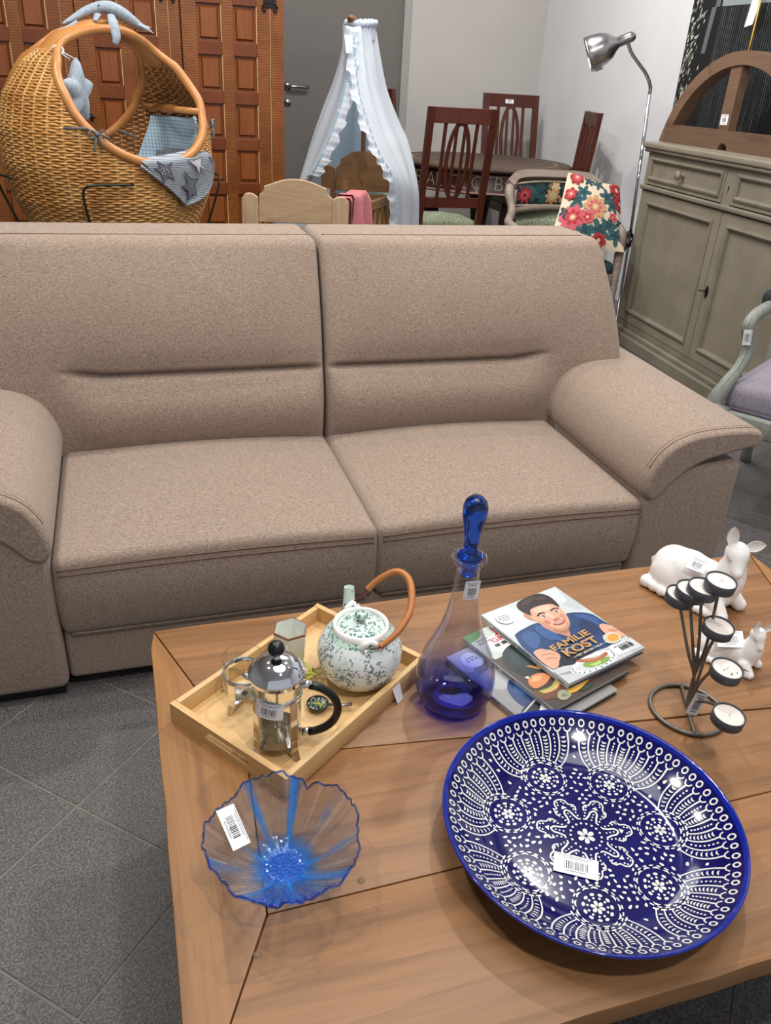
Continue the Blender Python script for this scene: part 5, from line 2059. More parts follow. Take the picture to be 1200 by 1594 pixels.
for q in (-0.022, -0.014, -0.006, 0.002, 0.010, 0.018):
    c0 = m + dd * q
    s1 = dd.cross(Vector((0, 0, 1))).normalized()
    mb.tube([c0 + (s1 * cos(2 * pi * k / 12) + Vector((0, 0, 1)) * sin(2 * pi * k / 12)) * 0.0125 + dd * (0.004 * cos(2 * pi * k / 12)) for k in range(12)], 0.0022, 5, closed=True)
mb.build('hood_bar', M['cane_rim'], parent=cradle, world=True)


def bow(parent, p, out, up, k=1.0):
    mb = MB()
    p, out, up = Vector(p), Vector(out).normalized(), Vector(up).normalized()
    sd = out.cross(up)
    for s in (-1, 1):
        mb.tube(spline([p, p + (sd * s * 0.02 + up * 0.012 + out * 0.008) * k, p + (sd * s * 0.030 - up * 0.004 + out * 0.008) * k, p + (sd * s * 0.012 - up * 0.010) * k, p], 4), 0.0032 * k, 6, flat=0.5)
        mb.tube(spline([p, p + (sd * s * 0.010 - up * 0.022 + out * 0.010) * k, p + (sd * s * 0.014 - up * 0.046 + out * 0.004) * k], 4), 0.0032 * k, 6, flat=0.5)
    mb.tube([p + out * 0.002, p + out * 0.012], 0.006 * k, 6)
    return mb.build('ribbon_bow', M['ribbon_grey'], parent=parent, world=True)


bow(cradle, shell(radians(124), 1.10, 0.018), CN, (0, 0, 1), 1.0)
bow(cradle, shell(radians(38), 1.125, 0.016), CAX + CN, (0, 0, 1), 1.1)
mb = MB()
mb.tube([shell(radians(118), 1.09, 0.018), shell(radians(128), 1.115, 0.02), shell(radians(140), 1.112, 0.012)], 0.0032, 6)
mb.build('ribbon', M['ribbon_grey'], parent=cradle, world=True)
mb = MB()
mb.tube([shell(radians(-58), 1.075, -0.004), shell(radians(-44), 1.05, -0.03)], 0.0032, 6)
mb.build('ribbon', M['ribbon_grey'], parent=cradle, world=True)
# bedding: mattress, waffle bumper, star blanket
mt = thing('cradle_mattress', 'pale grey mattress lying in the bottom of the wicker cradle', 'mattress', (CC.x, CC.y, 0.9))
mb = MB()
ring = lambda z_, k: [shell(2 * pi * i / 40, 0.9, 0) * k + (CC + Vector((0, 0, 0.9))) * (1 - k) + Vector((0, 0, z_)) for i in range(40)]
vs = ring(0.0, 0.90) + ring(0.065, 0.93) + ring(0.082, 0.80) + ring(0.086, 0.3)
fs = [(j * 40 + i, j * 40 + (i + 1) % 40, j * 40 + 40 + (i + 1) % 40, j * 40 + 40 + i) for j in range(3) for i in range(40)]
fs += [tuple(reversed(range(40))), tuple(range(120, 160))]
mb.add(vs, fs, 0, True)
mb.build('cover', M['sheet_white'], parent=mt, world=True)
bp = thing('bumper', 'pale blue waffle-weave bumper tied inside the hood end of the wicker cradle', 'bumper', (CC.x + 0.2, CC.y + 0.1, 0.99))


def pad(u, v, off):
    ph = radians(lerp(lerp(-46, -31, v), lerp(40, 27, v), u))
    zz = lerp(0.965, 1.128 + 0.010 * u, v) - 0.008 * sin(pi * u) * v
    return shell(ph, zz, off + 0.004 * sin(7 * u) * sin(5 * v))


mb = MB()
mb.grid(lambda u, v: pad(u, v, -0.040), 26, 16)
mb.grid(lambda u, v: pad(1 - u, v, -0.024), 26, 16)
mb.tube([pad(i / 20, 1, -0.032) for i in range(21)], 0.007, 6)
mb.tube([pad(0, i / 12, -0.032) for i in range(13)], 0.007, 6)
mb.tube([pad(1, i / 12, -0.032) for i in range(13)], 0.007, 6)
bo = mb.build('pad', M['waffle_blue'], parent=bp, world=True)
uv = bo.data.uv_layers.new(name='UVMap')
for lp in bo.data.loops:
    co = bo.data.vertices[lp.vertex_index].co
    uv.data[lp.index].uv = (co.x * 0.8 + co.y * -0.6 + 1.0, co.z + 1.0)
mb = MB()
mb.grid(lambda u, v: shell(radians(lerp(-30, 42, u)), lerp(0.968, 1.012 + 0.012 * abs(sin(5 * u)), v), -0.052), 18, 5)
mb.build('grey_fold', M['knit_grey'], parent=bp, world=True)
bl = thing('star_blanket', 'grey knitted baby blanket with three stars hanging over the near rim of the cradle', 'blanket', tuple(shell(radians(78), 1.03, 0.03)))


def bpt(ph, z_, off):
    return shell(radians(ph), z_, off)


edge_l = spline([(107, 1.026), (98, 0.985), (87, 0.935), (77, 0.884)], 6)
edge_r = spline([(58, 1.050), (49.5, 0.995), (51, 0.935), (62, 0.900), (75, 0.884)], 6)


def at(e, t_):
    f_ = t_ * (len(e) - 1)
    i = min(len(e) - 2, int(f_))
    return e[i].lerp(e[i + 1], f_ - i)


def blk(u, v, extra=0.0):
    a, b = at(edge_l, v), at(edge_r, v)
    q = a.lerp(b, u)
    off = 0.021 + 0.004 * sin(6 * u + 2 * v) + extra
    if v < 0.14:
        k = 1 - v / 0.14
        # over the rim and into the cradle
        return bpt(q.x, q.y + 0.016 * sin(pi * min(1, 0.5 + k * 0.5)) * 1.0, off * (1 - k) + (-0.035) * k)
    return bpt(q.x, q.y + 0.016 * max(0, 1 - (v - 0.14) * 3), off)


mb = MB()
mb.grid(lambda u, v: blk(u, v), 22, 26)
mb.grid(lambda u, v: blk(1 - u, v, -0.006), 22, 26)
mb.build('knit', M['knit_grey'], parent=bl, world=True)
mb = MB()
mb.tube([bpt(p.x, p.y, 0.021) for p in edge_l[2:]] + [bpt(p.x, p.y, 0.021) for p in reversed(edge_r[2:])], 0.0052, 6)
mb.build('rolled_hem', M['knit_grey'], parent=bl, world=True)
stars = [([(95.9, 1.025), (91.1, 1.011), (87.5, 1.022), (89.0, 0.999), (86.0, 0.967), (90.6, 0.98), (92.8, 0.957), (94.0, 0.989), (98.0, 1.005), (94.5, 1.008)], 'star_dark'),
         ([(77.5, 1.026), (72.5, 1.024), (66.1, 1.031), (66.6, 1.008), (58.9, 0.982), (68.0, 1.0), (68.4, 0.976), (71.2, 1.003)], 'star_light'),
         ([(80.2, 0.993), (75.7, 0.967), (68.7, 0.964), (71.8, 0.947), (69.0, 0.908), (73.7, 0.919), (76.6, 0.900), (76.8, 0.929), (82.0, 0.947), (77.0, 0.952)], 'star_dark')]
for pl, mm in stars:
    mb = MB()
    c_ = Vector((sum(p[0] for p in pl) / len(pl), sum(p[1] for p in pl) / len(pl)))
    P_ = [bpt(p[0], p[1], 0.0275) for p in pl]
    mb.add(P_ + [bpt(c_.x, c_.y, 0.0285)], [(i, (i + 1) % len(pl), len(pl)) for i in range(len(pl))], 0)
    mb.tube(P_, 0.0014, 4, closed=True, mi=1)
    if mm == 'star_dark' and pl[0][0] > 90:
        for k in range(7):
            q = c_ + Vector((2.4 * cos(k * 2.4), 0.016 * sin(k * 2.4))) * (0.35 + 0.1 * k)
            mb.lathe([(0, 0.0016), (0.0022, 0.001)], 6, 2, M=Matrix.Translation(bpt(q.x, q.y, 0.0285)) @ CN.to_track_quat('Z', 'Y').to_matrix().to_4x4())
    mb.build('star', [M[mm], M['star_line'], M['star_light']], parent=bl, world=True)
# star cushion hanging from the rim inside the opening
sc_ = thing('star_cushion', 'pale grey star-shaped cushion hanging on a string inside the cradle opening', 'cushion', tuple(shell(radians(150), 1.27, -0.03)))
ctr = shell(radians(143), 1.205, -0.100) + CAX * 0.012
Mx = frame3(ctr, CN * 0.55 - CAX * 0.9 + CN * 0.0, (0.1, 0.0, 1))
mb = MB()
NSG = 40


def star_r(a):
    k = (a - pi / 2) % (2 * pi / 5)
    k = min(k, 2 * pi / 5 - k) / (pi / 5)
    return lerp(0.098, 0.048, k ** 0.8)


for s in (1, -1):
    vs = [(0, 0, 0.026 * s)]
    for j, f_ in enumerate((0.35, 0.65, 0.88, 1.0)):
        for k in range(NSG):
            a = 2 * pi * k / NSG
            vs.append((f_ * star_r(a) * cos(a), f_ * star_r(a) * sin(a), 0.026 * s * sqrt(max(0, 1 - f_ ** 2.2))))
    fs = [(0, 1 + k, 1 + (k + 1) % NSG) for k in range(NSG)]
    for j in range(3):
        fs += [(1 + j * NSG + k, 1 + (j + 1) * NSG + k, 1 + (j + 1) * NSG + (k + 1) % NSG, 1 + j * NSG + (k + 1) % NSG) for k in range(NSG)]
    mb.add(vs, [f if s > 0 else tuple(reversed(f)) for f in fs], 0, True, Mx)
mb.build('pillow', M['plush'], parent=sc_, world=True)
mb = MB()
rimp = shell(radians(158), 1.318, 0.0)
for s in (-1, 1):
    mb.tube([rimp + Vector((0.004 * s, 0, 0)), ctr + Vector((0.01 * s, 0, 0.09))], 0.0016, 5)
mb.tube([rimp + Vector((0.016 * cos(2 * pi * k / 10), 0.004 * sin(4 * pi * k / 10), 0.012 * sin(2 * pi * k / 10))) for k in range(10)], 0.003, 5, closed=True)
mb.build('hanging_string', M['sheet_white'], parent=sc_, world=True)
# dolphin lying on the handle
dl = thing('plush_dolphin', 'small grey-blue plush dolphin draped over the handle of the wicker cradle', 'plush toy', (0.0, 3.14, 1.42))
bpts = spline([(-0.118, 3.10, 1.392), (-0.085, 3.115, 1.409), (-0.04, 3.13, 1.433), (0.01, 3.14, 1.447), (0.05, 3.15, 1.439), (0.09, 3.165, 1.419), (0.125, 3.18, 1.400), (0.15, 3.19, 1.400)], 5)
nb = len(bpts)
rad = [(0.004, 0.0), (0.014, 0.18), (0.022, 0.38), (0.028, 0.52), (0.026, 0.66), (0.018, 0.8), (0.011, 0.92), (0.005, 1.0)]


def rfn(t_):
    for (r0, a), (r1, b) in zip(rad, rad[1:]):
        if t_ <= b:
            return lerp(r0, r1, (t_ - a) / (b - a))
    return rad[-1][0]


mb = MB()
mb.tube(bpts, [rfn(i / (nb - 1)) for i in range(nb)], 12, flat=0.75)
mb.build('body', M['plush'], parent=dl, world=True)
for pts, r in (([(-0.075, 3.10, 1.40), (-0.105, 3.085, 1.382), (-0.135, 3.08, 1.372)], [0.010, 0.011, 0.004]), ([(0.03, 3.115, 1.425), (0.035, 3.085, 1.400), (0.040, 3.07, 1.366), (0.034, 3.068, 1.345)], [0.012, 0.016, 0.014, 0.008]), ([(0.11, 3.165, 1.408), (0.135, 3.15, 1.398), (0.158, 3.15, 1.385)], [0.008, 0.009, 0.004]), ([(-0.01, 3.115, 1.425), (-0.02, 3.095, 1.405)], [0.012, 0.008])):
    mb = MB()
    mb.tube(spline(pts, 4), [lerp(r[min(len(r) - 1, int(i / 4))], r[min(len(r) - 1, int(i / 4) + 1)], (i % 4) / 4) for i in range((len(pts) - 1) * 4 + 1)], 10, flat=0.45)
    mb.build('fin', M['plush'], parent=dl, world=True)
MB().lathe([(0, 0.0028), (0.0026, 0.0014), (0.003, 0)], 8, M=Matrix.Translation((-0.004, 3.112, 1.449)) @ Matrix.Rotation(radians(60), 4, 'X')).build('eye', M['black'], parent=dl, world=True)
# metal stand
M['stand_metal'] = plain('stand_metal', C(56, 58, 52), 0.4, 0.7)
sd_ = thing('cradle_stand', 'thin dark metal stand with bent hoops carrying the wicker cradle', 'stand', (CC.x, CC.y, 0))
for (a1, a2) in ((radians(204), 'l'), (radians(132), 'n'), (radians(40), 'r'), (radians(-50), 'f')):
    o1, o2 = shell(a1, 0.95, 0.026), shell(a1, 0.93, 0.05)
    side = Vector((-sin(a1), cos(a1), 0))
    foot_ = CC + (o1 - CC).normalized() * 0.0 + Vector((0.42 * cos(a1 + radians(32)), 0.36 * sin(a1 + radians(32)), 0.005))
    pts = [shell(a1 - 0.42, 0.955, 0.016), shell(a1 - 0.10, 0.956, 0.030), shell(a1, 0.945, 0.036), shell(a1 + 0.02, 0.90, 0.034), shell(a1 + 0.0, 0.76, 0.05), shell(a1, 0.70, 0.07)]
    p_ = pts[-1].copy()
    p_.z = 0.004
    pts.append(p_ + (p_ - Vector((CC.x, CC.y, p_.z))).normalized() * 0.10)
    MB().tube(spline(pts, 5), 0.0042, 7).build('hoop_leg', M['stand_metal'], parent=sd_, world=True)
mb = MB()
mb.tube([shell(2 * pi * k / 48, 0.69, 0.012) for k in range(48)], 0.0045, 6, closed=True)
mb.build('cradle_ring', M['stand_metal'], parent=sd_, world=True)
# ------------------------------------------------------------------ wardrobe
def tiger_mat(name, c1, c2, c3, axis, sc):
    t = NT(name)
    v = t.coord((1, 1, 1), rnd=True)
    w_ = t.wave(v, sc, 3.0, 2, 4.0, axis)
    n1 = t.noise(v, 7, 3)
    col = t.ramp(n1, [(0.3, c1), (0.55, c2), (0.75, c3)])
    t.color(t.mix(t.math('MULTIPLY', t.math('SUBTRACT', 1.0, w_), 0.62), col, C(66, 26, 8)))
    t.set(Roughness=0.34)
    return t.m


M['ward_stile'] = tiger_mat('wardrobe_stile', C(122, 68, 28), C(142, 84, 36), C(156, 100, 48), 'Z', 28)
M['ward_rail'] = tiger_mat('wardrobe_rail', C(104, 50, 22), C(122, 62, 28), C(130, 72, 34), 'X', 34)
M['ward_panel'] = wood('wardrobe_panel', C(116, 60, 26), C(144, 82, 40), C(130, 70, 32), axis=2, grain=14, rough=0.32, fine=160)
M['ward_light'] = plain('wardrobe_bead_lit_edge', C(190, 150, 108), 0.4, var=0.08)  # pale tone of the real edge beads and the painted lit panel edges
M['iron_black'] = plain('iron_black', C(22, 20, 20), 0.5, 0.4)
WY = 4.5
ward = thing('wardrobe', 'reddish-brown panelled wooden wardrobe with rippled grain and iron hinges', 'wardrobe', (0.0, WY + 0.3, 0))
WT = 2.02
MB().box(-1.36, 0.846, WY + 0.026, WY + 0.56, 0.0, WT).build('carcass', M['ward_rail'], parent=ward, world=True)
MB().box(-1.40, 0.88, WY - 0.03, WY + 0.58, WT, WT + 0.06, bev=0.01).build('cornice', M['ward_stile'], parent=ward, world=True)
rows = [(1.404 + 0.2105 * k, 1.561 + 0.2105 * k) for k in range(-6, 3)]
bev_panel = {}


def raised_panel(wd, ht):
    k = (round(wd, 3), round(ht, 3))
    if k in bev_panel:
        return bev_panel[k]
    mb = MB()
    hx, hz = wd / 2, ht / 2
    L_ = [(hx, hz, 0.014), (hx - 0.012, hz - 0.012, 0.014), (hx - 0.020, hz - 0.020, 0.002), (hx - 0.024, hz - 0.024, 0.002)]
    vs = []
    for (a, b, y) in L_:
        vs += [(-a, y, -b), (a, y, -b), (a, y, b), (-a, y, b)]
    fs = []
    for i in range(3):
        for q in range(4):
            q2 = (q + 1) % 4
            fs.append((i * 4 + q, i * 4 + q2, i * 4 + 4 + q2, i * 4 + 4 + q))
    fs.append((12, 13, 14, 15))
    mb.add(vs, fs)
    bev_panel[k] = mb.mesh('panel', M['ward_panel'])
    return bev_panel[k]


doors = [(-1.02, -0.598, -0.66), (-0.590, -0.177, -0.115), (-0.113, 0.298, 0.352), (0.357, 0.776, 0.846)]
for di, (x0, x1, x2) in enumerate(doors):
    cols = [(x0 + 0.072, x0 + 0.186), (x0 + 0.243, x0 + 0.355)]
    mb = MB()
    zb, zt = 0.10, WT - 0.03
    for (a, b) in ((x0, cols[0][0]), (cols[0][1], cols[1][0]), (cols[1][1], x1)):
        mb.box(a, b, WY, WY + 0.024, zb, zt, bev=0.0015)
    door_ = mb.build('door', M['ward_stile'], parent=ward, world=True)
    zr = [zb] + [q for r in rows for q in r] + [zt]
    for (a, b) in cols:
        for i in range(0, len(zr), 2):
            MB().box(a, b, WY + 0.0012, WY + 0.024, zr[i], zr[i + 1], bev=0.001).build('rail', M['ward_rail'], parent=door_, world=True)
        for (z0, z1) in rows:
            o = link(bpy.data.objects.new('panel', raised_panel(b - a, z1 - z0)))
            o.parent = door_
            o.location = Vector(((a + b) / 2, WY + 0.004, (z0 + z1) / 2)) - Vector((0.0, WY + 0.3, 0))
            # pale strip down each panel's right side: its lit edge put into colour
    mb = MB()
    for (a, b) in cols:
        for (z0, z1) in rows:
            mb.box(b - 0.0030, b + 0.0012, WY - 0.0006, WY + 0.012, z0 + 0.002, z1 - 0.002)
    mb.build('panel_lit_edges', M['ward_light'], parent=door_, world=True, kind='stuff')
    if x2 > x1:
        MB().box(x1 + 0.003, x2 - 0.002, WY + 0.001, WY + 0.024, zb, zt, bev=0.0015).build('stile_strip', M['ward_stile'], parent=ward, world=True)
    MB().box(x1 - 0.0005, x1 + 0.0022, WY - 0.002, WY + 0.02, zb, zt).build('edge_bead', M['ward_light'], parent=ward, world=True)
for hx, hzz in ((0.776, 1.566), (0.298, 1.575)):
    mb = MB()
    for s in (-1, 1):
        mb.tube(spline([(hx, WY - 0.006, hzz + 0.02), (hx + s * 0.022, WY - 0.006, hzz + 0.012), (hx + s * 0.036, WY - 0.006, hzz - 0.002), (hx + s * 0.028, WY - 0.006, hzz - 0.022), (hx + s * 0.018, WY - 0.006, hzz - 0.010)], 5), 0.0065, 8, flat=0.5)
    mb.box(hx - 0.03, hx + 0.03, WY - 0.008, WY - 0.001, hzz - 0.004, hzz + 0.030)
    mb.build('iron_hinge', M['iron_black'], parent=ward, world=True)
mb = MB()
mb.tube([(-0.088, WY + 0.002, 1.056), (-0.088, WY - 0.03, 1.056), (-0.070, WY - 0.034, 1.056)], 0.004, 6)
mb.tube([(-0.088, WY - 0.004, 1.04), (-0.088, WY - 0.004, 1.072)], 0.006, 6)
mb.build('key', M['iron_black'], parent=ward, world=True)
# ------------------------------------------------------------------ wooden doll's cradle, its canopy and the pink cloth
M['pale_oak'] = wood('pale_oak', C(166, 136, 106), C(192, 164, 132), C(180, 150, 118), axis=0, grain=10, rough=0.5, fine=170)
M['pale_oak_v'] = wood('pale_oak_post', C(168, 138, 108), C(196, 168, 136), C(182, 152, 120), axis=2, grain=10, rough=0.5, fine=170)
M['mid_oak'] = wood('mid_oak', C(130, 90, 50), C(156, 112, 68), C(144, 100, 58), axis=0, grain=10, rough=0.5, fine=170)
M['mid_oak_v'] = wood('mid_oak_post', C(126, 86, 48), C(150, 106, 62), C(140, 96, 54), axis=2, grain=10, rough=0.5, fine=170)
crib = thing('baby_crib', 'small pale oak baby crib with arched end boards standing behind the sofa', 'crib', (0.9, 4.05, 0))


def crib_end(origin, ax, w_, h0, k, mats, name):
    """arched end board: origin bottom left, ax along it, width w_; k scales the arch height"""
    ax = Vector(ax).normalized()
    th = Vector((-ax.y, ax.x, 0)) * 0.026
    up = Vector((0, 0, 1))

    def slab(poly, t0, t1, m, nm, par):
        n = len(poly)
        vs = [Vector(origin) + ax * x + up * z + th * t for t in (t0, t1) for x, z in poly]
        fs = [tuple(range(n)), tuple(reversed(range(n, 2 * n)))] + [(i, i + n, (i + 1) % n + n, (i + 1) % n) for i in range(n)]
        bm = bmesh.new()
        bv = [bm.verts.new(v) for v in vs]
        for f in fs:
            bm.faces.new([bv[i] for i in f])
        bmesh.ops.recalc_face_normals(bm, faces=bm.faces[:])
        bmesh.ops.bevel(bm, geom=[e for e in bm.edges if e.calc_face_angle(0) > 1.0], offset=0.003, segments=1, affect='EDGES')
        return MB().bm(bm).build(nm, m, parent=par, world=True)
    pw = 0.072
    postL = [(0, 0.04), (pw, 0.04), (pw, h0 - 0.035)] + [(p.x, p.y) for p in spline([(pw, h0 - 0.012), (0.045, h0 + 0.002), (0.018, h0), (0.002, h0 - 0.02)], 4)] + [(0, h0 - 0.05)]
    end = slab(postL, 0.0, 1.0, mats[1], 'post', None) if False else None
    board_ = slab([(pw - 0.002, 0.2), (w_ - pw + 0.002, 0.2), (w_ - pw + 0.002, h0 - 0.13), (pw - 0.002, h0 - 0.13)], 0.35, 0.75, mats[0], name, crib)
    slab(postL, 0.0, 1.0, mats[1], 'post', board_)
    slab([(w_ - x, z) for x, z in reversed(postL)], 0.0, 1.0, mats[1], 'post', board_)
    top = [(pw, h0 - 0.115), (w_ - pw, h0 - 0.115), (w_ - pw, h0 - 0.004)]
    top += [(p.x, p.y) for p in spline([(w_ - pw - 0.004, h0 - 0.004), (w_ - pw - 0.022, h0 + 0.012), (w_ - pw - 0.026, h0 + 0.034 * k)], 4)]
    top += [(p.x, p.y) for p in spline([(w_ - pw - 0.034, h0 + 0.036 * k), (w_ * 0.62, h0 + 0.060 * k), (w_ * 0.5, h0 + 0.066 * k), (w_ * 0.38, h0 + 0.060 * k), (pw + 0.034, h0 + 0.036 * k)], 5)]
    top += [(p.x, p.y) for p in spline([(pw + 0.026, h0 + 0.034 * k), (pw + 0.022, h0 + 0.012), (pw + 0.004, h0 - 0.004)], 4)]
    slab(top, 0.05, 0.95, mats[0], 'crest_rail', board_)
    return board_


F0, F1 = Vector((0.505, 3.705, 0)), Vector((0.965, 3.625, 0))
fax = (F1 - F0).normalized()
fw_ = (F1 - F0).length
lax = Vector((-fax.y, fax.x, 0))           # along the crib, away from the camera
lax = (Vector((1.10, 4.45, 0)) - F0).normalized()
crib_end(F0, fax, fw_, 0.825, 1.0, (M['pale_oak'], M['pale_oak_v']), 'footboard')
LEN = 0.80
H0 = F0 + lax * LEN + fax * 0.0
crib_end(H0, fax, fw_ * 0.90, 0.885, 1.15, (M['mid_oak'], M['mid_oak_v']), 'headboard')
for s in (0.035, fw_ - 0.035):
    a, b = F0 + fax * s + Vector((0, 0, 0.745)), H0 + fax * s + Vector((0, 0, 0.765))
    dv = (b - a)
    mb = MB()
    Mx = frame3(a, dv, fax)
    L_ = dv.length
    mb.box(0.03, L_, -0.012, 0.012, -0.022, 0.022, bev=0.003, M=Mx)
    rail_ = mb.build('side_rail', M['mid_oak'], parent=crib, world=True)
    for k in range(11):
        q = a + dv * ((k + 0.8) / 11.6)
        MB().tube([q, q - Vector((0, 0, 0.40))], 0.0085, 8).build('spindle', M['mid_oak_v'], parent=crib, world=True)
    mb = MB()
    mb.box(0.03, L_, -0.012, 0.012, -0.022, 0.022, bev=0.003, M=frame3(a - Vector((0, 0, 0.42)), dv, fax))
    mb.build('lower_rail', M['mid_oak'], parent=crib, world=True)
mb = MB()
c0 = F0 + fax * 0.03 + Vector((0, 0, 0.33))
mb.box(0.03, LEN, 0, fw_ - 0.06, 0, 0.02, M=frame3(c0, lax, fax))
mb.build('slat_bed', M['mid_oak'], parent=crib, world=True)
# canopy pole rising from the headboard
pb = H0 + fax * (fw_ * 0.42) + lax * 0.03
ptop = Vector((1.160, 4.41, 1.535))
pole = spline([(pb.x, pb.y, 0.6), (pb.x, pb.y, 1.0), (pb.x + (ptop.x - pb.x) * 0.4, pb.y - 0.02, 1.35), (ptop.x + 0.02, ptop.y + 0.02, ptop.z - 0.03)], 6)
M['pole_wood'] = wood('pole_wood', C(112, 72, 40), C(140, 92, 54), C(126, 82, 46), axis=2, grain=12, rough=0.4)
MB().tube(pole, 0.012, 10).build('canopy_pole', M['pole_wood'], parent=crib, world=True)
fin = frame3(ptop, (0.3, 0.95, 0.1), (1, 0, 0))
fd = Vector((-0.42, -0.88, 0.12)).normalized()
q = fd.to_track_quat('Z', 'Y').to_matrix().to_4x4()
MB().lathe([(0.012, -0.06), (0.022, -0.05), (0.022, -0.02), (0.018, 0.0), (0.02, 0.012), (0.016, 0.03), (0.008, 0.048), (0.0, 0.06)], 16, M=Matrix.Translation(ptop) @ q).build('finial', M['pole_wood'], parent=crib, world=True)

t = NT('canopy_cotton')
t.color(C(216, 222, 230)).set(Roughness=0.9)
t.b.inputs['Subsurface Weight'].default_value = 0.0
tr = t.n('ShaderNodeBsdfTranslucent')
tr.inputs[0].default_value = C(200, 214, 230)
mx = t.n('ShaderNodeMixShader')
mx.inputs[0].default_value = 0.42
t.l(t.b.outputs[0], mx.inputs[1])
t.l(tr.outputs[0], mx.inputs[2])
t.l(mx.outputs[0], t.out.inputs['Surface'])
M['canopy'] = t.m
t = NT('canopy_blue')
t.color(C(196, 222, 238)).set(Roughness=0.9)
tr = t.n('ShaderNodeBsdfTranslucent')
tr.inputs[0].default_value = C(196, 222, 240)
mx = t.n('ShaderNodeMixShader')
mx.inputs[0].default_value = 0.5
t.l(t.b.outputs[0], mx.inputs[1])
t.l(tr.outputs[0], mx.inputs[2])
t.l(mx.outputs[0], t.out.inputs['Surface'])
M['canopy_blue'] = t.m
M['bead_blue'] = plain('eyelet_ribbon', C(140, 182, 206), 0.8)
can = thing('crib_canopy', 'white and pale blue ruffled fabric canopy hanging from the crib pole', 'canopy', (1.16, 4.4, 0.8))


def sheet(inner, outer, nu, nv, folds, amp, name, mat_, par, lab=None):
    """cloth between two hanging edges, with vertical folds"""
    e0, e1 = spline(inner, 8), spline(outer, 8)

    def sm(e, t_):
        f_ = t_ * (len(e) - 1)
        i = min(len(e) - 2, int(f_))
        return e[i].lerp(e[i + 1], f_ - i)

    def fn(u, v):
        a, b = sm(e0, v), sm(e1, v)
        p = a.lerp(b, u)
        d = (b - a)
        nn = Vector((-d.y, d.x, 0))
        nn = nn.normalized() if nn.length > 1e-6 else Vector((0, -1, 0))
        k = amp * (0.35 + v) * sin(pi * u) ** 0.5
        return p + nn * (k * (sin(folds * 2 * pi * u + 1.3 * sin(3 * v)) + 0.4 * sin(folds * 3.7 * pi * u + 2)))
    mb = MB()
    mb.grid(fn, nu, nv)
    return mb.build(name, mat_, parent=par, world=True, label=lab), e0, e1


def ruffle(edge, par, w_, side, name='ruffle'):
    e = spline(edge, 10)
    n = len(e)
    rn = random.Random(5)

    def fn(u, v):
        i = min(n - 2, int(u * (n - 1)))
        p = e[i].lerp(e[i + 1], u * (n - 1) - i)
        g = 0.010 * v * sin(60 * u + 2 * sin(9 * u)) + 0.006 * v * sin(140 * u)
        return p + Vector(side) * (w_ * v * (1 + 0.15 * sin(48 * u))) + Vector((0.2 * g, -1.0 * g - 0.010 * v, 0.5 * g))
    mb = MB()
    mb.grid(fn, 110, 5)
    r_ = mb.build(name, M['canopy'], parent=par, world=True)
    mb = MB()
    for k in range(1, 46):
        i = min(n - 1, int(k / 46 * (n - 1)))
        p = e[i] + Vector((0, -0.006, 0))
        mb.box(p.x - 0.0032, p.x + 0.0032, p.y - 0.003, p.y, p.z - 0.005, p.z + 0.005)
    mb.build('ribbon_eyelets', M['bead_blue'], parent=r_, world=True, kind='stuff')
    return r_


r_in = [(1.145, 4.330, 1.501), (1.140, 4.240, 1.346), (1.140, 4.140, 1.212), (1.165, 4.040, 1.081), (1.201, 3.960, 0.972), (1.261, 3.930, 0.875), (1.294, 3.950, 0.721), (1.306, 3.970, 0.500)]
r_out = [(1.283, 4.420, 1.529), (1.312, 4.420, 1.410), (1.362, 4.420, 1.242), (1.437, 4.420, 1.097), (1.486, 4.400, 1.001), (1.520, 4.310, 0.805), (1.535, 4.300, 0.660), (1.540, 4.300, 0.455)]
l_in = [(1.117, 4.330, 1.492), (1.107, 4.260, 1.344), (1.070, 4.200, 1.207), (1.013, 4.160, 1.068), (0.952, 4.150, 0.939), (0.907, 4.160, 0.859)]
l_out = [(1.125, 4.450, 1.520), (1.127, 4.470, 1.400), (1.097, 4.500, 1.271), (1.043, 4.520, 1.130), (0.983, 4.520, 0.967), (0.916, 4.490, 0.784)]
b_l = [(1.156, 4.500, 1.458), (1.152, 4.520, 1.316), (1.129, 4.540, 1.198), (1.086, 4.560, 1.045), (1.041, 4.580, 0.886), (0.994, 4.600, 0.721)]
b_r = [(1.285, 4.520, 1.466), (1.334, 4.550, 1.326), (1.408, 4.600, 1.209), (1.485, 4.640, 1.054), (1.539, 4.660, 0.891), (1.570, 4.660, 0.723)]
sheet(r_in, r_out, 40, 46, 2.6, 0.020, 'right_curtain', M['canopy'], can)
sheet(l_in, l_out, 24, 40, 1.6, 0.010, 'left_curtain', M['canopy'], can)
sheet(b_l, b_r, 30, 30, 2.5, 0.014, 'inner_lining', M['canopy_blue'], can, 'pale blue inner lining')
ruffle(r_in, can, 0.045, (-0.95, -0.2, 0.1))
ruffle(l_in, can, 0.052, (0.85, -0.3, -0.10))
# gathered collar at the top of the pole
mb = MB()
cc = Vector((1.215, 4.44, 1.515))
cx_ = Vector((0.94, 0.30, 0.10)).normalized()
cy_ = Vector((-0.30, 0.93, 0.05)).normalized()


def collar(u, v):
    a = 2 * pi * u
    g = 1 + 0.07 * sin(26 * a) * v
    return cc + cx_ * (0.074 * cos(a) * g) + cy_ * (0.070 * sin(a) * g) + Vector((0, 0, 0.022 * sin(pi * v * 1.3) - 0.045 * v + 0.004 * sin(31 * a)))


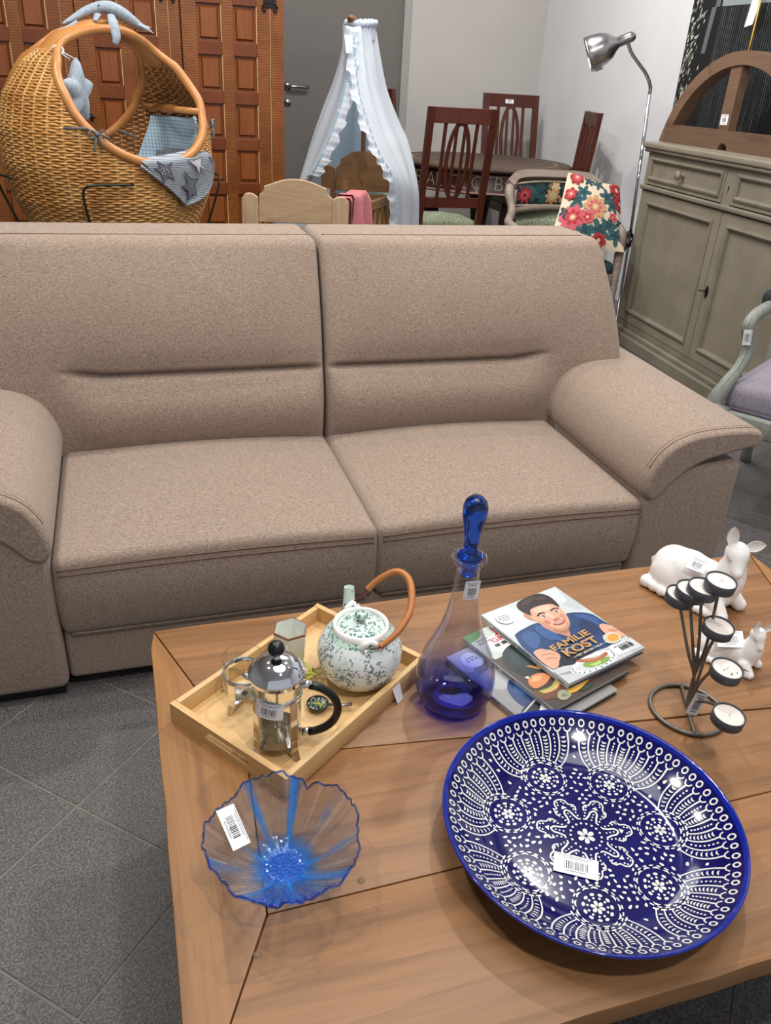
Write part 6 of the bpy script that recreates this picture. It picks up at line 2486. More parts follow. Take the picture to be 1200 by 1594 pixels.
mb.grid(collar, 120, 8, cu=True)
mb.tube([cc + cx_ * (0.074 * cos(2 * pi * k / 60) * (1 + 0.05 * sin(17 * k))) + cy_ * (0.070 * sin(2 * pi * k / 60)) + Vector((0, 0, 0.012 + 0.005 * sin(k * 2.1))) for k in range(60)], 0.012, 7, closed=True)
mb.build('gathered_collar', M['canopy'], parent=can, world=True)
mb = MB()
mb.add([(1.086, 4.25, 1.462), (1.118, 4.245, 1.462), (1.126, 4.245, 1.44), (1.118, 4.24, 1.388), (1.094, 4.245, 1.390)], [(0, 1, 2, 3, 4)])
mb.build('paper_tag', M['label_paper'], parent=can, world=True)
# quilted side pad hanging on the far rail
pb_ = thing('crib_bumper', 'pale blue-grey cloth bumper hanging on the left rail inside the baby crib', 'bumper', (0.93, 4.2, 0.8))
ra = F0 + fax * 0.035 + Vector((0, 0, 0.768))
mb = MB()
for off in (0.016, 0.026):
    mb.grid(lambda u, v, off=off: ra + lax * lerp(0.16, LEN - 0.04, u if off < 0.02 else 1 - u) + fax * (off + 0.004 * sin(9 * u)) + Vector((0, 0, 0.015 - 0.30 * v + 0.004 * sin(5 * u))), 16, 8)
mb.build('pad', plain('bumper_cloth', C(186, 202, 214), 0.9, var=0.02), parent=pb_, world=True)
# pink cloth over the near rail
M['pink_cloth'] = fabric('pink_cloth', C(176, 92, 98), C(204, 120, 124), 240)
pk = thing('pink_cloth', 'folded dusty-pink cloth hanging over the right rail of the baby crib', 'cloth', (1.1, 3.9, 0.78))
rr0 = F0 + fax * (fw_ - 0.035) + Vector((0, 0, 0.782))


def drape(u, v, k=0.0):
    along = lerp(0.015, 0.30 - 0.02 * k, u) + 0.012 * sin(6 * v + 3 * u)
    t_ = (v - 0.42) * 0.62
    side = max(-1, min(1, t_ / 0.035))
    drop = max(0, abs(t_) - 0.03)
    out = 0.020 * side + 0.012 * k * side + 0.012 * sin(14 * u + 4 * v) * min(1, drop * 8) + 0.06 * drop * side
    return rr0 + lax * along + fax * out + Vector((0, 0, 0.024 + 0.010 * k - drop + 0.012 * sin(pi * u) + 0.006 * sin(11 * u)))


mb = MB()
mb.grid(lambda u, v: drape(u, v, 0), 24, 36)
mb.grid(lambda u, v: drape(u * 0.86 + 0.05, v * 0.92 + 0.02, 1.0), 22, 34)
mb.grid(lambda u, v: drape(u * 0.66 + 0.10, v * 0.86 + 0.05, 1.9), 20, 32)
mb.build('folded_cloth', M['pink_cloth'], parent=pk, world=True)
# ------------------------------------------------------------------ dining chairs
M['mahogany'] = wood('mahogany', C(64, 26, 17), C(90, 40, 26), C(76, 32, 21), axis=2, grain=12, rough=0.32, fine=160)
M['seat_green'] = None
t = NT('seat_green')
vo = t.n('ShaderNodeTexVoronoi', feature='DISTANCE_TO_EDGE')
vo.inputs['Scale'].default_value = 42
t.l(t.coord(), vo.inputs['Vector'])
t.color(t.ramp(vo.outputs['Distance'], [(0.03, C(104, 116, 92)), (0.10, C(178, 186, 160)), (0.3, C(158, 168, 140))])).set(Roughness=0.85)
M['seat_green'] = t.m
CW, CH, SH = 0.44, 1.165, 0.505
chair0 = thing('dining_chair', 'mahogany dining chair seen from behind with a pierced oval back and pale green seat', 'chair', (0, 0, 0), 0, 'dining chairs round the table')
RK = 0.10       # rake of the back


def bk_y(z):
    return -RK * max(0, z - SH) / (CH - SH)


def back_bar(x0, x1, z0, z1, w_, d_, name, mid=None):
    mb = MB()
    vs = []
    for (x, z) in ((x0, z0), (x1, z1)):
        for (sx, sy) in ((-1, -1), (1, -1), (1, 1), (-1, 1)):
            vs.append((x + sx * w_ / 2, bk_y(z) + sy * d_ / 2, z))
    mb.add(vs, [(0, 3, 2, 1), (4, 5, 6, 7), (0, 1, 5, 4), (1, 2, 6, 5), (2, 3, 7, 6), (3, 0, 4, 7)])
    return mb.build(name, M['mahogany'], parent=chair0)


for s in (-1, 1):
    mb = MB()
    x = s * (CW / 2 - 0.020)
    vs = []
    for (z, y) in ((0.0, -0.05), (SH, 0.0), (CH, -RK)):
        for (sx, sy) in ((-1, -1), (1, -1), (1, 1), (-1, 1)):
            vs.append((x + sx * 0.020, y + sy * 0.016, z))
    mb.add(vs, [(0, 3, 2, 1), (8, 9, 10, 11)] + [(i * 4 + q, i * 4 + (q + 1) % 4, i * 4 + 4 + (q + 1) % 4, i * 4 + 4 + q) for i in range(2) for q in range(4)])
    mb.build('rear_post', M['mahogany'], parent=chair0)
    MB().box(s * (CW / 2 - 0.022) - 0.02, s * (CW / 2 - 0.022) + 0.02, 0.385, 0.425, 0, SH - 0.05, bev=0.004).build('leg', M['mahogany'], parent=chair0)
    MB().box(s * (CW / 2 - 0.022) - 0.011, s * (CW / 2 - 0.022) + 0.011, 0.0, 0.40, SH - 0.09, SH - 0.03).build('seat_rail', M['mahogany'], parent=chair0)
    back_bar(s * 0.100, s * 0.100, SH + 0.145, CH - 0.06, 0.019, 0.014, 'back_slat')
    back_bar(s * 0.026, s * 0.026, SH + 0.145, CH - 0.075, 0.017, 0.013, 'back_slat')
MB().box(-CW / 2 + 0.02, CW / 2 - 0.02, 0.394, 0.418, SH - 0.09, SH - 0.03).build('seat_rail', M['mahogany'], parent=chair0)
MB().box(-CW / 2 + 0.03, CW / 2 - 0.03, -0.012, 0.012, SH - 0.09, SH - 0.01).build('seat_rail', M['mahogany'], parent=chair0)
mb = MB()
mb.box(-CW / 2 + 0.04, CW / 2 - 0.04, bk_y(CH - 0.05) - 0.013, bk_y(CH - 0.05) + 0.013, CH - 0.085, CH, bev=0.002)
mb.build('top_rail', M['mahogany'], parent=chair0)
mb = MB()
mb.box(-CW / 2 + 0.04, CW / 2 - 0.04, bk_y(SH + 0.13) - 0.011, bk_y(SH + 0.13) + 0.011, SH + 0.095, SH + 0.155, bev=0.002)
mb.build('lower_rail', M['mahogany'], parent=chair0)
# pierced oval: a flat ring in the plane of the back
mb = MB()
zc, rz_, rx_ = (SH + 0.145 + CH - 0.085) / 2 + 0.004, (CH - 0.085 - SH - 0.145) / 2 + 0.012, 0.078
N_ = 36
vs = []
for k in range(N_):
    a = 2 * pi * k / N_
    for (f_, sy) in ((1.0, -1), (0.0, -1), (0.0, 1), (1.0, 1)):
        q = 0.020 * (1 - f_)
        x, z = (rx_ - q) * cos(a), zc + (rz_ - q * 1.3) * sin(a)
        vs.append((x, bk_y(z) + sy * 0.0095, z))
fs = []
for k in range(N_):
    l = (k + 1) % N_
    for m in range(4):
        fs.append((k * 4 + m, k * 4 + (m + 1) % 4, l * 4 + (m + 1) % 4, l * 4 + m))
mb.add(vs, fs)
mb.build('oval_ring', M['mahogany'], parent=chair0)
mb = MB()
mb.soft(-CW / 2 + 0.028, CW / 2 - 0.028, 0.015, 0.405, SH - 0.04, SH + 0.012, 0.014, 10, 10, 2, warp=lambda p: (p.x, p.y, p.z + (0.016 * (1 - (p.x / 0.2) ** 2) * (1 - ((p.y - 0.21) / 0.2) ** 2) if p.z > SH - 0.01 else 0)))
mb.build('seat', M['seat_green'], parent=chair0)
chair0.matrix_basis = Matrix.Translation((1.985, 4.99, 0)) @ Matrix.Rotation(radians(-1.5), 4, 'Z')
chR = dup(chair0, (2.995, 6.33, 0), radians(180), 'mahogany dining chair against the back wall with a price sticker on its top rail')
sticker(chR, frame3((-0.0 + 0.02, bk_y(CH - 0.045) + 0.0145, CH - 0.042), (-1, 0, 0), (0, -0.15, 1)), 0.066, 0.038, seed=61)
chL = dup(chair0, (1.72, 5.78, 0), radians(-60), 'mahogany dining chair half hidden behind the crib canopy beside the grey door')
sticker(chL, frame3((0.06, bk_y(CH - 0.045) - 0.0145, CH - 0.045), (1, 0, 0), (0, -0.15, 1)), 0.05, 0.038, seed=62)
chS = dup(chair0, (3.06, 5.30, 0), radians(72), 'mahogany dining chair seen edge-on by the white right wall')

for q in (chR, chL):
    q.matrix_basis = q.matrix_basis @ Matrix.Scale(1.06, 4)
chS.matrix_basis = chS.matrix_basis @ Matrix.Rotation(radians(-4), 4, 'X')
# ------------------------------------------------------------------ round table
tcx, tcy, tr, tz = 2.50, 5.70, 0.615, 0.82
M['table_top_leather'] = None
t = NT('leather_top')
tc = t.n('ShaderNodeTexCoord')
sep = t.n('ShaderNodeVectorMath', operation='LENGTH')
t.l(tc.outputs['Object'], sep.inputs[0])
n1 = t.noise(tc.outputs['Object'], 6, 4)
rr = t.math('ADD', sep.outputs['Value'], t.math('MULTIPLY', n1, 0.10))
t.color(t.ramp(rr, [(0.22, C(160, 74, 32)), (0.46, C(128, 66, 38)), (0.56, C(84, 58, 46)), (0.7, C(84, 68, 58))])).set(Roughness=0.55)
t.b.inputs['Specular IOR Level'].default_value = 0.2
M['table_top_leather'] = t.m
M['apron_dark'] = plain('apron_dark', C(54, 24, 20), 0.35, var=0.1)
M['gilt'] = plain('gilt', C(176, 168, 138), 0.4, 0.2)
M['pale_line'] = plain('pale_line', C(172, 134, 128), 0.5)
rt = thing('round_table', 'round dark wooden table with gilt lettering on its apron and leather top', 'table', (tcx, tcy, 0))
MB().lathe([(0.0, tz), (tr - 0.012, tz), (tr, tz - 0.008), (tr, tz - 0.022), (tr - 0.012, tz - 0.030), (0.0, tz - 0.030)], 72).build('table_top', M['table_top_leather'], parent=rt)
mb = MB()
for rad_, w_ in ((0.515, 0.006), (0.50, 0.0022)):
    mb.lathe([(rad_ - w_, tz + 0.0008), (rad_, tz + 0.0008)], 72)
mb.build('gilt_ring', M['gilt'], parent=rt)
MB().lathe([(0.565, tz - 0.03), (0.580, tz - 0.04), (0.585, tz - 0.06), (0.585, tz - 0.145), (0.59, tz - 0.150), (0.59, tz - 0.165), (0.575, tz - 0.17), (0.0, tz - 0.17)], 72).build('apron', M['apron_dark'], parent=rt)
MB().lathe([(0.5905, tz - 0.151), (0.5925, tz - 0.156), (0.5905, tz - 0.162)], 72).build('moulding', M['pale_line'], parent=rt)


def on_apron(s, ang, z, hgt, k=1.0):
    vs, fs = text_geo(s, 1.0, -0.022, 'CENTER')
    y1 = max(v.y for v in vs)
    out = []
    for v in vs:
        a = radians(ang) + v.x / y1 * hgt * k / 0.586
        out.append((0.5868 * cos(a), 0.5868 * sin(a), z + v.y / y1 * hgt))
    return out, fs


mb = MB()
for ch_, ang in (('I', -177), ('N', -169.5), ('E', -161.5), ('A', -149.3), ('L', -142.8), ('I', -137.5), ('C', -132), ('L', -125), ('O', -116.5), ('B', -103)):
    vs, fs = on_apron(ch_, ang, tz - 0.136, 0.082, 0.95)
    mb.add(vs, fs)
mb.build('gilt_lettering', M['gilt'], parent=rt, kind='stuff')
mb = MB()
for s in (-1, 1):
    a0 = radians(-155.5)
    pts = []
    for i in range(14):
        q = i / 13
        a = a0 + s * (0.004 + 0.022 * sin(pi * q)) / 1.0
        pts.append((0.588 * cos(a), 0.588 * sin(a), tz - 0.115 + 0.045 * q))
    mb.tube(pts, 0.004, 5)
mb.build('gilt_flourish', plain('gilt_bright', C(214, 176, 84), 0.35, 0.5), parent=rt, kind='stuff')
mb = MB()
mb.lathe([(0.0, 0.62), (0.10, 0.62), (0.075, 0.55), (0.055, 0.40), (0.085, 0.28), (0.11, 0.18), (0.06, 0.14), (0.0, 0.14)], 32)
mb.build('pedestal', M['apron_dark'], parent=rt)
for k in range(4):
    a = k * pi / 2
    d = Vector((cos(a), sin(a), 0))
    MB().tube(spline([d * 0.05 + Vector((0, 0, 0.20)), d * 0.22 + Vector((0, 0, 0.15)), d * 0.38 + Vector((0, 0, 0.03)), d * 0.46 + Vector((0, 0, 0.022))], 4), 0.022, 8).build('foot', M['apron_dark'], parent=rt)
# ------------------------------------------------------------------ floral armchair and cushion
M['grey_wood'] = wood('grey_wood', C(112, 96, 86), C(150, 134, 122), C(132, 116, 104), axis=0, grain=12, rough=0.6, fine=140)
M['floral_dark'] = None


def floral(name, base, sc, seed):
    t = NT(name)
    v = t.coord((1, 1, 1))
    vo = t.n('ShaderNodeTexVoronoi', feature='SMOOTH_F1')
    vo.inputs['Scale'].default_value = sc
    vo.inputs['Smoothness'].default_value = 0.1
    mp = t.n('ShaderNodeMapping')
    mp.inputs['Location'].default_value = (seed, seed * 0.6, seed * 1.3)
    nz = t.n('ShaderNodeTexNoise')
    nz.inputs['Scale'].default_value = sc * 2.5
    t.l(v, nz.inputs['Vector'])
    va = t.n('ShaderNodeMix', data_type='VECTOR')
    va.inputs[0].default_value = 0.06
    t.l(v, mp.inputs['Vector'])
    t.l(mp.outputs[0], va.inputs[4])
    t.l(nz.outputs['Color'], va.inputs[5])
    t.l(va.outputs[1], vo.inputs['Vector'])
    s = t.n('ShaderNodeSeparateColor')
    t.l(vo.outputs['Color'], s.inputs[0])
    hue = t.ramp(s.outputs[0], [(0.0, C(150, 40, 44)), (0.30, C(44, 84, 92)), (0.55, C(196, 158, 112)), (0.78, C(36, 66, 78))])
    inside = t.math('LESS_THAN', vo.outputs['Distance'], 0.42)
    t.color(t.mix(inside, base, hue)).set(Roughness=0.9)
    return t.m


M['floral_dark'] = floral('floral_tapestry', C(34, 46, 52), 13, 2.0)
M['welt'] = plain('welt_cream', C(176, 162, 140), 0.8)
ac = thing('carved_armchair', 'grey-brown wooden armchair with a floral tapestry back band behind the sofa', 'armchair', (2.315, 4.30, 0), radians(178))
# local: x across (chair's own right is +x seen from behind), front is +y
AWH = 0.275
top = spline([(-AWH, 0.03, 0.822), (-0.20, -0.015, 0.862), (0.0, -0.03, 0.868), (0.20, -0.015, 0.862), (AWH, 0.03, 0.822)], 8)
MB().tube(top, 0.030, 4, smooth=False).build('crest_rail', M['grey_wood'], parent=ac)
low = spline([(-AWH + 0.02, 0.03, 0.685), (0.0, -0.02, 0.700), (AWH - 0.02, 0.03, 0.685)], 8)
MB().tube(low, 0.017, 8).build('lower_back_rail', M['grey_wood'], parent=ac)


def bandp(u, v, off):
    x = lerp(-0.245, 0.245, u)
    y = -0.028 + 0.05 * (x / 0.3) ** 2
    return (x, y + off + 0.012 * sin(pi * u) ** .3 * sin(pi * v) * (1 if off > 0 else -1), lerp(0.712, 0.838 - 0.02 * (x / 0.27) ** 2, v))


mb = MB()
mb.grid(lambda u, v: bandp(1 - u, v, 0.010), 20, 7)
mb.grid(lambda u, v: bandp(u, v, -0.010), 20, 7)
bb = mb.build('tapestry_band', M['floral_dark'], parent=ac)
mb = MB()
lp = [bandp(i / 16, 0, 0.012) for i in range(17)] + [bandp(1, i / 5, 0.012) for i in range(1, 6)] + [bandp(1 - i / 16, 1, 0.012) for i in range(1, 17)] + [bandp(0, 1 - i / 5, 0.012) for i in range(1, 5)]
mb.tube(lp, 0.006, 6, closed=True)
mb.build('welt', M['welt'], parent=bb)
for s in (-1, 1):
    fl = 0.062 if s > 0 else 0.012
    # the crest rail sweeps down into an arm and its front post
    arm = spline([(s * (AWH - 0.01), 0.022, 0.812), (s * (AWH + 0.010), 0.07, 0.775), (s * (AWH + 0.010), 0.13, 0.700), (s * (AWH + fl), 0.22, 0.655), (s * (AWH + fl), 0.31, 0.640), (s * (AWH + fl), 0.345, 0.60), (s * (AWH + fl), 0.34, 0.50)], 6)
    MB().tube(arm, [0.026] * 8 + [0.023] * (len(arm) - 8), 8).build('arm', M['grey_wood'], parent=ac)
    MB().tube([(s * (AWH - 0.03), 0.03, 0.80), (s * (AWH - 0.03), 0.02, 0.42), (s * (AWH - 0.03), -0.03, 0.0)], 0.021, 8).build('rear_post', M['grey_wood'], parent=ac)
    MB().tube([(s * (AWH + fl), 0.34, 0.52), (s * (AWH + fl), 0.34, 0.20), (s * (AWH + fl), 0.34, 0.0)], [0.026, 0.022, 0.016], 8).build('leg', M['grey_wood'], parent=ac)
mb = MB()
mb.soft(-AWH + 0.01, AWH - 0.01, 0.02, 0.36, 0.40, 0.475, 0.03, 10, 10, 2)
mb.build('seat', M['floral_dark'], parent=ac)
MB().box(-AWH, AWH, 0.02, 0.355, 0.35, 0.41, bev=0.006).build('seat_frame', M['grey_wood'], parent=ac)

cu = thing('floral_cushion', 'cream square cushion printed with red and pink flowers and teal leaves', 'cushion', (2.50, 4.07, 0.64))
P00, P10, P11, P01 = Vector((2.165, 3.98, 0.560)), Vector((2.585, 3.90, 0.535)), Vector((2.665, 4.185, 0.835)), Vector((2.335, 4.185, 0.900))
cnrm = (P10 - P00).cross(P01 - P00).normalized()


def cush(u, v, s, k=0.0):
    p = P00.lerp(P10, u).lerp(P01.lerp(P11, u), v)
    cen = P00.lerp(P10, 0.5).lerp(P01.lerp(P11, 0.5), 0.5)
    e = (sin(pi * u) * sin(pi * v)) ** 0.55 if 0 < u < 1 and 0 < v < 1 else 0
    pin = 0.045 * (sin(pi * u) ** 2 * (2 * v - 1) ** 2 + sin(pi * v) ** 2 * (2 * u - 1) ** 2)
    p = p.lerp(cen, pin)
    return p + cnrm * (s * 0.062 * e + k)


M['cushion_cream'] = fabric('cushion_cream', C(196, 178, 152), C(222, 206, 182), 260, bump=0.15)
mb = MB()
mb.grid(lambda u, v: cush(u, v, -1), 22, 22)
mb.grid(lambda u, v: cush(1 - u, v, 1), 22, 22)
cb_ = mb.build('cover', M['cushion_cream'], parent=cu, world=True)
fsgn = 1 if cnrm.dot(Vector((0, -1, 0.5))) > 0 else -1
mb = MB()
fcol = [cmat(176, 44, 46, 0.85), cmat(206, 92, 106, 0.85), cmat(46, 92, 98, 0.85), cmat(206, 156, 112, 0.85), cmat(34, 68, 78, 0.85), cmat(120, 28, 36, 0.85), cmat(224, 196, 150, 0.85)]
lay = [0.0]


def petals(u, v, r, n, mi, a0=0.0, ratio=0.55, inner=0.5, cush=cush, fsgn=None, asp=0.95):
    fsgn = globals()['fsgn'] if fsgn is None else fsgn
    lay[0] += 0.00012
    pts = []
    m = n * 6
    for k in range(m):
        a = 2 * pi * k / m
        rr_ = r * (inner + (1 - inner) * abs(cos(n * (a - a0) / 2)) ** ratio)
        pts.append((u + rr_ * cos(a), v + rr_ * sin(a) * asp))
    rings = []
    for f_ in (1.0, 0.5):
        rings.append([cush(max(0.01, min(0.99, u + (x - u) * f_)), max(0.01, min(0.99, v + (y - v) * f_)), fsgn, fsgn * (0.0012 + lay[0])) for x, y in pts])
    vs = rings[0] + rings[1] + [cush(u, v, fsgn, fsgn * (0.0012 + lay[0]))]
    fs = [(i, (i + 1) % m, m + (i + 1) % m, m + i) for i in range(m)] + [(m + i, m + (i + 1) % m, 2 * m) for i in range(m)]
    mb.add(vs, fs, mi, True)


for (u, v, r, a) in ((0.22, 0.60, .10, .3), (0.30, 0.72, .09, 1.2), (0.38, 0.92, .07, 0.2), (0.55, 0.90, .08, 2), (0.70, 0.72, .10, .6), (0.80, 0.60, .09, 1.5), (0.86, 0.76, .07, 0.2), (0.60, 0.22, .12, .8), (0.74, 0.30, .10, .1), (0.86, 0.18, .10, 1.0), (0.40, 0.20, .09, 1.8), (0.15, 0.15, .08, 0.5), (0.94, 0.36, .06, 2.2), (0.08, 0.42, .07, 1.0), (0.48, 0.06, .08, .3)):
    petals(u, v, r * 1.45, 5, 2 if r > 0.075 else 4, a, 1.3, 0.35)
    petals(u, v, r * 0.75, 4, 4, a + 0.5, 1.4, 0.3)
for (u, v, r, mi, mc, n) in ((0.20, 0.35, .15, 1, 6, 7), (0.12, 0.10, .10, 0, 1, 6), (0.50, 0.52, .15, 3, 6, 8), (0.90, 0.88, .12, 0, 5, 8), (0.96, 0.68, .12, 0, 5, 7), (0.16, 0.94, .10, 0, 1, 7), (0.10, 0.68, .08, 0, 1, 6), (0.62, 0.08, .09, 0, 5, 6), (0.80, 0.42, .06, 1, 5, 5), (0.40, 0.36, .08, 1, 0, 5), (0.33, 0.06, .06, 0, 5, 6)):
    r *= 1.25
    petals(u, v, r, n, mi, 0.3 + u, 0.6, 0.62)
    petals(u, v, r * 0.62, n, mc if mi == 0 else (0 if mi == 1 else 1), 0.8, 0.7, 0.45)
    petals(u, v, r * 0.34, n, mi if mi != 0 else 1, 0.2, 0.6, 0.6)
    petals(u, v, r * 0.20, 5, 6, 0.1, 0.6, 0.7)
mb.build('printed_flowers', fcol, parent=cb_, world=True, kind='stuff')
mb = MB()
lay[0] = 0.0


def onband(u, v, s_, k=0.0):
    return bandp(u, v, 0.0112 + k)


for (u, v, r, mi, n) in ((0.95, 0.4, .07, 2, 5), (0.72, 0.5, .10, 2, 5), (0.64, 0.75, .07, 4, 5), (0.60, 0.3, .07, 2, 5), (0.30, 0.7, .08, 2, 5), (0.14, 0.4, .08, 2, 5), (0.45, 0.8, .06, 6, 5), (0.84, 0.45, .105, 0, 8), (0.84, 0.45, .06, 1, 7), (0.84, 0.45, .03, 5, 6), (0.48, 0.40, .10, 3, 8), (0.48, 0.40, .06, 6, 7), (0.20, 0.5, .08, 0, 7), (0.20, 0.5, .04, 1, 6), (0.36, 0.25, .04, 6, 5)):
    petals(u, v, r, n, mi, u * 5, 0.7, 0.5, onband, 1, 3.6)
mb.build('printed_flowers', fcol, parent=bb, kind='stuff')

# ------------------------------------------------------------------ floor lamp
lamp_ = thing('floor_lamp', 'brushed steel floor lamp with a gooseneck and bell shade by the white wall', 'lamp', (2.93, 4.36, 0))
MB().lathe([(0.0, 0.0), (0.13, 0.0), (0.13, 0.012), (0.12, 0.020), (0.02, 0.026), (0.0, 0.026)], 40).build('base', M['steel'], parent=lamp_)
MB().tube([(2.93, 4.36, 0.02), (2.904, 4.355, 0.62), (2.856, 4.35, 1.30)], 0.0095, 10).build('pole', M['chrome'], parent=lamp_, world=True)
MB().tube(spline([(2.856, 4.35, 1.295), (2.850, 4.35, 1.335), (2.812, 4.35, 1.388), (2.755, 4.348, 1.435), (2.70, 4.345, 1.478), (2.668, 4.34, 1.515), (2.655, 4.335, 1.535)], 6), 0.0095, 10).build('gooseneck', M['chrome'], parent=lamp_, world=True)
ax_ = Vector((-0.80, 0.42, -0.40)).normalized()
Mx = Matrix.Translation((2.662, 4.338, 1.552)) @ ax_.to_track_quat('Z', 'Y').to_matrix().to_4x4()
mb = MB()
mb.lathe([(0.0, -0.034), (0.016, -0.030), (0.025, -0.015), (0.026, 0.0), (0.026, 0.060), (0.034, 0.068), (0.036, 0.074), (0.062, 0.100), (0.078, 0.140), (0.0845, 0.190), (0.0855, 0.215), (0.088, 0.218), (0.086, 0.222)], 36, M=Mx)
mb.lathe([(0.0850, 0.222), (0.082, 0.190), (0.074, 0.140), (0.056, 0.102), (0.02, 0.08), (0.0, 0.08)], 36, M=Mx)
sh_ = mb.build('lamp_shade', M['steel'], parent=lamp_, world=True)
M['bulb'] = plain('bulb_glass', C(230, 228, 222), 0.3)
MB().lathe([(0.012, 0.085), (0.016, 0.11), (0.028, 0.14), (0.030, 0.16), (0.022, 0.18), (0.0, 0.188)], 20, M=Mx).build('bulb', M['bulb'], parent=sh_, world=True)
sticker(lamp_, Matrix.Translation(-Vector((2.93, 4.36, 0))) @ frame3(Mx @ Vector((0.03, -0.086, 0.185)) , Mx.to_3x3() @ Vector((0, 0, -1)), Mx.to_3x3() @ Vector((0.9, 0.35, 0))), 0.045, 0.040, seed=71)
cord = MB()
rn = random.Random(2)
cp = [(2.895, 4.335, 0.60)]
for k in range(3):
    for q in range(8):
        a = 2 * pi * q / 8
        cp.append((2.878 + 0.022 * cos(a) + 0.004 * k, 4.325 - 0.004 * k, 0.535 + 0.040 * sin(a) - 0.006 * k))
cp += [(2.875, 4.32, 0.50), (2.862, 4.315, 0.475)]
cord.tube(spline(cp, 3), 0.0042, 6)
cord.tube([(2.866, 4.315, 0.482), (2.846, 4.31, 0.458)], [0.010, 0.009], 8)
cord.tube([(2.846, 4.312, 0.458), (2.836, 4.312, 0.446)], 0.003, 6)
cord.build('power_cord', M['black_plastic'], parent=lamp_, world=True)

# ------------------------------------------------------------------ green cabinet
def paint_mat(name, c1, c2, worn):
    t = NT(name)
    n1 = t.noise(t.coord(), 5, 4, 0.6)
    n2 = t.noise(t.coord((6, 6, 60)), 3, 3, 0.6)
    col = t.ramp(n1, [(0.3, c1), (0.7, c2)])
    t.color(t.mix(t.math('MULTIPLY', t.math('GREATER_THAN', n2, 0.66), 0.35), col, worn))
    t.set(Roughness=0.55)
    t.bump(n2, 0.1, 0.003)
    return t.m


M['sage'] = paint_mat('sage_paint', C(122, 115, 100), C(140, 132, 115), C(98, 104, 94))
M['sage_dark'] = paint_mat('sage_mould', C(108, 103, 89), C(132, 124, 108), C(72, 80, 74))
cab = thing('sideboard_cabinet', 'sage green painted wooden cabinet with two drawers over two panelled doors', 'cabinet', (2.777, 4.127, 0), atan2(-0.996, -0.085))
W_, CHT, DP = 1.545, 1.07, 0.46
mb = MB()
mb.box(0.0, W_, 0.020, DP, 0.06, 1.035)
mb.build('carcass', M['sage'], parent=cab)
MB().box(-0.028, W_ + 0.028, -0.030, DP + 0.01, 1.040, CHT, bev=0.008, seg=3).build('top_board', M['sage'], parent=cab)
mb = MB()
mb.tube([(-0.012, -0.012, 1.032), (W_ + 0.012, -0.012, 1.032)], 0.012, 8)
mb.build('cornice_moulding', M['sage_dark'], parent=cab)
# stiles and rails of the face
for (a, b, z0, z1) in ((0.0, 0.022, 0.12, 1.035), (0.752, 0.822, 0.855, 1.035), (W_ - 0.022, W_, 0.12, 1.035), (0.022, 0.752, 1.022, 1.035), (0.822, W_ - 0.022, 1.022, 1.035)):
    MB().box(a, b, 0.0, 0.022, z0, z1).build('face_stile', M['sage'], parent=cab)
MB().box(-0.010, W_ + 0.010, -0.016, 0.022, 0.834, 0.858, bev=0.007, seg=3).build('mid_moulding', M['sage_dark'], parent=cab)


def panel_frame(x0, x1, z0, z1, y, par, wd=0.05, dep=0.012, mat_=None, name='moulding'):
    """a recessed panel with a stepped moulding around it"""
    mb = MB()
    L_ = [(0.0, y), (0.0, y - 0.006), (0.010, y - 0.009), (0.018, y - 0.004), (0.022, y + dep)]
    vs = []
    for (o_, yy) in L_:
        vs += [(x0 + o_, yy, z0 + o_), (x1 - o_, yy, z0 + o_), (x1 - o_, yy, z1 - o_), (x0 + o_, yy, z1 - o_)]
    fs = [(i * 4 + q, i * 4 + (q + 1) % 4, i * 4 + 4 + (q + 1) % 4, i * 4 + 4 + q) for i in range(len(L_) - 1) for q in range(4)]
    mb.add(vs, fs)
    return mb.build(name, mat_ or M['sage_dark'], parent=par)


for i, (x0, x1) in enumerate(((0.026, 0.748), (0.826, W_ - 0.026))):
    mb = MB()
    o_ = 0.030
    mb.box(x0, x0 + o_, -0.002, 0.020, 0.864, 1.018)
    mb.box(x1 - o_, x1, -0.002, 0.020, 0.864, 1.018)
    mb.box(x0 + o_, x1 - o_, -0.002, 0.020, 0.864, 0.864 + o_)
    mb.box(x0 + o_, x1 - o_, -0.002, 0.020, 1.018 - o_, 1.018)
    mb.box(x0 + o_, x1 - o_, 0.006, 0.020, 0.864 + o_, 1.018 - o_)
    dr = mb.build('drawer', M['sage'], parent=cab)
    panel_frame(x0 + 0.018, x1 - 0.018, 0.864 + 0.020, 1.018 - 0.020, -0.002, dr)
    if i == 0:
        Mx = Matrix.Translation(((x0 + x1) / 2 - 0.01, 0.0, 0.940)) @ Matrix.Rotation(pi / 2, 4, 'X')
        MB().lathe([(0.012, -0.006), (0.010, 0.012), (0.010, 0.018), (0.021, 0.024), (0.023, 0.030), (0.019, 0.037), (0.0, 0.039)], 20, M=Mx).build('knob', M['sage'], parent=dr)
mb = MB()
mb.lathe([(0.0, 0.0012), (0.006, 0.001), (0.006, 0)], 12, M=Matrix.Translation((0.787, -0.0005, 0.934)) @ Matrix.Rotation(pi / 2, 4, 'X'))
mb.box(0.785, 0.789, -0.0012, 0.0, 0.912, 0.934)
mb.build('keyhole', M['black'], parent=cab)
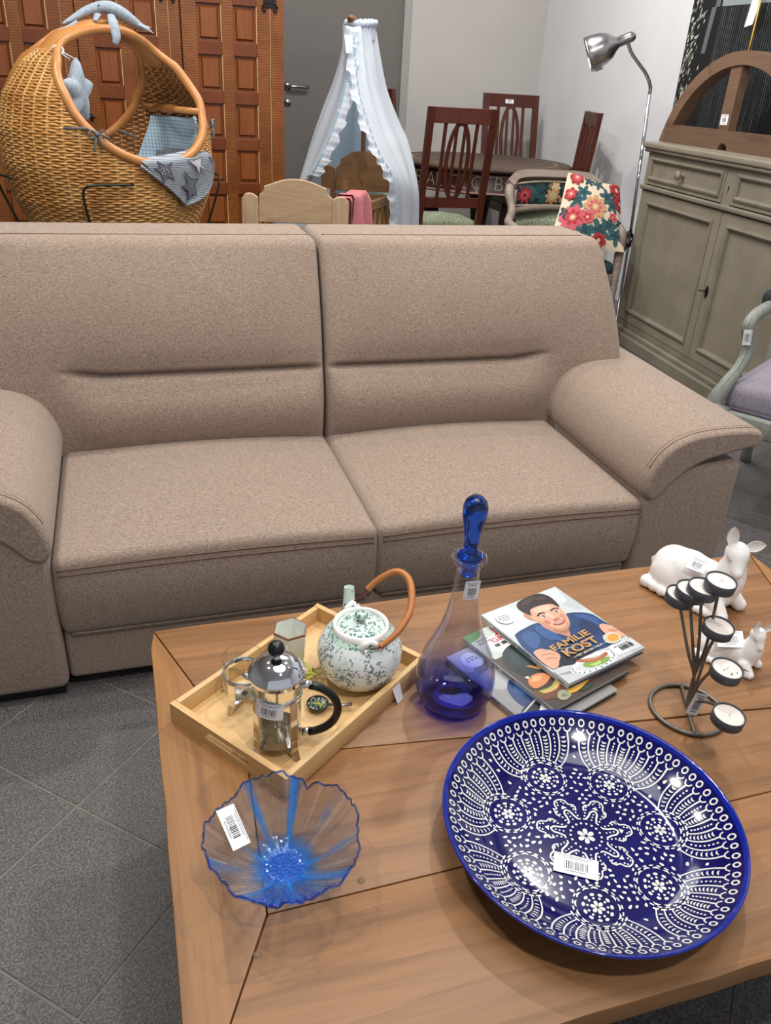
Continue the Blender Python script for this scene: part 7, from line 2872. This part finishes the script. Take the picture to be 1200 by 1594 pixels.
for i, (x0, x1) in enumerate(((0.026, 0.785), (0.790, W_ - 0.026))):
    mb = MB()
    z0, z1, sw = 0.124, 0.828, 0.070
    mb.box(x0, x0 + sw, -0.002, 0.020, z0, z1)
    mb.box(x1 - sw, x1, -0.002, 0.020, z0, z1)
    mb.box(x0 + sw, x1 - sw, -0.002, 0.020, z0, z0 + sw * 0.9)
    mb.box(x0 + sw, x1 - sw, -0.002, 0.020, z1 - sw * 0.9, z1)
    mb.box(x0 + sw, x1 - sw, 0.010, 0.020, z0 + sw * 0.9, z1 - sw * 0.9)
    dr = mb.build('door', M['sage'], parent=cab)
    panel_frame(x0 + sw - 0.014, x1 - sw + 0.014, z0 + sw * 0.9 - 0.014, z1 - sw * 0.9 + 0.014, -0.002, dr)
    if i == 1:
        mb = MB()
        mb.prism([(0.0, 0.030), (0.009, 0.016), (0.013, 0.0), (0.009, -0.018), (0.0, -0.034), (-0.009, -0.018), (-0.013, 0.0), (-0.009, 0.016)], 0.0, 0.004, M=Matrix.Translation((0.815, -0.002, 0.462)) @ Matrix.Rotation(pi / 2, 4, 'X'))
        mb.tube([(0.815, -0.004, 0.466), (0.815, -0.035, 0.466), (0.800, -0.040, 0.466)], 0.0032, 6)
        mb.build('keyhole_plate', M['iron_black'], parent=dr)
for (o_, z0, z1) in ((0.0, 0.085, 0.124), (0.022, 0.060, 0.086), (0.045, 0.0, 0.061)):
    MB().box(-o_ * 0.6, W_ + o_ * 0.4, -o_, DP, z0, z1, bev=0.004).build('plinth_step', M['sage_dark'], parent=cab)
Mc = cab.matrix_basis

# ------------------------------------------------------------------ arched window frame standing on the cabinet
M['old_oak'] = wood('old_oak', C(82, 60, 46), C(118, 90, 70), C(100, 76, 58), axis=0, grain=9, rough=0.6, fine=130)
M['arch_oak'] = wood('arch_oak', C(102, 74, 56), C(132, 102, 80), C(116, 88, 68), axis=0, grain=9, rough=0.6, fine=130)
ar = thing('arched_frame', 'old wooden half-round window frame leaning on top of the green cabinet', 'window frame', Mc @ Vector((0.475, 0.13, CHT)), atan2(-0.996, -0.085) + radians(4))
RO, RI, DE = 0.585, 0.525, 0.075
cz_ = -0.155      # centre of the arch below the base line


def arc(r, n, a0, a1):
    return [(r * cos(lerp(a0, a1, i / n)), cz_ + r * sin(lerp(a0, a1, i / n))) for i in range(n + 1)]


aO, aI = math.asin(-cz_ / RO), math.asin(-cz_ / RI)
segs = [(aO, 1.02, aI, 1.02), (1.03, 2.02, 1.03, 2.02), (2.03, pi - aO, 2.03, pi - aI)]
for (a0, a1, b0, b1) in segs:
    poly = arc(RO, 16, a0, a1) + list(reversed(arc(RI, 16, b0, b1)))
    n = len(poly)
    vs = [(x, 0.0, z) for x, z in poly] + [(x, DE, z) for x, z in poly]
    fs = []
    h_ = n // 2
    for i in range(h_ - 1):
        fs.append((i, n - 1 - i, n - 2 - i, i + 1))
        fs.append((n + i, n + i + 1, n + n - 2 - i, n + n - 1 - i))
    fs += [(i, (i + 1) % n, (i + 1) % n + n, i + n) for i in range(n)]
    MB().add(vs, fs).build('arch_segment', M['arch_oak'], parent=ar)
mb = MB()
nh = 10
bx = 0.515
poly = [(-bx, 0.0), (-0.040, 0.0)] + [(-0.005 + 0.035 * cos(pi - pi * k / nh), 0.032 * sin(pi * k / nh)) for k in range(nh + 1)] + [(bx, 0.0), (bx, 0.088), (-bx, 0.088)]
n = len(poly)
vs = [(x, -0.006, z) for x, z in poly] + [(x, DE - 0.02, z) for x, z in poly]
fs = [tuple(range(n)), tuple(reversed(range(n, 2 * n)))] + [(i, i + n, (i + 1) % n + n, (i + 1) % n) for i in range(n)]
mb.add(vs, fs)
mb.build('bottom_rail', M['old_oak'], parent=ar)
mb = MB()
mb.box(-0.092, -0.012, 0.010, DE - 0.02, 0.087, 0.375)
pst = mb.build('centre_post', M['arch_oak'], parent=ar)
sticker(ar, frame3((-0.055, 0.0085, 0.135), (1, 0, 0.03), (0, 0, 1)), 0.056, 0.046, seed=81)

# ------------------------------------------------------------------ dark framed picture behind it
pic = thing('dark_picture', 'tall dark canvas print of a slatted wall with pale leaves at its left edge', 'picture', Mc @ Vector((0.16, 0.395, CHT)), atan2(-0.996, -0.085))
PWD, PHT = 1.42, 0.98
pl_ = -0.70
M['pic_dark'] = plain('pic_dark', C(12, 13, 16), 0.35)
t = NT('pic_slats')
v = t.coord((1, 1, 1))
w1 = t.wave(v, 17, 0.4, 1, 1.0, 'X')
n1 = t.noise(t.coord((60, 1, 2)), 2, 3)
t.color(t.ramp(t.math('MULTIPLY', w1, n1), [(0.20, C(10, 12, 15)), (0.42, C(38, 43, 48)), (0.65, C(100, 104, 106))])).set(Roughness=0.3)
M['pic_slats'] = t.m
MB().box(pl_, pl_ + PWD, 0.0, 0.03, 0.0, PHT, bev=0.002).build('canvas', M['pic_dark'], parent=pic)
mb = MB()
mb.add([(pl_ + 0.30, -0.0006, 0.0), (pl_ + PWD - 0.02, -0.0006, 0.0), (pl_ + PWD - 0.02, -0.0006, 0.655), (pl_ + 0.30, -0.0006, 0.655)], [(0, 1, 2, 3)], 0)
mb.add([(pl_ + 0.30, -0.0006, 0.66), (pl_ + PWD - 0.02, -0.0006, 0.645), (pl_ + PWD - 0.02, -0.0006, PHT - 0.02), (pl_ + 0.29, -0.0006, PHT - 0.02)], [(0, 1, 2, 3)], 1)
mb.add([(pl_ + 0.185, -0.0006, 0.44), (pl_ + 0.225, -0.0006, 0.44), (pl_ + 0.250, -0.0006, 0.66), (pl_ + 0.205, -0.0006, 0.66)], [(0, 1, 2, 3)], 2)
mb.add([(pl_ + 0.235, -0.0006, 0.66), (pl_ + 0.28, -0.0006, 0.66), (pl_ + 0.285, -0.0006, PHT - 0.02), (pl_ + 0.25, -0.0006, PHT - 0.02)], [(0, 1, 2, 3)], 2)
mb.build('printed_scene', [M['pic_slats'], cmat(150, 160, 166, 0.35), cmat(104, 108, 110, 0.35)], parent=pic)
rn = random.Random(9)
mb = MB()
for k in range(240):
    x, z = pl_ + 0.012 + abs(rn.gauss(0.06, 0.045)), rn.uniform(0.02, PHT - 0.02)
    if x > pl_ + 0.19 - 0.06 * (z < 0.3):
        continue
    a = rn.uniform(0.4, 1.6)
    l_, w_ = rn.uniform(0.008, 0.022), rn.uniform(0.004, 0.008)
    d, e = Vector((cos(a), 0, sin(a))), Vector((-sin(a), 0, cos(a)))
    c_ = Vector((x, -0.0009, z))
    mb.add([c_ - d * l_, c_ + e * w_, c_ + d * l_, c_ - e * w_], [(0, 1, 2, 3)], 0 if rn.random() < 0.6 else 1)
mb.build('printed_leaves', [cmat(206, 208, 196, 0.35), cmat(120, 126, 112, 0.35)], parent=pic, kind='stuff')
rod = thing('brass_rod', 'thin brass rod with a white paper tag hanging before the dark picture', 'rod', Mc @ Vector((0.145, 0.36, CHT)), atan2(-0.996, -0.085))
M['brass'] = plain('brass', C(190, 146, 70), 0.3, 0.8)
MB().tube([(-0.004, 0.0, 0.0), (0.0, 0.0, 0.40), (0.012, 0.0, 0.95)], 0.0055, 8).build('rod', M['brass'], parent=rod)
mb = MB()
mb.prism([(-0.075, 0.55), (-0.01, 0.56), (0.004, 0.62), (0.002, 0.665), (-0.022, 0.71), (-0.058, 0.675)], 0.006, 0.0068, M=Matrix.Rotation(pi / 2, 4, 'X'))
mb.build('paper_tag', M['label_paper'], parent=rod)

# ------------------------------------------------------------------ pale carved armchair at the right edge
M['greygreen'] = wood('greygreen_wood', C(116, 120, 112), C(150, 154, 146), C(132, 138, 130), axis=2, grain=14, rough=0.55, fine=140)
M['mauve'] = fabric('mauve_linen', C(126, 118, 132), C(156, 148, 160), 380, bump=0.2)
a2 = thing('mauve_armchair', 'carved grey-green armchair with a mauve linen seat at the right of the sofa', 'armchair', (1.86, 2.085, 0), atan2(0.545, 0.839) + pi / 2 + 0.0)
# local: origin at the front post, +y runs back along the arm (0.84, 0.55), -x runs along the front rail
a2.matrix_basis = Matrix.Translation((1.86, 2.085, 0)) @ Matrix.Rotation(atan2(0.545, 0.839) - pi / 2, 4, 'Z')
post = spline([(0.0, 0.0, 0.34), (-0.012, -0.012, 0.40), (0.004, 0.005, 0.465), (0.02, 0.055, 0.525), (0.02, 0.085, 0.585), (0.01, 0.060, 0.640), (0.01, 0.070, 0.668), (0.012, 0.110, 0.682), (0.015, 0.20, 0.690), (0.02, 0.34, 0.70), (0.02, 0.46, 0.72)], 6)
npst = len(post)
MB().tube(post, [lerp(0.036, 0.020, min(1, i / 16)) if i < 30 else 0.021 for i in range(npst)], 10).build('arm', M['greygreen'], parent=a2)
MB().tube([(p[0] + 0.0, p[1] - 0.018, p[2] + 0.006) for p in post[4:40]], 0.007, 6).build('arm_bead', M['greygreen'], parent=a2)
mb = MB()
mb.soft(-0.018, 0.052, 0.215, 0.47, 0.680, 0.745, 0.028, 4, 8, 2)
mb.build('arm_pad', M['floral_dark'], parent=a2)
MB().tube(spline([(0.0, 0.0, 0.40), (-0.018, -0.018, 0.30), (0.0, 0.0, 0.15), (0.006, 0.006, 0.05), (-0.012, -0.012, 0.02), (-0.014, -0.014, 0.0)], 5), [lerp(0.042, 0.018, i / 25) for i in range(26)], 10).build('leg', M['greygreen'], parent=a2)
MB().tube(spline([(0.0, 0.50, 0.40), (0.0, 0.52, 0.2), (0.0, 0.58, 0.0)], 5), 0.022, 8).build('rear_leg', M['greygreen'], parent=a2)
for (x0, x1, y0, y1) in ((-0.012, 0.018, 0.0, 0.52), (0.0, 0.60, -0.015, 0.018), (0.582, 0.612, 0.0, 0.52)):
    MB().box(x0, x1, y0, y1, 0.318, 0.385, bev=0.008, seg=2).build('seat_rail', M['greygreen'], parent=a2)
MB().tube(spline([(0.60, 0.0, 0.38), (0.618, -0.018, 0.30), (0.60, 0.0, 0.15), (0.612, -0.012, 0.0)], 5), [lerp(0.040, 0.018, i / 15) for i in range(16)], 10).build('leg', M['greygreen'], parent=a2)
MB().tube(spline([(0.60, 0.50, 0.40), (0.60, 0.52, 0.2), (0.60, 0.58, 0.0)], 5), 0.022, 8).build('rear_leg', M['greygreen'], parent=a2)
mb = MB()
mb.soft(0.004, 0.596, 0.012, 0.52, 0.378, 0.470, 0.030, 14, 14, 2, warp=lambda p: (p.x, p.y, p.z + (0.045 * (1 - ((p.x - 0.3) / 0.3) ** 2) * (1 - ((p.y - 0.26) / 0.27) ** 2) if p.z > 0.42 else 0)))
se = mb.build('seat', M['mauve'], parent=a2)
mb = MB()
mb.tube([(0.006, 0.01, 0.390), (0.594, 0.01, 0.390)], 0.006, 6)
mb.build('piping', plain('mauve_piping', C(96, 84, 104), 0.8), parent=se)
mb = MB()
mb.soft(0.02, 0.58, 0.515, 0.575, 0.46, 1.0, 0.03, 10, 2, 10)
mb.build('backrest', M['mauve'], parent=a2)
MB().tube(spline([(0.0, 0.52, 0.38), (0.0, 0.55, 0.7), (0.03, 0.57, 0.98), (0.3, 0.585, 1.06), (0.57, 0.57, 0.98), (0.60, 0.55, 0.7), (0.60, 0.52, 0.38)], 6), 0.024, 8).build('back_frame', M['greygreen'], parent=a2)
post2 = [(0.60 - p[0], p[1], p[2]) for p in post]
MB().tube(post2, [lerp(0.036, 0.020, min(1, i / 16)) if i < 30 else 0.021 for i in range(npst)], 10).build('arm', M['greygreen'], parent=a2)
sticker(a2, frame3((0.022, 0.036, 0.622), (0.08, 0.15, -1), (0.95, 0.30, 0.0)), 0.052, 0.026, seed=91)
